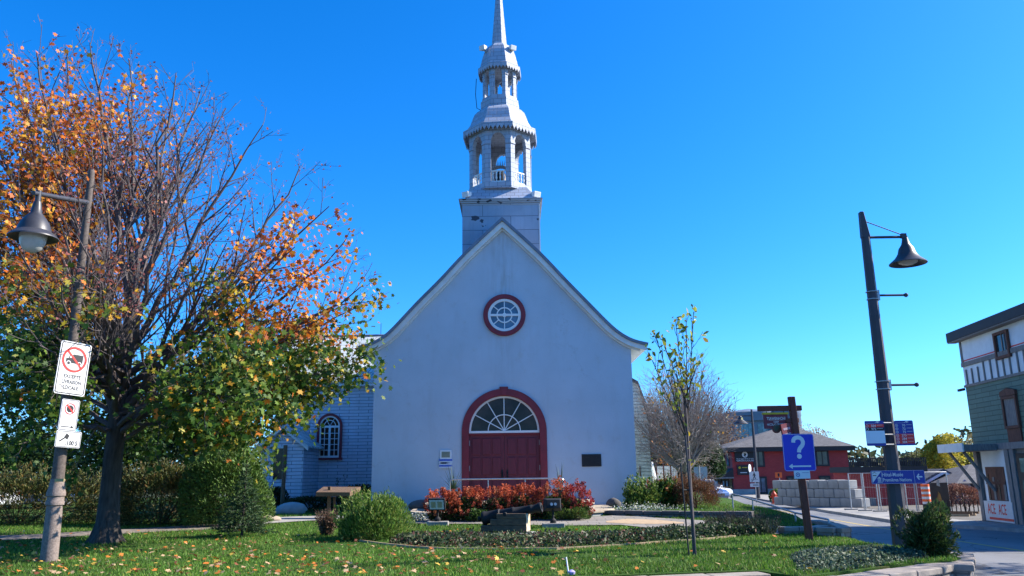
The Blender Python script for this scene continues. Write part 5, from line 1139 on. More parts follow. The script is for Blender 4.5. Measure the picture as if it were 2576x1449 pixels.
MB().prism([(xm - .12, zm - .12), (xm + .12, zm - .12), (xm + .05, zm + .22), (xm - .02, zm + .3), (xm - .06, zm + .1)], Yd - .008, Yd - .001).build('gold_figure', mat('gold_print', (.42, .2, .04), .5, .5, 8, .02), t)
MB().prism([(xm - .05, zm + .55), (xm + .1, zm + .5), (xm + .08, zm + .8), (xm - .04, zm + .75)], Yd - .008, Yd - .001).build('pale_figure', mat('pale_print', (.45, .42, .36), .5, .5, 12, .02), t)
for k in range(6): MB().box(xm - .2, xm + .2 - .05 * (k % 3), Yd - .008, Yd - .001, lerp(p.z, q.z, .3) - k * .09, lerp(p.z, q.z, .3) - k * .09 + .03).build('text_line', M['wood_grey'], t)
# blue-grey gabled house and dark slate house
def gable_house(name, lab, Y, pk, el, er, base, m, roofm, depth, trim):
    a_, b_, c_ = q2(*pk, Y), q2(*el, Y), q2(*er, Y); t = thing(name, (a_[0], Y, base), lab, 'house')
    MB().prism([(b_[0] + .2, base), (c_[0] - .2, base), (c_[0] - .2, c_[1]), (a_[0], a_[1] - .12), (b_[0] + .2, b_[1])], Y, Y + depth).build('wall', M[m], t)
    r = MB().strip([b_, a_, c_], [(b_[0], b_[1] - .14), (a_[0], a_[1] - .14), (c_[0], c_[1] - .14)], Y - .35, Y + depth + .2).build('roof', M[roofm], t)
    MB().strip([(b_[0], b_[1] - .141), (a_[0], a_[1] - .141), (c_[0], c_[1] - .141)], [(b_[0], b_[1] - .3), (a_[0], a_[1] - .3), (c_[0], c_[1] - .3)], Y - .36, Y - .28).build('bargeboard', M[trim], r)
    return t
bh = gable_house('gabled_house', 'blue-grey gabled house with white bargeboards and a diamond vent', 50, (2366, 1179), (2290, 1222), (2409, 1200), -.6, 'bluegrey_clap', 'shingle', 9, 'white')
vx, vz = q2(2365, 1207, 50); MB().prism([(vx - .2, vz), (vx, vz - .2), (vx + .2, vz), (vx, vz + .2)], 49.95, 49.995).build('vent', M['black'], bh)
p, q = q2(2384, 1247, 50), q2(2402, 1221, 50); o = MB().box(p[0], q[0], 49.95, 49.995, p[1], q[1]).build('window', M['glass'], bh); MB().strip([(p[0] - .09, p[1] - .09), (q[0] + .09, p[1] - .09), (q[0] + .09, q[1] + .09), (p[0] - .09, q[1] + .09)], [(p[0], p[1]), (q[0], p[1]), (q[0], q[1]), (p[0], q[1])], 49.92, 49.994, True).box(p[0], q[0], 49.93, 49.949, (p[1] + q[1]) / 2 - .03, (p[1] + q[1]) / 2 + .03).build('frame', mat('blue_white_trim', (.4, .5, .62), .6, .1, 3, .05), o)
YD = 47; dh = thing('slate_house', P(2440, 1290, YD), 'dark slate house with hipped roof and pink-trimmed narrow windows', 'house')
p, q = q2(2402, 1290, YD), q2(2520, 1215, YD); MB().box(p[0], q[0], YD, YD + 8, -.6, q[1]).build('wall', M['slate_clap'], dh)
r0, r1 = q2(2396, 1216, YD), q2(2530, 1216, YD); zpk = q2(2446, 1168, YD + 3)[1]
MB().add([(r0[0], YD - .4, r0[1]), (r1[0], YD - .4, r0[1]), (r1[0], YD + 8.4, r0[1]), (r0[0], YD + 8.4, r0[1]), (q2(2440, 1170, YD + 3)[0], YD + 3, zpk), (q2(2500, 1170, YD + 3)[0], YD + 3, zpk)], [(0, 1, 5, 4), (1, 2, 5), (2, 3, 4, 5), (3, 0, 4), (3, 2, 1, 0)]).build('roof', M['shingle'], dh)
for px in (2429, 2464):
    p, q = q2(px - 5, 1248, YD), q2(px + 5, 1220, YD); o = MB().box(p[0], q[0], YD - .05, YD - .004, p[1], q[1]).build('window', M['glass'], dh)
    MB().strip([(p[0] - .12, p[1]), (p[0] - .12, q[1]), ((p[0] + q[0]) / 2, q[1] + .3), (q[0] + .12, q[1]), (q[0] + .12, p[1])], [(p[0], p[1]), (p[0], q[1]), ((p[0] + q[0]) / 2, q[1] + .02), (q[0], q[1]), (q[0], p[1])], YD - .08, YD - .005).box((p[0] + q[0]) / 2 - .02, (p[0] + q[0]) / 2 + .02, YD - .07, YD - .051, p[1], q[1]).build('trim', M['pinkish'], o)

# ---- green building under renovation
A = P(2476, 1310, 30.5); A.z = zr(30) + .1; dirB = Vector((-.10, -1, 0)).normalized(); rzg = math.atan2(dirB.y, dirB.x)
gf = frame_at(A, rzg); gi = gf.inverted()
def wh(px, py, off=0.0):                  # photo point -> (along the wall, height) on the wall plane
    o = gi @ Vector((0, 0, EYE)); d = gi.to_3x3() @ ray(px, py); k = (off - o.y) / d.y; h = o + d * k; return h.x, h.z
def GB(): m_ = MB(); m_.M = gf; return m_
L = 8.2; gb = thing('green_building', A, 'three-storey green and white wooden building under renovation on the right edge', 'building')
zg1 = wh(2450, 1128)[1]; zg2 = wh(2438, 972)[1]; zg3 = wh(2420, 925)[1]; zg4 = wh(2424, 858)[1]
GB().box(0, L, 0, 7, zg1 + .12, zg2).build('wall', M['green_clap'], gb)
GB().box(0, L, .0, 7, zg2 + .001, zg4 + .3).build('upper_wall', M['wrap'], gb)
GB().box(0, L, .06, 7, -.4, zg1 - .101).build('ground_floor_wall', M['wood_grey'], gb)
GB().box(-.05, L, -.09, .3, zg1 - .10, zg1 + .119).build('beam', M['wood_grey'], gb)
ro = GB().prism([(-.30, zg4 + .04), (L + .6, zg4 + .04), (L + .6, zg4 + .40), (-.30, zg4 + .40)], -.34, 7.8).build('roof', M['dark_trim'], gb, bevel=.02)
GB().box(-.28, L + .5, -.32, -.02, zg4 + .0, zg4 + .039).build('soffit', M['wood_grey'], ro)
# batten strip between the storeys
GB().box(-.02, L, -.05, -.002, zg3 + .0, zg3 + .16).build('batten_rail', M['wood_grey'], gb); GB().box(-.02, L, -.05, -.002, zg2 - .02, zg2 + .07).build('batten_rail', M['wood_grey'], gb)
for k in range(17): x = .25 + k * .47 + rnd.uniform(-.03, .03); GB().box(x, x + .06, -.045, -.002, zg2 + .071, zg3 - .001 - (.12 if k < 3 else 0)).build('batten', M['wood_grey'], gb)
GB().box(0, L, -.008, -.002, zg3 + .2, zg3 + .245).build('red_tape', M['sign_red'], gb)
GB().box(-.015, .13, -.03, .1, zg3 + .17, zg4).build('corner_board', M['wood_grey'], gb)
mb = GB().box(-.5, .0, -.1, -.02, zg2 - .12, zg2 - .03); mb.build('bracket', M['iron'], gb)
def gwin(name, a, b, c_, d, gm, fm, ft=.1, deep=.02):
    p, q = wh(a, d), wh(b, c_); x0_, x1_ = min(p[0], q[0]), max(p[0], q[0]); z0_, z1_ = p[1], q[1]
    o = GB().box(x0_, x1_, -.03, -.003, z0_, z1_).build(name, M[gm], gb)
    GB().strip([(x0_ - ft, z0_ - ft), (x1_ + ft, z0_ - ft), (x1_ + ft, z1_ + ft), (x0_ - ft, z1_ + ft)], [(x0_, z0_), (x1_, z0_), (x1_, z1_), (x0_, z1_)], -.09, -.004, True).build('frame', M[fm], o)
    return o, x0_, x1_, z0_, z1_
o, a, b, c_, d = gwin('window', 2514, 2534, 836, 898, 'glass', 'rust_wood')
GB().box(lerp(a, b, .5) - .03, lerp(a, b, .5) + .03, -.05, -.031, c_, d).box(lerp(a, b, .75) - .02, lerp(a, b, .75) + .02, -.05, -.031, c_, d).build('sash', M['wood_grey'], o)
o, a, b, c_, d = gwin('boarded_window', 2537, 2557, 1000, 1072, 'wood_grey', 'rust_wood', .09)
GB().prism([(a - .12, d + .1), (b + .12, d + .1), (b + .1, d + .26), ((a + b) / 2, d + .36), (a - .1, d + .26)], -.1, -.005).build('pediment', M['rust_wood'], o); GB().box(a - .04, b + .04, -.05, -.004, c_ - .62, c_ - .1).build('apron', M['rust_wood'], o)
# ground floor bay: torn wrap, brown hoarding, big posts, door
x0_, z1_ = wh(2470, 1150); x1_, _ = wh(2522, 1150); zwb = wh(2490, 1258)[1]
GB().box(x0_ - .12, x1_ + .2, .02, .059, zwb - .1, zg1 - .102).build('torn_wrap', M['wrap'], gb)
hb_ = GB().box(x0_ + .12, x1_ - .05, .0, .019, zwb, z1_ - .35).build('boarded_window', M['rust_wood'], gb)
for k in range(4): x = lerp(x0_ + .2, x1_ - .2, k / 3); GB().box(x, x + .1 + .05 * (k % 2), -.02, -.001, zwb + .02, z1_ - .6 - .1 * k % 3).build('board', M['wood_grey' if k % 2 else 'wood'], hb_)
GB().box(x0_ + .12, x1_ - .05, -.03, -.001, z1_ - .95, z1_ - .85).build('transom', M['rust_wood'], hb_)
for x in (-.02, x1_ + .25, x1_ + .62): GB().box(x, x + .26, -.06, .058, -.35, zg1 - .101).build('timber_post', M['wood_grey'], gb)
dx = x1_ + .95; dr = GB().box(dx, dx + 1.3, -.03, .058, -.2, zg1 - .25).build('door', M['dark_trim'], gb)
GB().box(dx + .25, dx + 1.05, -.045, -.031, .4, 1.5).box(dx + .25, dx + 1.05, -.045, -.031, 1.75, 2.2).build('glass_pane', mat_glass('teal_pane', (.05, .12, .11)), dr)
bz0, bz1 = wh(2480, 1308)[1], wh(2480, 1259)[1]; bn = thing('banner', gf @ V(lerp(x0_, x1_, .5), -.05, bz0), 'white plastic banner with red ACE lettering tied below the boarded window', 'banner')
xe = x1_ + .35
GB().box(x0_ - .16, xe, -.085, -.065, bz0, bz1).build('sheet', mat('crumpled_white_plastic', (.62, .62, .62), .5, .15, 4, .8, 6), bn)
for x in (.2, .62):
    mb = GB(); text(mb, 'ACE', lerp(x0_, xe, x), lerp(bz0, bz1, .62), -.09, w=.58, h=.36); mb.build('lettering', M['sign_red'], bn)
GB().box(x0_ + .15, xe, -.09, -.0851, bz0 + .06, bz0 + .14).build('red_stripe', M['sign_red'], bn)
# canopy remnant with braces
cy = GB(); cy.prism([(-.1, zg1 - .13), (2.0, zg1 - .13), (2.0, zg1 + .1), (-.1, zg1 + .13)], -1.2, -.1); cy = cy.build('canopy', M['wood_grey'], gb, bevel=.02)
GB().box(-.12, 2.0, -1.25, -1.201, zg1 - .15, zg1 + .15).box(-.15, -.101, -1.2, -.6, zg1 - .13, zg1 + .14).build('canopy_edge', M['white'], cy)
for x in (.1, 1.3): GB().tube([V(x, -.95, zg1 - .12), V(x, -.05, zg1 - 1.5)], .06, 6).build('brace', M['wood_grey'], cy)
GB().box(-.4, L, -.9, .3, -.5, -.28).build('footing', M['concrete'], gb)
# far glass office building
YO = 135; cxo = P(1912, 1080, YO).x; ro_ = abs(P(1985, 1080, YO).x - P(1838, 1080, YO).x) / 2; zo = P(1890, 1034, YO).z
ob = thing('office_building', (cxo, YO + 6, -1), 'distant curved glass office block behind the red shop roof', 'building')
MB().lathe([(ro_, -2), (ro_, zo - 1.6), (ro_ + .4, zo - 1.5), (ro_ + .4, zo), (.5, zo + .8)], (cxo, YO + 6, 0), 40).build('wall', mat('blue_grey_cladding', (.16, .20, .25), .5, .2, .6, .05), ob, smooth=True)
for k in range(5):
    z = zo - 4.2 - k * 3.4; mb = MB(); n = 40
    for i in range(n):
        if i % 5 == 4: continue
        a_ = 2 * math.pi * i / n; b_ = 2 * math.pi * (i + .92) / n; r_ = ro_ + .06; mb.add([(cxo + r_ * math.cos(a_), YO + 6 + r_ * math.sin(a_), z), (cxo + r_ * math.cos(b_), YO + 6 + r_ * math.sin(b_), z), (cxo + r_ * math.cos(b_), YO + 6 + r_ * math.sin(b_), z + 2.2), (cxo + r_ * math.cos(a_), YO + 6 + r_ * math.sin(a_), z + 2.2)], [(0, 1, 2, 3)])
    mb.build('window_band', mat_glass('teal_office_glass', (.05, .12, .15)), ob)
c2 = P(1952, 1060, YO + 8); r2 = 1.5; z2 = P(1952, 1037, YO + 8).z
MB().lathe([(r2 * 1.5, -2), (r2 * 1.5, z2 - 1.2), (r2 * 1.55, z2 - 1.1), (r2 * 1.55, z2), (.3, z2 + .5)], (c2.x, YO + 2, 0), 28).build('stair_tower', M['bluegrey_clap'], ob, smooth=True)

# ---- small street furniture on the far side
def sign_on_post(name, lab, px, pt, pb_, Y, pm='galv', r=.03):
    q = P(px, pb_, Y); q.z = zr(Y); t = thing(name, q, lab, 'street sign'); MB().tube([q, V(q.x, Y, P(px, pt, Y).z)], r, 8).build('post', M[pm], t); return t, q
t, q = sign_on_post('traffic_sign', 'blank grey back of a traffic sign on a thin post near the bare tree', 1764, 1172, 1250, 37)
a_, b_ = P(1747, 1206, 37), P(1779, 1174, 37); MB().prism(rrect(a_.x, b_.x, a_.z, b_.z, .05), 37.03, 37.045).build('panel', M['galv'], t)
Yc = 66; q = P(1908, 1252, Yc); q.z = zr(Yc) + .15
t = thing('lamp_post', q, 'distant slim dark lamp post in front of the red shop', 'street lamp'); zt_ = P(1886, 1030, Yc).z; hx_ = P(1862, 1055, Yc)
MB().tube([q, V(q.x, Yc, zt_)], [.16, .08], 8).build('pole', M['pole_dark'], t); MB().tube([V(q.x, Yc, P(1886, 1046, Yc).z), V(hx_.x, Yc, P(1886, 1046, Yc).z)], .04, 6).build('arm', M['pole_dark'], t)
hz_ = P(1862, 1047, Yc).z; MB().lathe([(.1, 0), (.2, -.25), (.55, -.55), (.62, -.62), (.1, -.58)], (hx_.x, Yc, hz_), 16).build('lamp_shade', M['lamp_shade'], t, smooth=True)
Yc = 58; t, q = sign_on_post('crossing_sign', 'white pedestrian crossing sign with a black walking figure on a pole', 1903, 1176, 1256, Yc)
a_, b_ = P(1886, 1213, Yc), P(1908, 1186, Yc); W = b_.x - a_.x; H = b_.z - a_.z; cx_, cz_ = (a_.x + b_.x) / 2, (a_.z + b_.z) / 2
pn = MB().prism(rrect(a_.x, b_.x, a_.z, b_.z, .04), Yc - .06, Yc - .04).build('panel', M['sign_white'], t)
mb = MB(); mb.prism(circle(cx_, cz_ + H * .35, H * .07, 12), Yc - .068, Yc - .061); mb.prism([(cx_ + H * x, cz_ + H * z) for x, z in ((-.06, .27), (.06, .27), (.16, .1), (.12, .08), (.05, .17), (.05, .02), (.15, -.2), (.09, -.2), (0, -.02), (-.1, -.2), (-.16, -.18), (-.05, .02), (-.06, .17), (-.13, .08), (-.16, .1))], Yc - .068, Yc - .061); mb.prism([(cx_ + H * x, cz_ + H * z) for x, z in ((-.3, -.34), (-.3, -.44), (-.18, -.44), (-.22, -.4), (-.05, -.28), (-.08, -.26), (-.25, -.36))], Yc - .068, Yc - .061); mb.box(cx_ - W * .36, cx_ + W * .36, Yc - .068, Yc - .061, cz_ - H * .25, cz_ - H * .22); mb.build('walking_symbol', M['black'], pn)
a_, b_ = P(1887, 1225, Yc), P(1909, 1216, Yc); sb = MB().prism(rrect(a_.x, b_.x, a_.z, b_.z, .03), Yc - .06, Yc - .04).build('lower_tab', M['sign_white'], t)
mb = MB()
for k in range(5): x = lerp(a_.x, b_.x, .35 + .12 * k); mb.box(x, x + W * .07, Yc - .066, Yc - .061, lerp(a_.z, b_.z, .35), lerp(a_.z, b_.z, .7))
mb.build('tab_marks', M['black'], sb)
q = P(1882, 1178, Yc); f = frame_at(V(q.x + .1, Yc - .05, q.z), R(55)); mb = MB(); mb.M = f; mb.prism(circle(0, 0, .28, 20), -.01, .01); tag(mb.build('round_sign', M['sign_white'], loc=(q.x + .1, Yc - .05, q.z)), 'bright white round sign edge-on above the pedestrian crossing sign', 'road sign')
Yc = 62; t, q = sign_on_post('work_sign', 'small orange roadwork sign on a thin post before the red shop wall', 1964, 1190, 1240, Yc); a_, b_ = P(1950, 1202, Yc), P(1966, 1188, Yc); o = MB().box(a_.x, b_.x, Yc - .06, Yc - .04, a_.z, b_.z).build('panel', M['sign_orange'], t); mb = MB(); mb.prism([(lerp(a_.x, b_.x, u), lerp(a_.z, b_.z, v)) for u, v in ((.4, .2), (.6, .2), (.65, .6), (.55, .85), (.42, .8), (.35, .6))], Yc - .066, Yc - .061); mb.build('symbol', M['black'], o)
Yc = 52; q = P(1948, 1262, Yc); q.z = zr(Yc) + .15; t = thing('fire_hydrant', q, 'red-orange fire hydrant at the left end of the concrete blocks', 'hydrant')
MB().lathe([(.2, 0), (.2, .06), (.13, .08), (.13, .5), (.17, .52), (.17, .58), (.12, .66), (.05, .74), (.05, .8)], q, 14).build('barrel', M['hydrant'], t, smooth=True)
for s in (-1, 1): MB().tube([q + V(s * .1, 0, .42), q + V(s * .22, 0, .42)], .06, 8).build('outlet_cap', M['hydrant'], t)

# ---- cars
def car(loc, rz, paint, lab, suv=True):
    t = thing('parked_car', loc, lab, 'car'); f = frame_at(loc, rz)
    def B(): m_ = MB(); m_.M = f; return m_
    hL, w_ = 2.2, .9; h0 = .32; belt = .98 if suv else .9; top = 1.62 if suv else 1.45
    low = [(-hL, .45), (-hL + .05, .32), (hL - .12, .30), (hL, .45), (hL - .02, .72), (hL - .25, .86), (.95, belt), (-hL + .15, belt + .04), (-hL + .02, .85)]
    m_ = B(); m_.prism(low, -w_, w_); body = m_.build('body', M[paint], t, bevel=.07)
    m_ = B(); bz = [(1.05, belt - .03), (.35, top - .06), (-.2, top), (-1.4, top - .05), (-2.02, belt)]; n = len(bz)
    vs = [(x, -w_ * .96 if z < belt + .05 else -w_ * .74, z) for x, z in bz] + [(x, w_ * .96 if z < belt + .05 else w_ * .74, z) for x, z in bz]
    m_.add(vs, [tuple(range(n)), tuple(range(2 * n - 1, n - 1, -1))] + [(i, n + i, n + (i + 1) % n, (i + 1) % n) for i in range(n)]); m_.build('cabin', M[paint], t, bevel=.04)
    m_ = B(); m_.add([(1.0, -w_ * .84, belt + .02), (1.0, w_ * .84, belt + .02), (.42, w_ * .66, top - .1), (.42, -w_ * .66, top - .1)], [(0, 1, 2, 3)]); m_.v = [v + (f.to_3x3() @ Vector((.03, 0, .03))) for v in m_.v]; m_.build('windscreen', M['glass'], t)
    m_ = B(); m_.add([(-1.98, -w_ * .82, belt + .05), (-1.98, w_ * .82, belt + .05), (-1.48, w_ * .66, top - .1), (-1.48, -w_ * .66, top - .1)], [(0, 1, 2, 3)]); m_.v = [v + (f.to_3x3() @ Vector((-.035, 0, .02))) for v in m_.v]; m_.build('rear_window', M['glass'], t)
    for s in (-1, 1):
        m_ = B()
        for xa, xb, xc, xd in ((.82, .36, -.25, -.2), (-.28, -.24, -1.35, -1.62)):
            m_.add([(xa, s * w_ * .945, belt + .02), (xb, s * w_ * .775, top - .14), (xc, s * w_ * .775, top - .12), (xd, s * w_ * .945, belt + .02)], [(0, 1, 2, 3)])
        m_.v = [v + (f.to_3x3() @ Vector((0, s * .02, .01))) for v in m_.v]; m_.build('side_window', M['glass'], t)
        m_ = B(); m_.add([(hL - .3, s * w_ * .55, .68), (hL - .02, s * w_ * .6, .64), (hL - .06, s * w_ * .97, .66), (hL - .42, s * w_ * 1.005, .7), (hL - .3, s * w_ * .55, .8), (hL - .12, s * w_ * .6, .78), (hL - .2, s * w_ * .97, .8), (hL - .45, s * w_ * 1.005, .82)], [(0, 1, 2, 3), (4, 5, 6, 7), (0, 1, 5, 4), (1, 2, 6, 5), (2, 3, 7, 6), (3, 0, 4, 7)]); m_.build('headlight', M['head'], t)
        m_ = B(); m_.box(-hL - .01, -hL + .25, s * w_ * .75 - .17, s * w_ * .75 + .19 * 1, .78, .93); m_.build('taillight', M['tail'], t, bevel=.02)
        m_ = B(); m_.box(.72, .88, s * (w_ + .02) - .02, s * (w_ + .16), belt + .02, belt + .15); m_.build('wing_mirror', M[paint], t, bevel=.03)
        for x in (1.35, -1.35):
            m_ = B(); m_.M = f @ Matrix.Translation((x, s * (w_ - .1), .33)) @ Matrix.Rotation(R(90), 4, 'X'); m_.lathe([(.2, -.11), (.31, -.115), (.335, -.07), (.335, .07), (.31, .115), (.2, .11)], n=24); wl_ = m_.build('wheel', M['rubber'], t, smooth=True)
            m_ = B(); m_.M = f @ Matrix.Translation((x, s * (w_ - .1), .33)) @ Matrix.Rotation(R(90), 4, 'X'); m_.lathe([(.05, -.118), (.2, -.112), (.2, .112), (.05, .118)], n=16); m_.build('rim', M['galv'], wl_)
    m_ = B(); m_.box(hL - .04, hL + .005, -.42, .42, .42, .62); m_.build('grille', M['black'], t); m_ = B(); m_.box(-hL - .012, -hL + .05, -.26, .26, .55, .68); m_.build('number_plate', M['sign_white'], t)
    return t
car(V(P(1762, 1240, 62).x, 62.5, zr(62) + .03), R(-58), 'car_blue', 'blue hatchback facing the camera on the road beyond the brown shrub')
car(V(P(1776, 1240, 69).x, 69, zr(69) + .03), R(-60), 'car_white', 'white car partly hidden behind the blue hatchback')
car(V(P(12, 1210, 41).x - 1.75, 41.6, .15), R(160), 'car_white', 'white car with red tail lamps at the left edge behind the hedge', True)
car(V(P(95, 1195, 44).x, 44.5, .15), R(95), 'car_blue', 'blue car behind the hedge left of the maple trunk', True)

# ================================================================ VEGETATION
UPV = Vector((0, 0, 1))
def bez(p0, p1, p2, n): return [p0.lerp(p1, i / n).lerp(p1.lerp(p2, i / n), i / n) for i in range(n + 1)]
GREEN = [(.055, .12, .016, 4), (.038, .09, .014, 3), (.11, .17, .022, 2.2), (.22, .24, .03, 1)]
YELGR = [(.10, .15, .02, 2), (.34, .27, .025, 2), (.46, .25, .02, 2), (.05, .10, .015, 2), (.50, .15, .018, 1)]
ORANGE = [(.56, .24, .022, 3), (.60, .155, .018, 3), (.42, .10, .018, 2), (.62, .34, .03, 1.5), (.24, .06, .02, 1)]
DRED = [(.24, .075, .07, 3), (.32, .10, .06, 2), (.15, .06, .06, 2), (.42, .16, .05, .6)]
# ---- the big maple
mb0 = on(265, 1366); T = Tree(21); Ym = mb0.y
mt_ = thing('maple_tree', mb0, 'large maple with half-bare crown, orange upper leaves and green lower boughs', 'tree')
sm = Ym / FPX; tk = lambda px, py, dy=0: P(px, py, Ym + dy)
trunk = [mb0 + V(0, 0, -.1), mb0 + V(.02, 0, .25), tk(276, 1250), tk(287, 1130), tk(298, 1040), tk(312, 940, .1), tk(322, 830, .15), tk(328, 720, .2), tk(330, 600, .3)]
T.trunk.tube([trunk[0]] + trunk[1:], [.44, .31, .25, .235, .23, .17, .14, .11, .07], 12)
for a in range(6): an = a * 1.05 + .3; T.trunk.tube([mb0 + V(math.cos(an) * .16, math.sin(an) * .16, .55), mb0 + V(math.cos(an) * .3, math.sin(an) * .3, .1), mb0 + V(math.cos(an) * .5, math.sin(an) * .5, -.08)], [.1, .12, .06], 6)
spec = [dict(seg=8, wob=.04, trop=0, tap=.8, sides=7, gap=.50, t0=.16), dict(seg=5, wob=.07, trop=.07, tap=.75, sides=5, gap=.38, t0=.15, ang=32, rel=.40, base=.8, rmin=.008), dict(seg=3, wob=.10, trop=.06, tap=.6, sides=3, gap=.22, t0=.2, ang=36, rel=.40, base=.42, rmin=.005), dict(seg=2, wob=.13, trop=.04, tap=.5, sides=3, gap=1, t0=0, ang=38, rel=.35, base=.22, rmin=.0035)]
tips = [(28, 150, 1), (95, 120, -1.5), (165, 140, 2), (232, 105, 0), (330, 150, 1.5), (440, 175, -1), (505, 230, 2), (570, 270, .3), (660, 315, -1.2), (760, 420, 1), (828, 520, -.7), (880, 615, .6), (915, 715, -.2), (905, 770, 1.5), (-60, 240, 0), (-120, 420, 1), (-160, 640, -1), (430, 420, -3.4), (250, 330, -3.5), (560, 560, -3.0), (420, 300, 3.5), (100, 350, 3.6), (640, 640, 3.4), (60, 500, -3.8), (740, 620, -2.2),
        (870, 940, -.5), (810, 880, 1.6), (710, 1060, -2.2), (570, 1010, -3.6), (620, 1020, 2.4), (440, 1070, 3.0), (-120, 800, -1), (-140, 960, 1.2), (40, 900, -3.6), (90, 1100, -2.6), (190, 760, 3.6), (330, 1060, 4), (130, 1010, 3.8), (500, 1075, 0), (10, 1090, .6), (770, 1010, .4), (640, 900, -3.0), (390, 960, 3.6), (410, 1085, 2.2), (610, 1045, -1.5), (200, 1080, 2.5), (205, 480, -5.4), (160, 560, -5.9), (190, 590, -5.6), (150, 720, -6.0), (235, 680, -5.2), (60, 640, -5.6), (100, 860, -5.6), (245, 800, -4.8)]
def tpt(z):
    for a, b in zip(trunk, trunk[1:]):
        if a.z <= z <= b.z: return a.lerp(b, (z - a.z) / (b.z - a.z))
    return trunk[-1]
for k, (px, py, dy) in enumerate(tips):
    tip = P(px, py, Ym + dy); low = 25 <= k < 46
    hz = math.hypot(tip.x - mb0.x, tip.y - mb0.y)
    z0 = (2.5 + .9 * T.r.random() if tip.z < 4.6 else 2.9 + 1.2 * T.r.random()) if low else (3.0 + 1.5 * T.r.random() if hz > 4 else 3.8 + 2.6 * T.r.random())
    p0 = tpt(z0); mid = p0.lerp(tip, .5) + V(0, 0, (-.10 if not low else .16) * hz) + V(T.r.gauss(0, .2), T.r.gauss(0, .2), 0)
    pts = bez(p0, mid, tip, 10); pts = [pts[0]] + [q + V(T.r.gauss(0, .06), T.r.gauss(0, .06), T.r.gauss(0, .05)) for q in pts[1:]]
    L = sum((b - a).length for a, b in zip(pts, pts[1:])); r0 = .035 + .0092 * L if not low else .035 + .006 * L
    rads = [max(r0 * (1 - .88 * i / 10), .012) for i in range(11)]
    T.limbs.tube(pts, rads, 7, False)
    cnt = int(L * (1 - .16) / spec[0]['gap'] * (1.0 if not low else 1.45)); ph = T.r.random() * 6
    for i in range(cnt):
        t = lerp(.22 if not low else .25, 1, (i + T.r.random()) / cnt); kk = min(int(t * 10), 9); u = t * 10 - kk; q = pts[kk].lerp(pts[kk + 1], u); ax = (pts[kk + 1] - pts[kk]).normalized(); ph += 2.4 + T.r.uniform(-.5, .5)
        o = Matrix.Rotation(ph, 3, ax) @ ax.orthogonal().normalized(); an = R(32 + T.r.uniform(-10, 14)); d = ax * math.cos(an) + o * math.sin(an)
        T.branch(q, d, (L * (1 - t) * .40 + .75) * T.r.uniform(.7, 1.25), max(lerp(rads[kk], rads[kk + 1], u) * .55, .011), 1, 3, spec)
T.trunk.build('trunk', M['bark'], mt_, smooth=True, uv=False)
T.limbs.build('branch', M['twig'], mt_, smooth=True, uv=False)
def patchy(p, s, seed):                      # smooth value 0..1 in space
    r_ = np.random.default_rng(seed); k = r_.normal(size=(7, 3)) / s; ph = r_.random(7) * 6.28
    return .5 + .5 * np.sin(p @ k.T + ph).sum(1) / 4.2
NP_ = np.array([n[0][:] for n in T.nodes]); NL = np.array([n[2] for n in T.nodes]); ND = np.array([n[1][:] for n in T.nodes])
dx = NP_[:, 0] - mb0.x; z = NP_[:, 2]; pn = patchy(NP_, 1.3, 5); jz = (pn - .5) * 2.2
zone = np.full(len(z), 3)
zone[(z + jz < 5.0)] = 0
zone[(z + jz >= 5.0) & (z + jz < 6.2) & ((dx < -.5) | (dx > 2.6) | (pn > .62))] = 1
zone[(z + jz >= 6.2) & (dx < -.6 + jz * .6) & (z < 13.4 + jz) & (rng.random(len(z)) < .95 - .07 * np.clip(z - 6, 0, 8))] = 2
zone[(dx > 3.8 + jz * .5) & (z >= 5.0) & (z < 9.0 + jz * .8) & (pn > .36) & (rng.random(len(z)) < .72)] = 2
zone[(zone == 0) & (dx > .3) & (dx < 3.4 + jz * .5) & (z > 3.7 + jz * .4) & (rng.random(len(z)) < .72)] = 4
zone[(zone == 1) & (dx > -.3) & (dx < 3.2) & (rng.random(len(z)) < .6)] = 4
def leaves_for(sel, per, spread, size, pal, name_keep):
    idx = np.nonzero(sel)[0]; idx = np.repeat(idx, per); n = len(idx)
    p = NP_[idx] - ND[idx] * (rng.random((n, 1)) * .35) + rng.normal(size=(n, 3)) * spread + np.array([0, 0, -.05])
    return p, cols(n, pal, .35), size * (.65 + .7 * rng.random(n))
LSEL = None
parts = [leaves_for(zone == 0, 7, .18, .135, GREEN, 0), leaves_for((zone == 0) & (dx > 2.2), 2, .2, .14, YELGR, 0), leaves_for(zone == 1, 5, .16, .13, YELGR, 0), leaves_for(zone == 2, 5, .14, .13, ORANGE, 0),  # extra yellow-green leaves low on the right paint in the sunlit side
         leaves_for((zone == 3) & (NL == 3) & (rng.random(len(z)) < .75), 2, .05, .07, DRED, 0), leaves_for((zone == 3) & (rng.random(len(z)) < .05), 1, .08, .12, ORANGE, 0)]
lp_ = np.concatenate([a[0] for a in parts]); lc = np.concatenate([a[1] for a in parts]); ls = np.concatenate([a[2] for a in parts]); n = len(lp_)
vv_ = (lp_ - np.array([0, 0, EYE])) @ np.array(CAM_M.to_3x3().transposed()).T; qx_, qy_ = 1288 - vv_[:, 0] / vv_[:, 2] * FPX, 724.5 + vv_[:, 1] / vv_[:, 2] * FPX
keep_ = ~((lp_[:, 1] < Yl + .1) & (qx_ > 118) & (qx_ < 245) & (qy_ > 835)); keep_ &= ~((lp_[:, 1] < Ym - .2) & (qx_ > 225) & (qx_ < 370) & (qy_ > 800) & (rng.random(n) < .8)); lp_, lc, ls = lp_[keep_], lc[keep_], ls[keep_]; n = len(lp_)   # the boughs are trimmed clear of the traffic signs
dd = rdir(n) * .8 + np.array([0, 0, -.55]); nn_ = rdir(n) + np.array([.25, -.25, .55])
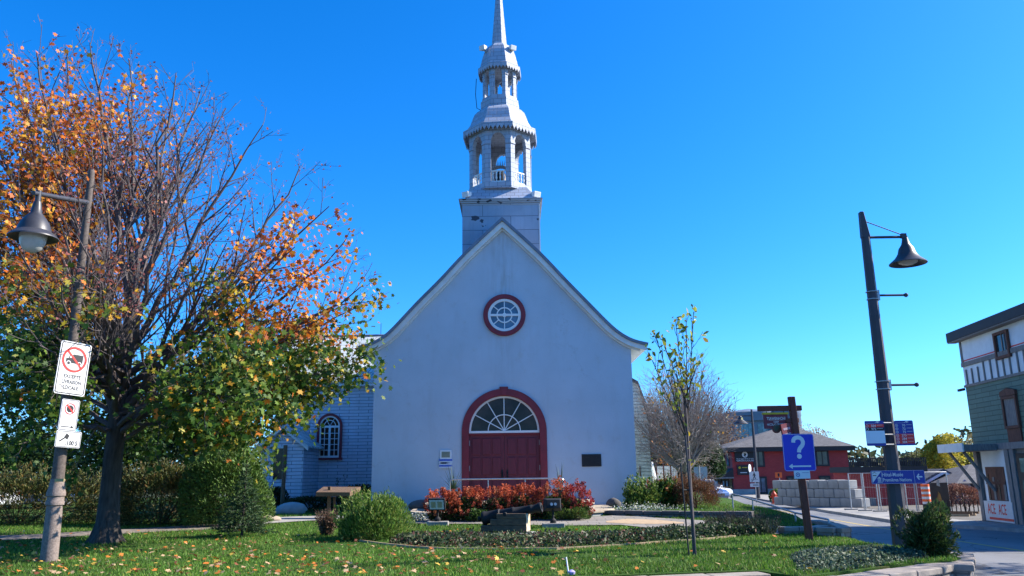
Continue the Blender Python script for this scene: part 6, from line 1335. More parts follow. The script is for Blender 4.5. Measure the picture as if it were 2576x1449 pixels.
leafmesh('foliage', lp_, dd, nn_, ls, lc, 'maple', M['leaf'], mt_, bend=.35)
print('maple nodes', len(z), 'leaves', n, 'limb verts', len(T.limbs.v))

def small_tree(name, base, lab, tips, spec, r0, m, trunk_top, maxl=3, seed=1, fork=None, leaves=None, cat='tree', group=None, trunk_m='bark'):
    t = thing(name, base, lab, cat, group); T = Tree(seed)
    T.trunk.tube([base + V(0, 0, -.1), base.lerp(trunk_top, .5), trunk_top], [r0 * 1.15, r0, r0 * .85], 9)
    for tip in tips:
        p0 = base.lerp(trunk_top, T.r.uniform(*(fork or (.8, 1)))); d = tip - p0; L = d.length; mid = p0.lerp(tip, .5) + V(0, 0, -.06 * math.hypot(d.x, d.y))
        pts = bez(p0, mid, tip, 6); rads = [max(r0 * .42 * (1 - .85 * i / 6), .008) for i in range(7)]; T.limbs.tube(pts, rads, 5, False); T.nodes.append((tip, d.normalized(), 1))
        cnt = int(L / spec[0]['gap'])
        for i in range(cnt):
            u = lerp(.12, 1, (i + T.r.random()) / cnt); kk = min(int(u * 6), 5); q = pts[kk].lerp(pts[kk + 1], u * 6 - kk); ax = (pts[kk + 1] - pts[kk]).normalized()
            o = Matrix.Rotation(T.r.random() * 6.28, 3, ax) @ ax.orthogonal().normalized(); an = R(spec[1]['ang'] + T.r.uniform(-10, 12))
            T.branch(q, ax * math.cos(an) + o * math.sin(an), (L * (1 - u) * spec[1]['rel'] + spec[1]['base']) * T.r.uniform(.7, 1.2), spec[1]['rmin'] * 1.6, 1, maxl, spec)
    T.trunk.build('trunk', M[trunk_m], t, smooth=True, uv=False); T.limbs.build('branch', M[m], t, uv=False)
    if leaves:
        pal, frac, per, size, shape, spread = leaves
        Np = np.array([q[0][:] for q in T.nodes]); sel = np.nonzero(rng.random(len(Np)) < frac)[0]; sel = np.repeat(sel, per); k = len(sel)
        p = Np[sel] + rng.normal(size=(k, 3)) * spread
        leafmesh('foliage', p, rdir(k) + np.array([0, 0, -.6]), rdir(k) + np.array([0, -.2, .5]), size * (.6 + .8 * rng.random(k)), cols(k, pal, .35), shape, M['leaf'], t, bend=.3)
    return t
bspec = [dict(gap=.30), dict(seg=4, wob=.07, trop=.03, tap=.7, sides=3, gap=.28, t0=.15, ang=36, rel=.5, base=.55, rmin=.0065), dict(seg=3, wob=.09, trop=.04, tap=.5, sides=3, gap=.26, t0=.2, ang=34, rel=.45, base=.32, rmin=.0048), dict(seg=2, wob=.1, trop=.03, tap=.4, sides=3, gap=1, t0=0, ang=28, rel=.4, base=.22, rmin=.0038)]
Yt = 38.0; b = P(1718, 1245, Yt); b.z = hl(b.x, Yt); r_ = random.Random(4)
tp = [P(1722 + 128 * math.cos(R(a)) * f, 1040 - 135 * math.sin(R(a)) * f + (0 if a > 0 and a < 180 else 0), Yt + r_.uniform(-2, 2) * (1.1 - .7 * abs(math.cos(R(a))))) for a, f in [(a, r_.uniform(.62, 1.04)) for a in range(-38, 222, 7)]] + [P(1722 + r_.uniform(-70, 70), 1010 + r_.uniform(-60, 70), Yt + r_.choice((-2.2, 2.2))) for _ in range(16)]
small_tree('bare_tree', b, 'leafless grey tree with a dense round crown of fine twigs right of the church', tp, bspec, .17, 'twig_pale', P(1722, 1160, Yt), 3, 5, (.55, 1), ([(.4, .22, .03), (.3, .1, .03), (.15, .17, .03)], .02, 1, .14, 'leaf', .05))
# sapling with two stakes
Yk = 16.6; b = P(1747, 1386, Yk); b.z = hl(b.x, Yk); sspec = [dict(gap=.22), dict(seg=3, wob=.08, trop=.12, tap=.6, sides=4, gap=.28, t0=.2, ang=26, rel=.3, base=.2, rmin=.005), dict(seg=2, wob=.1, trop=.1, tap=.5, sides=3, gap=1, t0=0, ang=30, rel=.3, base=.12, rmin=.003)]
topk = P(1723, 1000, Yk); tp = [P(1726, 800, Yk), P(1745, 785, Yk + .15), P(1700, 810, Yk - .2), P(1650, 845, Yk - .1), P(1632, 885, Yk + .2), P(1668, 860, Yk + .3), P(1755, 915, Yk - .2), P(1690, 930, Yk - .3)]
sap = small_tree('sapling', b, 'thin young tree with sparse yellow-green leaves on the right lawn', tp, sspec, .033, 'bark_dark', topk, 2, 8, (.6, 1.0), ([(.32, .33, .05, 2), (.16, .22, .04, 2), (.40, .28, .04, 1)], .85, 2, .12, 'leaf', .06), trunk_m='twig')
NPX = [(1716, 1075, 1.1), (1738, 1100, 1), (1712, 1040, 1), (1728, 1130, 1), (1733, 1000, 1), (1722, 960, 1), (1735, 1160, 1)]
pp_ = []
for px, py, k in NPX: q = P(px, py, Yk); pp_ += [np.array(q) + rng.normal(size=3) * .07 for _ in range(5)]
k = len(pp_); leafmesh('foliage', np.array(pp_), rdir(k) + np.array([0, 0, -.6]), rdir(k), .1 * (.6 + .8 * rng.random(k)), cols(k, [(.22, .26, .04), (.4, .3, .03), (.1, .16, .03)]), 'leaf', M['leaf'], sap)
q0, q1 = P(1733, 1386, Yk - .15), P(1712, 1165, Yk - .15); q0.z = hl(q0.x, q0.y) - .1
st_ = thing('tree_stake', q0, 'black metal stake with a cross tie just left of the sapling trunk', 'stake')
MB().tube([q0, q1], .016, 8).build('rod', M['black'], st_); a_ = P(1718, 1232, Yk - .15); MB().tube([a_, P(1738, 1233, Yk)], .014, 6).build('tie', M['rubber'], st_)
q0, q1 = P(1750, 1390, Yk - .06), P(1724, 1095, Yk - .06); q0.z = hl(q0.x, q0.y) - .1
tag(MB().tube([q0, q1], .022, 8).build('tree_stake', M['pole_dark'], loc=q0), 'tall grey stake standing right against the sapling trunk', 'stake')

# ---- hedges, spruce and shrubs
HG = [(.095, .175, .03, 3), (.065, .13, .025, 3), (.15, .22, .04, 1.5), (.03, .05, .015, 1.5)]
HB = [(.075, .10, .025, 3), (.13, .11, .03, 2), (.035, .05, .015, 3), (.16, .09, .025, .8)]
def hedge(px, py, Y, rad, lab, pal, n, up=.3, lump=.12):
    b = P(px, py, Y); b.z = hl(b.x, Y)
    return bush('evergreen_shrub', b, rad, lab, 'shrub', n, .125, pal, 'slim', 'needle', lump, .45, up, 'evergreen shrubs of the left hedge', 14, cz=rad[2] * .42, shoots=int(rad[0] * 110), sl_=.16)
hedge(40, 1320, 27.5, (3.7, 1.2, 1.15), 'low brownish evergreen hedge at the left edge behind the lamp post', HB, 26000)
hedge(400, 1320, 26.8, (1.9, 1.1, 1.30), 'dark dull-green evergreen shrub right of the maple trunk', HB, 20000)
hedge(565, 1315, 26.3, (1.48, 1.25, 1.52), 'bright green rounded evergreen shrub at the right end of the hedge', HG, 26000)
b = on(608, 1350); sp_ = thing('spruce', b, 'small dark young spruce on the lawn before the round hedge shrub', 'tree'); H = 2.05
mb = MB().tube([b + V(0, 0, -.05), b + V(.03, 0, H)], [.035, .006], 6); P_, D_ = [], []
for k in range(120):
    u = (k / 120) ** 1.15; zz_ = .12 + u * (H - .25); Lb = (.82 * (1 - u) ** 1.5 + .10) * rnd.uniform(.75, 1.1); a_ = k * 2.4 + rnd.random(); s0 = b + V(0, 0, zz_); 
    dv = V(math.cos(a_), math.sin(a_), .35 - .25 * (1 - u)); e_ = s0 + dv * Lb + V(0, 0, -.12 * Lb * (1 - u)); mb.tube([s0, s0 + dv * Lb * .5, e_], [.008, .006, .003], 4, False)
    m_ = int(30 + 100 * Lb)
    for j in range(m_): u2 = .1 + .9 * rnd.random(); q = s0.lerp(e_, u2); dn = (dv.normalized() * .8 + V(rnd.gauss(0, 1), rnd.gauss(0, 1), rnd.gauss(0, 1)) * .55); P_.append(q + dn * .02); D_.append(dn)
    if rnd.random() < .8 and Lb > .25:
        for s_ in (-1, 1):
            sd_ = V(-math.sin(a_), math.cos(a_), .1) * s_; m0 = s0.lerp(e_, .5); m1 = m0 + (dv * .6 + sd_ * .7).normalized() * Lb * .45; mb.tube([m0, m1], [.005, .003], 3, False)
            for j in range(int(30 + 60 * Lb)): q = m0.lerp(m1, rnd.random()); dn = ((m1 - m0).normalized() * .8 + V(rnd.gauss(0, 1), rnd.gauss(0, 1), rnd.gauss(0, 1)) * .55); P_.append(q + dn * .02); D_.append(dn)
mb.build('trunk', M['bark_dark'], sp_, uv=False); n = len(P_)
leafmesh('foliage', np.array([p[:] for p in P_]), np.array([d[:] for d in D_]), rdir(n), .075 * (.6 + .7 * rng.random(n)), cols(n, [(.055, .11, .04, 3), (.03, .065, .025, 3), (.10, .15, .05, 1)], .3), 'slim', M['needle'], sp_)
bush('round_bush', on(938, 1352), (.88, .85, .70), 'round bright green bush with pale tips left of the cannon', 'shrub', 13000, .105, [(.10, .19, .03, 3), (.16, .26, .045, 2.5), (.06, .12, .02, 2), (.30, .33, .09, 1.2)], 'slim', lump=.30, shell=.6, up=1.1, cz=.28, shoots=240, sl_=.2)
def twiggy(name, base, rad, n, lab, pal, m='stem', lf=.05):
    t = thing(name, base, lab, 'plant'); mb = MB(); tips_ = []
    for i in range(n):
        a_ = rnd.random() * 6.28; q = rnd.random() ** .6; e_ = base + V(math.cos(a_) * rad[0] * q, math.sin(a_) * rad[1] * q, rad[2] * rnd.uniform(.55, 1)); s0 = base + V(math.cos(a_) * rad[0] * q * .4, math.sin(a_) * rad[1] * q * .4, -.03); mb.tube([s0, s0.lerp(e_, .5) + V(0, 0, .04), e_], [.008, .006, .003], 3, False)
        for j in range(9): tips_.append(s0.lerp(e_, rnd.uniform(.25, 1)) + V(rnd.gauss(0, .03), rnd.gauss(0, .03), rnd.gauss(0, .03)))
    mb.build('stem', M[m], t, uv=False); k = len(tips_); leafmesh('foliage', np.array([p[:] for p in tips_]), rdir(k) + np.array([0, 0, .3]), rdir(k), lf * (.5 + rng.random(k)), cols(k, pal, .4), 'leaf', M['leaf'], t); return t
twiggy('dried_plant', on(822, 1346), (.36, .3, .68), 130, 'withered brown plant clump left of the round green bush', [(.15, .085, .06, 3), (.09, .05, .04, 2), (.25, .16, .10, 1)], lf=.055)
# hydrangeas in front of the steps
def bloomer(px, py, Y, rad, nb, lab, pal, group, size=.20, green=1900, gl=.085):
    b = P(px, py, Y); b.z = hl(b.x, Y); t = thing('hydrangea', b, lab, 'shrub', group); c = np.array(b + V(0, 0, rad[2] * .5))
    p, d = bushpts(green, c - np.array([0, 0, rad[2] * .12]), (rad[0] * .95, rad[1] * .95, rad[2] * .72), .2, .55); k_ = p[:, 2] > b.z; p, d = p[k_], d[k_]; n = len(p)
    low = (p[:, 2] - b.z) < rad[2] * .55
    cc = cols(n, [(.05, .10, .02, 3), (.03, .06, .015, 3), (.14, .17, .03, 1), (.16, .05, .03, 1.5)], .3)
    leafmesh('foliage', p, d + rdir(n) * .7, rdir(n) + d, gl * (.6 + .8 * rng.random(n)), cc, 'leaf', M['leaf'], t, bend=.3)
    mb = MB(); P_, D_, C_, S_ = [], [], [], []; hp, hd = bushpts(nb * 3, c, rad, .22, .12); sel = [i for i in range(len(hp)) if hd[i][2] > -.25 and hd[i][1] < .75 and hp[i][2] > b.z + .10][:nb]
    pl = np.array([x[:3] for x in pal]); wt = np.array([x[3] for x in pal], float); wt /= wt.sum()
    for i in sel:
        h = Vector(hp[i]); ax = (Vector(hd[i]) * .6 + V(0, 0, .8) + V(rnd.gauss(0, .25), rnd.gauss(0, .25), 0)).normalized(); L = size * rnd.uniform(.75, 1.35); mb.tube([b + V(0, 0, .05) + V((h.x - b.x) * .3, (h.y - b.y) * .3, 0), h], [.009, .004], 4, False)
        u_ = ax.orthogonal().normalized(); v_ = ax.cross(u_); base = pl[rng.choice(len(pl), p=wt)] * rnd.uniform(.75, 1.25)
        for j in range(46):
            s_ = rnd.random(); rr = L * .40 * (1 - s_ * .75) * (1 if s_ > .08 else .6); a_ = rnd.random() * 6.28; o = u_ * math.cos(a_) + v_ * math.sin(a_); P_.append(h + ax * L * s_ + o * rr * rnd.uniform(.75, 1)); D_.append(o * .6 + ax * .5 + V(rnd.gauss(0, .5), rnd.gauss(0, .5), rnd.gauss(0, .5))); C_.append(base * rnd.uniform(.7, 1.35)); S_.append(L * .27 * rnd.uniform(.7, 1.2))
    mb.build('stem', M['stem'], t, uv=False); k = len(P_)
    bl = leafmesh('bloom', np.array([p[:] for p in P_]), np.array([d[:] for d in D_]), rdir(k), np.array(S_), np.array(C_), 'diamond', M['bloom'], t, bend=.4); bl['kind'] = 'stuff'
    return t
RUST = [(.38, .075, .032, 3), (.44, .105, .042, 2), (.26, .05, .03, 2), (.48, .17, .08, .6)]
CRIM = [(.42, .05, .05, 3), (.38, .08, .045, 2), (.24, .04, .04, 2)]
HGp = 'russet hydrangeas before the church steps'
for px, w_, h_, nb, pal, lab in ((1112, .52, .92, 60, RUST, 'russet hydrangea at the left end of the row behind the lit floodlight'), (1178, .62, 1.02, 80, RUST, 'russet hydrangea second from the left below the rail end'), (1252, .62, .98, 80, RUST, 'russet hydrangea left of the cannon barrel, with green showing below'), (1318, .62, 1.08, 84, RUST, 'tallest russet hydrangea behind the cannon muzzle'), (1388, .60, 1.05, 84, RUST, 'russet hydrangea behind the black double floodlight'), (1450, .50, .95, 72, CRIM, 'crimson hydrangea at the right end of the row beside the steps')):
    bloomer(px, 1318, 26.1 if px != 1318 else 26.2, (w_, .5, h_ * .62), nb, lab, pal, HGp)
for i, (px, w_) in enumerate(((1200, .42), (1300, .45), (1412, .40), (1455, .36))):
    b = P(px, 1320, 25.55); b.z = hl(b.x, 25.5); bush('leafy_perennial', b, (w_, .22, .20), ['dark green low plant before the russet shrubs left of the cannon breech', 'leafy green plant hidden behind the cannon carriage', 'yellow-green low plant behind the black floodlight', 'low green plant at the foot of the crimson hydrangea'][i], 'plant', 1100, .07, [(.06, .12, .02, 3), (.12, .17, .03, 2 if i > 1 else .6), (.03, .06, .015, 2)], 'slim' if i > 1 else 'leaf', up=.8, stems=5)
# plants by the right corner
vb = P(1588, 1288, 30.6); vb.z = .3; t = thing('climbing_vine', vb, 'tall narrow leafy plant climbing beside the right corner of the church', 'plant'); mb = MB(); pv = []
for k in range(5):
    a_ = vb + V(rnd.uniform(-.15, .15), rnd.uniform(-.1, .1), 0); e_ = P(1586 + rnd.uniform(-8, 6), 1200 + 22 * k, 30.6); mb.tube([a_, a_.lerp(e_, .5) + V(rnd.uniform(-.08, .08), 0, 0), e_], [.012, .009, .004], 4, False)
    for j in range(130): q = a_.lerp(e_, rnd.random() ** .8); pv.append(q + V(rnd.gauss(0, .07), rnd.gauss(0, .07), rnd.gauss(0, .05)))
mb.build('stem', M['stem'], t, uv=False); k = len(pv); leafmesh('foliage', np.array([p[:] for p in pv]), rdir(k) + np.array([0, 0, -.3]), rdir(k) + np.array([0, -.5, .3]), .085 * (.6 + .8 * rng.random(k)), cols(k, [(.12, .17, .05, 3), (.20, .23, .08, 2), (.05, .09, .02, 2)]), 'leaf', M['leaf'], t)
def pb_(px, py, Y): b = P(px, py, Y); b.z = hl(b.x, Y); return b
bush('leafy_shrub', pb_(1612, 1295, 29.3), (.62, .5, .45), 'yellow-green leafy shrub at the right church corner', 'shrub', 4200, .085, [(.11, .18, .03, 3), (.20, .25, .05, 2), (.05, .10, .02, 2)], cz=.32, up=.6, lump=.28, shoots=90, sl_=.22)
bush('leafy_shrub', pb_(1672, 1294, 29.8), (.55, .5, .48), 'dark green leafy shrub left of the brown spirea', 'shrub', 3400, .09, [(.06, .12, .02, 3), (.03, .07, .015, 2), (.15, .2, .03, 1), (.42, .12, .03, .5)], cz=.32, up=.6, lump=.28, shoots=90, sl_=.22)
bloomer(1648, 1294, 30.3, (.5, .45, .55), 34, 'hydrangea with faded orange-red heads behind the green corner shrubs', [(.42, .11, .04, 2), (.34, .07, .04, 2), (.30, .16, .08, 1)], None, .17, 900)
bush('spirea', pb_(1752, 1298, 29.6), (.98, .8, .56), 'wide mound of brown-leaved spirea by the road bend', 'shrub', 11000, .07, [(.13, .055, .03, 3), (.085, .04, .025, 3), (.20, .09, .04, 2), (.07, .07, .02, 1)], 'slim', cz=.40, up=.7, lump=.22, shoots=220, sl_=.22)
bush('spirea', pb_(1700, 1298, 30.2), (.72, .6, .58), 'orange-brown spirea behind the dark green corner shrub', 'shrub', 6500, .07, [(.19, .085, .035, 3), (.11, .055, .03, 3), (.28, .13, .05, 2)], 'slim', cz=.4, up=.7, shoots=150, sl_=.25)
wf = pb_(1625, 1299, 28.6); n = 1500; p = np.array(wf) + np.stack([rng.normal(size=n) * .55, rng.normal(size=n) * .12, np.abs(rng.normal(size=n)) * .09 + .02], 1)
tag(leafmesh('white_flowers', p, rdir(n), rdir(n) + np.array([0, -.5, 1]), .05 * (.5 + rng.random(n)), cols(n, [(.62, .63, .6, 2), (.10, .17, .05, 2), (.4, .45, .35, 1)]), 'leaf', M['leaf'], loc=wf), kind='stuff')
wf = on(1045, 1312); n = 700; p = np.array(wf) + np.stack([rng.normal(size=n) * .28, rng.normal(size=n) * .14, np.abs(rng.normal(size=n)) * .1 + .02], 1)
tag(leafmesh('white_flowers', p, rdir(n), rdir(n) + np.array([0, -.5, 1]), .05 * (.5 + rng.random(n)), cols(n, [(.6, .62, .6, 2), (.10, .14, .06, 2)]), 'leaf', M['leaf'], loc=wf), kind='stuff')
# lavender by the path
for i, (px, py) in enumerate(((1812, 1332), (1868, 1338), (1922, 1344))):
    b = on(px, py); t = thing('lavender', b, ['lavender clump with dark spikes at the path end, nearest the sapling', 'lavender clump with dark spikes in the middle of three', 'lavender clump with dark spikes nearest the blue question-mark sign'][i], 'plant', 'lavender clumps beside the path'); P_, D_, S_, C_ = [], [], [], []; mb = MB()
    for k in range(190):
        a_ = rnd.random() * 6.28; q = rnd.random() ** .6; e_ = b + V(math.cos(a_) * .5 * q, math.sin(a_) * .35 * q, rnd.uniform(.2, .5)); s0 = b + V(math.cos(a_) * .25 * q, math.sin(a_) * .2 * q, -.02); mb.tube([s0, e_], [.004, .003], 3, False); u_ = (e_ - s0).normalized()
        for j in range(9): P_.append(s0.lerp(e_, rnd.uniform(.1, .8))); D_.append(u_ + V(rnd.gauss(0, .4), rnd.gauss(0, .4), 0)); S_.append(.08); C_.append(np.array((.075, .105, .06)) * rnd.uniform(.6, 1.3))
        if rnd.random() < .4:
            for j in range(6): P_.append(e_ + u_ * .02 * j); D_.append(V(rnd.gauss(0, 1), rnd.gauss(0, 1), .6)); S_.append(.04); C_.append(np.array((.035, .028, .04)) * rnd.uniform(.7, 1.3))
    mb.build('stem', M['stem'], t, uv=False); k = len(P_); leafmesh('foliage', np.array([p[:] for p in P_]), np.array([d[:] for d in D_]), rdir(k), np.array(S_), np.array(C_), 'slim', M['leaf'], t)
# dark shrubs in the church's shade on the left
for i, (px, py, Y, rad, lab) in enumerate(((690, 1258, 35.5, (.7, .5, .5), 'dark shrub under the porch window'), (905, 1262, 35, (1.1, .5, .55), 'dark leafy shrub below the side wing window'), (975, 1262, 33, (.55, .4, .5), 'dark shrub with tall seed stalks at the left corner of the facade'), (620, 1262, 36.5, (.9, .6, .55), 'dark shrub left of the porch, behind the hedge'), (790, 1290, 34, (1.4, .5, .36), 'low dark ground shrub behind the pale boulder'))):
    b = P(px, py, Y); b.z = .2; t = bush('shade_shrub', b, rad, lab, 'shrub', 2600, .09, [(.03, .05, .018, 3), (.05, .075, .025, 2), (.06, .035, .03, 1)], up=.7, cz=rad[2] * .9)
    if i in (1, 2):
        mb = MB(); P_ = []
        for k in range(9):
            x = b.x + rnd.uniform(-.9, .9) * rad[0]; e_ = V(x + rnd.uniform(-.15, .2), b.y - .1, b.z + rnd.uniform(1.0, 1.75)); s0 = V(x, b.y, b.z); mb.tube([s0, e_], [.01, .004], 4, False)
            P_ += [s0.lerp(e_, rnd.uniform(.4, 1)) + V(rnd.gauss(0, .05), rnd.gauss(0, .05), 0) for _ in range(26)]
        mb.build('seed_stalk', M['stem'], t, uv=False); k = len(P_); leafmesh('foliage', np.array([p[:] for p in P_]), rdir(k), rdir(k), .07, cols(k, [(.03, .045, .02), (.05, .035, .03)]), 'leaf', M['leaf'], t)
# shrub at the foot of the right lamp post and dry bush by the houses
b = on(2340, 1402); b.z = .0; bush('leafy_shrub', b + V(.05, .15, 0), (.46, .44, .58), 'dark green loose shrub beside the dark lamp post', 'shrub', 6500, .105, [(.045, .085, .02, 3), (.025, .05, .015, 3), (.09, .14, .03, 1.2), (.12, .10, .04, .6)], 'slim', cz=.25, up=.3, lump=.40, shell=.7, shoots=50, sl_=.10)
b = P(2432, 1300, 37); b.z = zr(37) + .15; bush('dry_bush', b, (.95, .7, .62), 'dry reddish-brown bush before the dark slate house', 'shrub', 5000, .10, [(.17, .07, .05, 3), (.11, .05, .04, 3), (.24, .12, .08, 1)], 'slim', cz=.6, up=.3)
b = P(1953, 1250, 55); b.z = zr(55); bush('leafy_shrub', b, (.5, .4, .45), 'small green shrub behind the red hydrant', 'shrub', 700, .14, GREEN, cz=.45)
t = thing('plank_pile', P(2350, 1308, 34.5), 'bare wooden planks lying on the pavement edge before the green building', 'planks')
for k in range(4): a_, b_ = P(2290 + 18 * k, 1312 - 2 * k, 34.6 + .3 * k), P(2440 + 8 * k, 1306 - 2 * k, 33.2 + .3 * k); a_.z = zr(34) + .19 + .05 * (k % 2); b_.z = a_.z + .02; MB().tube([a_, b_], .06, 4).build('plank', M['wood'] if k % 2 else M['paver_tan'], t)
pf = thing('garden_fence', P(2410, 1300, 36), 'low black garden fence of thin loops before the dry bush', 'fence'); mb = MB()
for k in range(9):
    q = P(2388 + 11 * k, 1303, 36); q.z = zr(36) + .15; mb.tube([q, q + V(0, 0, .5), q + V(.08, 0, .6), q + V(.16, 0, .5), q + V(.16, 0, 0)], .012, 4, False)
mb.build('loops', M['iron'], pf)

# ---- background trees
def bg_tree(px, pt, pw, Y, lab, pal, n=2600, size=.4, base_z=None, name='deciduous_tree', dens=1.0, group='trees in the background', tr=.18):
    top = P(px, pt, Y); zb_ = base_z if base_z is not None else (zr(Y) if px > 1500 else .2); H = top.z - zb_; rx_ = pw * Y / FPX / 2
    b = V(top.x, Y, zb_); t = thing(name, b, lab, 'tree', group); mb = MB().tube([b + V(0, 0, -.2), b + V(0, 0, H * .5), b + V(.1, 0, H * .92)], [tr, tr * .7, tr * .15], 7)
    c = np.array(b + V(0, 0, H * .58)); p, d = bushpts(int(n * 2.2), c, (rx_, rx_ * .9, H * .42), .35, .7, 22); k = len(p)
    for j in range(26): q = Vector(p[rng.integers(k)]); s0 = b + V(0, 0, max(H * .2, (q.z - b.z) * .6)); mb.tube([s0, s0.lerp(q, .5) + V(0, 0, .1), q], [tr * .35, tr * .2, .02], 4, False)
    mb.build('trunk', M['bark_dark'] if px < 1500 else M['twig'], t, uv=False)
    leafmesh('crown', p, d + rdir(k), rdir(k) + np.array([.3, -.2, .6]), size * .62 * (.5 + rng.random(k)), cols(k, pal, .4), 'leaf', M['leaf'], t, bend=.3)
DG = [(.022, .05, .014, 3), (.035, .07, .018, 2), (.014, .03, .01, 2)]
for a in ((60, 1090, 250, 52, 'dark green tree beyond the parked cars at the left edge', DG, 5200, .34), (330, 1050, 260, 55, 'dark green tree behind the maple trunk', DG, 6500, .34), (500, 1000, 210, 58, 'dark green tree behind the round hedge shrub', DG, 6000, .36), (600, 1075, 130, 50, 'yellowing small tree left of the church porch', [(.30, .25, .03, 2), (.12, .16, .025, 3), (.05, .09, .015, 2)], 2600, .24), (-150, 1000, 300, 60, 'dark green tree at the far left edge of the view', DG, 5500, .38),
          (1640, 1010, 80, 60, 'orange-leaved tree just behind the pale house', [(.45, .18, .03, 3), (.30, .12, .03, 2), (.10, .10, .02, 2)], 1500, .28), (1690, 1095, 140, 66, 'dark green tree behind the white porch', DG + [(.2, .14, .03, 1)], 3800, .34), (1775, 1115, 120, 72, 'dark green tree left of the red shop wall', DG, 3800, .36), (1808, 1035, 120, 92, 'brown and orange half-bare tree behind the red shop roof', [(.20, .11, .07, 3), (.32, .18, .05, 2), (.12, .08, .06, 3)], 2400, .3),
          (2050, 1058, 110, 112, 'pale half-bare tree rising behind the red shop roof ridge', [(.36, .27, .20, 3), (.26, .20, .17, 2), (.40, .28, .10, 1)], 800, .34), (2350, 1098, 90, 78, 'bright yellow tree left of the green building canopy', [(.52, .40, .04, 3), (.36, .32, .04, 2), (.20, .22, .03, 1)], 3600, .3), (2405, 1112, 120, 84, 'yellow-green tree behind the blue-grey gabled house', [(.26, .26, .035, 3), (.36, .30, .04, 2), (.12, .15, .03, 2)], 4600, .34), (2300, 1140, 120, 88, 'olive tree behind the black roof deck', [(.14, .16, .05, 3), (.22, .22, .06, 2), (.10, .10, .05, 2)], 3000, .34), (2450, 1120, 110, 92, 'pale half-bare tree behind the corner of the green building', [(.34, .30, .16, 2), (.22, .2, .1, 2)], 1500, .34)):
    bg_tree(*a)
p, d = [], []
st2 = V(18.5, 15.2, zr(15)); tips2 = [st2 + V(5.0 * math.cos(a) * rnd.uniform(.3, 1), 4.5 * math.sin(a) * rnd.uniform(.3, 1), rnd.uniform(4.5, 9.5)) for a in np.linspace(0, 6.1, 22)]
small_tree('deciduous_tree', st2, 'half-bare tree beside the street at the right, dappling the front lawn with shade', tips2, [dict(gap=.45)] + sspec[1:] if False else [dict(gap=.4), dict(seg=3, wob=.08, trop=.08, tap=.6, sides=3, gap=.4, t0=.2, ang=32, rel=.4, base=.5, rmin=.012), dict(seg=2, wob=.1, trop=.05, tap=.5, sides=3, gap=1, t0=0, ang=32, rel=.3, base=.3, rmin=.006)], .16, 'bark_dark', st2 + V(0, 0, 3.2), 2, 14, (.6, 1), ([(.40, .25, .03, 2), (.14, .16, .03, 2)], .8, 2, .16, 'maple', .12))
n = 26000; xs_ = rng.uniform(-160, 190, n); yb_ = 150 + rng.normal(size=n) * 4; hh = 5.5 + 2.5 * np.sin(xs_ * .09) + 1.6 * np.sin(xs_ * .31 + 1) + 1.2 * np.sin(xs_ * .83)
tag(leafmesh('woods', np.stack([xs_, yb_, rng.random(n) ** .8 * np.maximum(hh, 2.5) - 1], 1), rdir(n), rdir(n) + np.array([.3, -.3, .5]), 1.2 * (.5 + rng.random(n)), cols(n, [(.05, .065, .03, 3), (.10, .09, .035, 2), (.18, .13, .05, 1), (.035, .05, .025, 2)], .4), 'leaf', M['leaf'], loc=(0, 150, 0)), kind='stuff')

# ---- ground cover, grass and fallen leaves
def proj(p):                                      # world point -> photo point
    v = CAM_M.to_3x3().transposed() @ (Vector(p) - Vector((0, 0, EYE))); return 1288 - v.x / v.z * FPX, 724.5 + v.y / v.z * FPX
RT = np.array(CAM_M.to_3x3().transposed())
def projn(p):
    v = (p - np.array([0, 0, EYE])) @ RT.T; return 1288 - v[:, 0] / v[:, 2] * FPX, 724.5 + v[:, 1] / v[:, 2] * FPX
hlv = np.vectorize(hl)
def cover(name, lower, upper, n, size, pal, hgt, loc, shape='leaf'):
    u = rng.random(n); v = rng.random(n); la = np.array([on(*q)[:] for q in lower]); ua = np.array([on(*q)[:] for q in upper]); k = len(la) - 1
    f = u * k; i = np.minimum(f.astype(int), k - 1); f = (f - i)[:, None]; a_ = la[i] * (1 - f) + la[i + 1] * f; b_ = ua[i] * (1 - f) + ua[i + 1] * f; p = a_ * (1 - v[:, None]) + b_ * v[:, None]
    env = np.minimum(1, 5 * np.minimum(np.minimum(v, 1 - v), np.minimum(u, 1 - u) * 4)) ; p[:, 2] += hgt * env * (.35 + .65 * rng.random(n)) * (.75 + .5 * patchy(p, .35, 3)) + .01
    p += rng.normal(size=p.shape) * .02
    tag(leafmesh(name, p, rdir(n) + np.array([0, 0, .2]), rdir(n) + np.array([.1, -.3, .9]), size * (.5 + rng.random(n)), cols(n, pal, .4), shape, M['leaf'], loc=loc, bend=.3), kind='stuff')
IVY = [(.045, .075, .025, 4), (.025, .045, .018, 4), (.10, .12, .05, 1.5), (.12, .045, .035, 1.5), (.22, .20, .12, .5)]
cover('ivy_bed', [(985, 1372), (1080, 1379), (1250, 1381), (1430, 1378), (1560, 1371), (1640, 1363)], [(985, 1354), (1080, 1352), (1250, 1352), (1430, 1350), (1540, 1346), (1640, 1352)], 13000, .085, IVY, .17, on(1250, 1365))
cover('ivy_bed', [(1560, 1368), (1660, 1362), (1760, 1356), (1850, 1349), (1930, 1348)], [(1570, 1352), (1660, 1337), (1760, 1333), (1850, 1337), (1930, 1342)], 9000, .085, [(.035, .065, .022, 4), (.02, .04, .016, 4), (.07, .10, .04, 1.5), (.1, .045, .03, .6)], .17, on(1700, 1350))
PERI = [(.085, .13, .075, 4), (.05, .085, .05, 4), (.16, .21, .13, 2), (.03, .05, .03, 2), (.14, .15, .03, .4)]
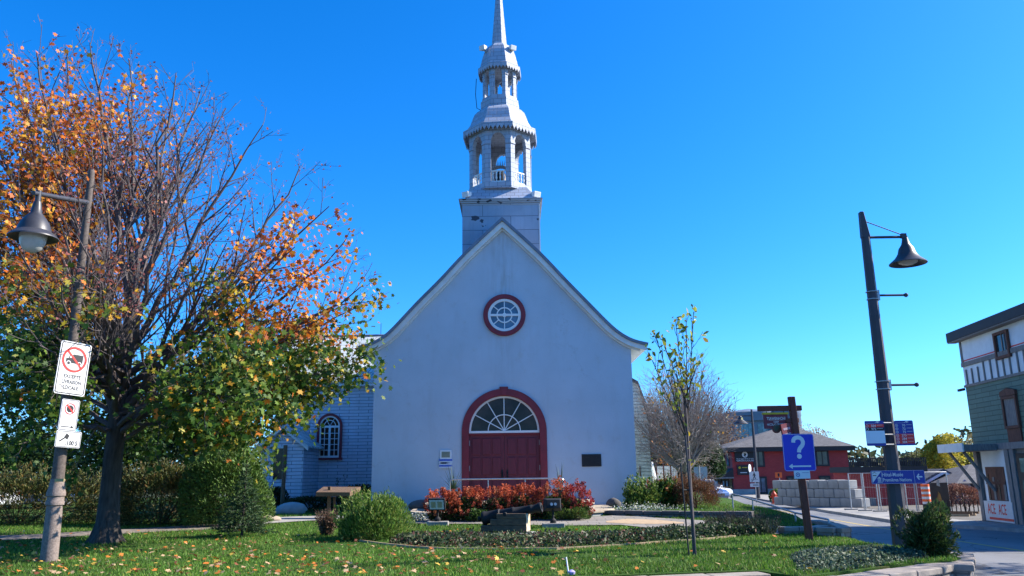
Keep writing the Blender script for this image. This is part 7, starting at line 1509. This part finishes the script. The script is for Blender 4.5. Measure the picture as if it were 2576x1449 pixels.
cover('periwinkle_bed', [(2010, 1440), (2100, 1438), (2200, 1426), (2290, 1412), (2330, 1408)], [(1990, 1400), (2080, 1386), (2180, 1385), (2270, 1394), (2330, 1400)], 15000, .055, PERI, .13, on(2150, 1415))
# grass
N = 330000; yv = 12.7 * (33.5 / 12.7) ** rng.random(N); xv = yv * rng.uniform(-.68, .70, N); red = np.array([Redge(y) for y in np.linspace(12, 34, 200)]); rv = np.interp(yv, np.linspace(12, 34, 200), red)
fx_ = np.linspace(-30, 9, 400); fe = np.array([Fedge(x) for x in fx_]); ok = (xv < rv - .12) & ((yv > 14.6) | ((yv > np.interp(xv, fx_, fe) + .12) & (xv < 6.3)))
xv, yv = xv[ok], yv[ok]; zv = hlv(xv, yv); pts = np.stack([xv, yv, zv], 1); qx, qy = projn(pts)
def band(lo, hi): return (qx > lo[0][0]) & (qx < lo[-1][0]) & (qy < np.interp(qx, [a[0] for a in lo], [a[1] for a in lo])) & (qy > np.interp(qx, [a[0] for a in hi], [a[1] for a in hi]))
bad = band([(1000, 1320), (1230, 1320), (1420, 1322), (1560, 1323), (1640, 1332), (1760, 1337), (1965, 1347)], [(1000, 1304), (1230, 1306), (1420, 1306), (1560, 1294), (1640, 1302), (1760, 1309), (1965, 1324)])
bad |= band([(560, 1330), (660, 1319), (760, 1313), (900, 1307)], [(560, 1318), (660, 1303), (760, 1299), (900, 1294)]) | band([(-60, 1364), (90, 1358), (240, 1348), (400, 1338), (560, 1328)], [(-60, 1350), (90, 1345), (240, 1336), (400, 1327), (560, 1317)])
bad |= band([(985, 1372), (1250, 1381), (1560, 1371), (1930, 1346)], [(985, 1356), (1250, 1354), (1560, 1350), (1930, 1340)]) | band([(2010, 1440), (2200, 1426), (2330, 1408)], [(1990, 1402), (2180, 1388), (2330, 1402)])
bad |= (yv > 31.8) & (xv < 5) & (xv > -6); bad |= (qx > 1010) & (qx < 1600) & (yv > 26.6)
bare_ = patchy(pts * np.array([1, 1, 0]), .8, 12); bad |= (bare_ > .63) & (rng.random(len(bare_)) < .86) & (yv < 21.5) & (xv < 3)
pts = pts[~bad]; n = len(pts); sz = .052 * (.6 + .9 * rng.random(n)) * (1 + .25 * patchy(pts, .5, 4)); dv = np.stack([rng.normal(size=n) * .5, rng.normal(size=n) * .5, np.ones(n)], 1)
gc = cols(n, [(.085, .19, .020, 4), (.13, .25, .03, 3), (.05, .12, .016, 3), (.24, .26, .06, .7), (.2, .15, .07, .4)], .3); tone = patchy(pts, 1.5, 8)[:, None]; gc = gc * (.8 + .4 * tone)
v3 = rdir(n); v3[:, 2] *= .1
SHAPES['blade'] = [(-.13, 0), (.13, 0), (.05, 1)]
gr = leafmesh('grass', pts, dv, v3, sz, gc, 'blade', M['blade'], loc=(0, 18, 0)); tag(gr, kind='stuff')
print('blades', n)
# fallen maple leaves: the nearest ones each by itself, the rest as one scatter
FL = [('orange', (.55, .17, .03), 'fallen orange maple leaf on the front lawn'), ('yellow', (.56, .36, .06), 'fallen yellow maple leaf on the front lawn'), ('tan', (.46, .30, .17), 'fallen pale tan maple leaf on the front lawn'), ('russet', (.20, .06, .03), 'fallen russet-brown maple leaf on the front lawn')]
protos = []
for nm, c, lab in FL:
    for v_ in range(2):
        o = leafmesh('fallen_leaf', [[0, 0, 0]], [[0, 1, 0]], [[0, 0, 1]], 1.0, [c], 'maple', M['dryleaf'], bend=[-.9, .7][v_] if False else 0)
        me = o.data; co = np.array([q.co[:] for q in me.vertices]); co[:, 2] = [.22, -.15][v_] * co[:, 0] ** 2 * 2 + .12 * co[:, 1] * co[:, 0] * 2 + .10 * rng.random(len(co)); me.vertices.foreach_set('co', co.ravel()); me.update(); protos.append((o, nm, lab))
def leaf_spots(k):
    out = []
    while len(out) < k:
        px, py = rnd.uniform(-20, 2100), 1335 + 118 * rnd.random() ** .9
        wgt = (1.0 if px < 1000 else .75 if px < 1300 else .3 if px < 1600 else .10)
        if 450 < px < 1350 and 1375 < py < 1425: wgt = 1
        if rnd.random() > wgt: continue
        q = on(px, py)
        if q.y < Fedge(q.x) + .2 or q.x > Redge(max(q.y, 14.6)) - .2 or q.y > 27: continue
        out.append(q)
    return out
spots = leaf_spots(560); spots.sort(key=lambda q: q.y); used_ = set()
for i, q in enumerate(spots[:290]):
    k = rnd.choices(range(8), [3, 3, 1.5, 1.5, 3, 3, 2, 2])[0]; src, nm, lab = protos[k]
    if k not in used_: o = src; used_.add(k)
    else: o = src.copy(); COL.objects.link(o)
    o.location = q + V(0, 0, .05 + .02 * rnd.random()); s_ = rnd.uniform(.07, .125); o.scale = (s_, s_, s_); o.rotation_euler = (rnd.uniform(-.5, .5), rnd.uniform(-.5, .5), rnd.random() * 6.28)
    tag(o, lab, 'fallen leaf', nm + ' fallen leaves on the lawn')
for k in range(8):
    if k not in used_: bpy.data.objects.remove(protos[k][0])
rest = np.array([q[:] for q in spots[290:]] + [q[:] for q in leaf_spots(480)]); n = len(rest); rest[:, 2] += .045 + .03 * rng.random(n)
tag(leafmesh('fallen_leaves', rest, rdir(n) * np.array([1, 1, .3]), rdir(n) * .6 + np.array([0, 0, 1]), .055 + .07 * rng.random(n) ** 1.5, cols(n, [(.50, .16, .03, 3), (.5, .32, .06, 1.3), (.42, .28, .16, 2.5), (.17, .06, .03, 3)], .3), 'maple', M['dryleaf'], loc=(0, 18, 0), bend=.4), kind='stuff')
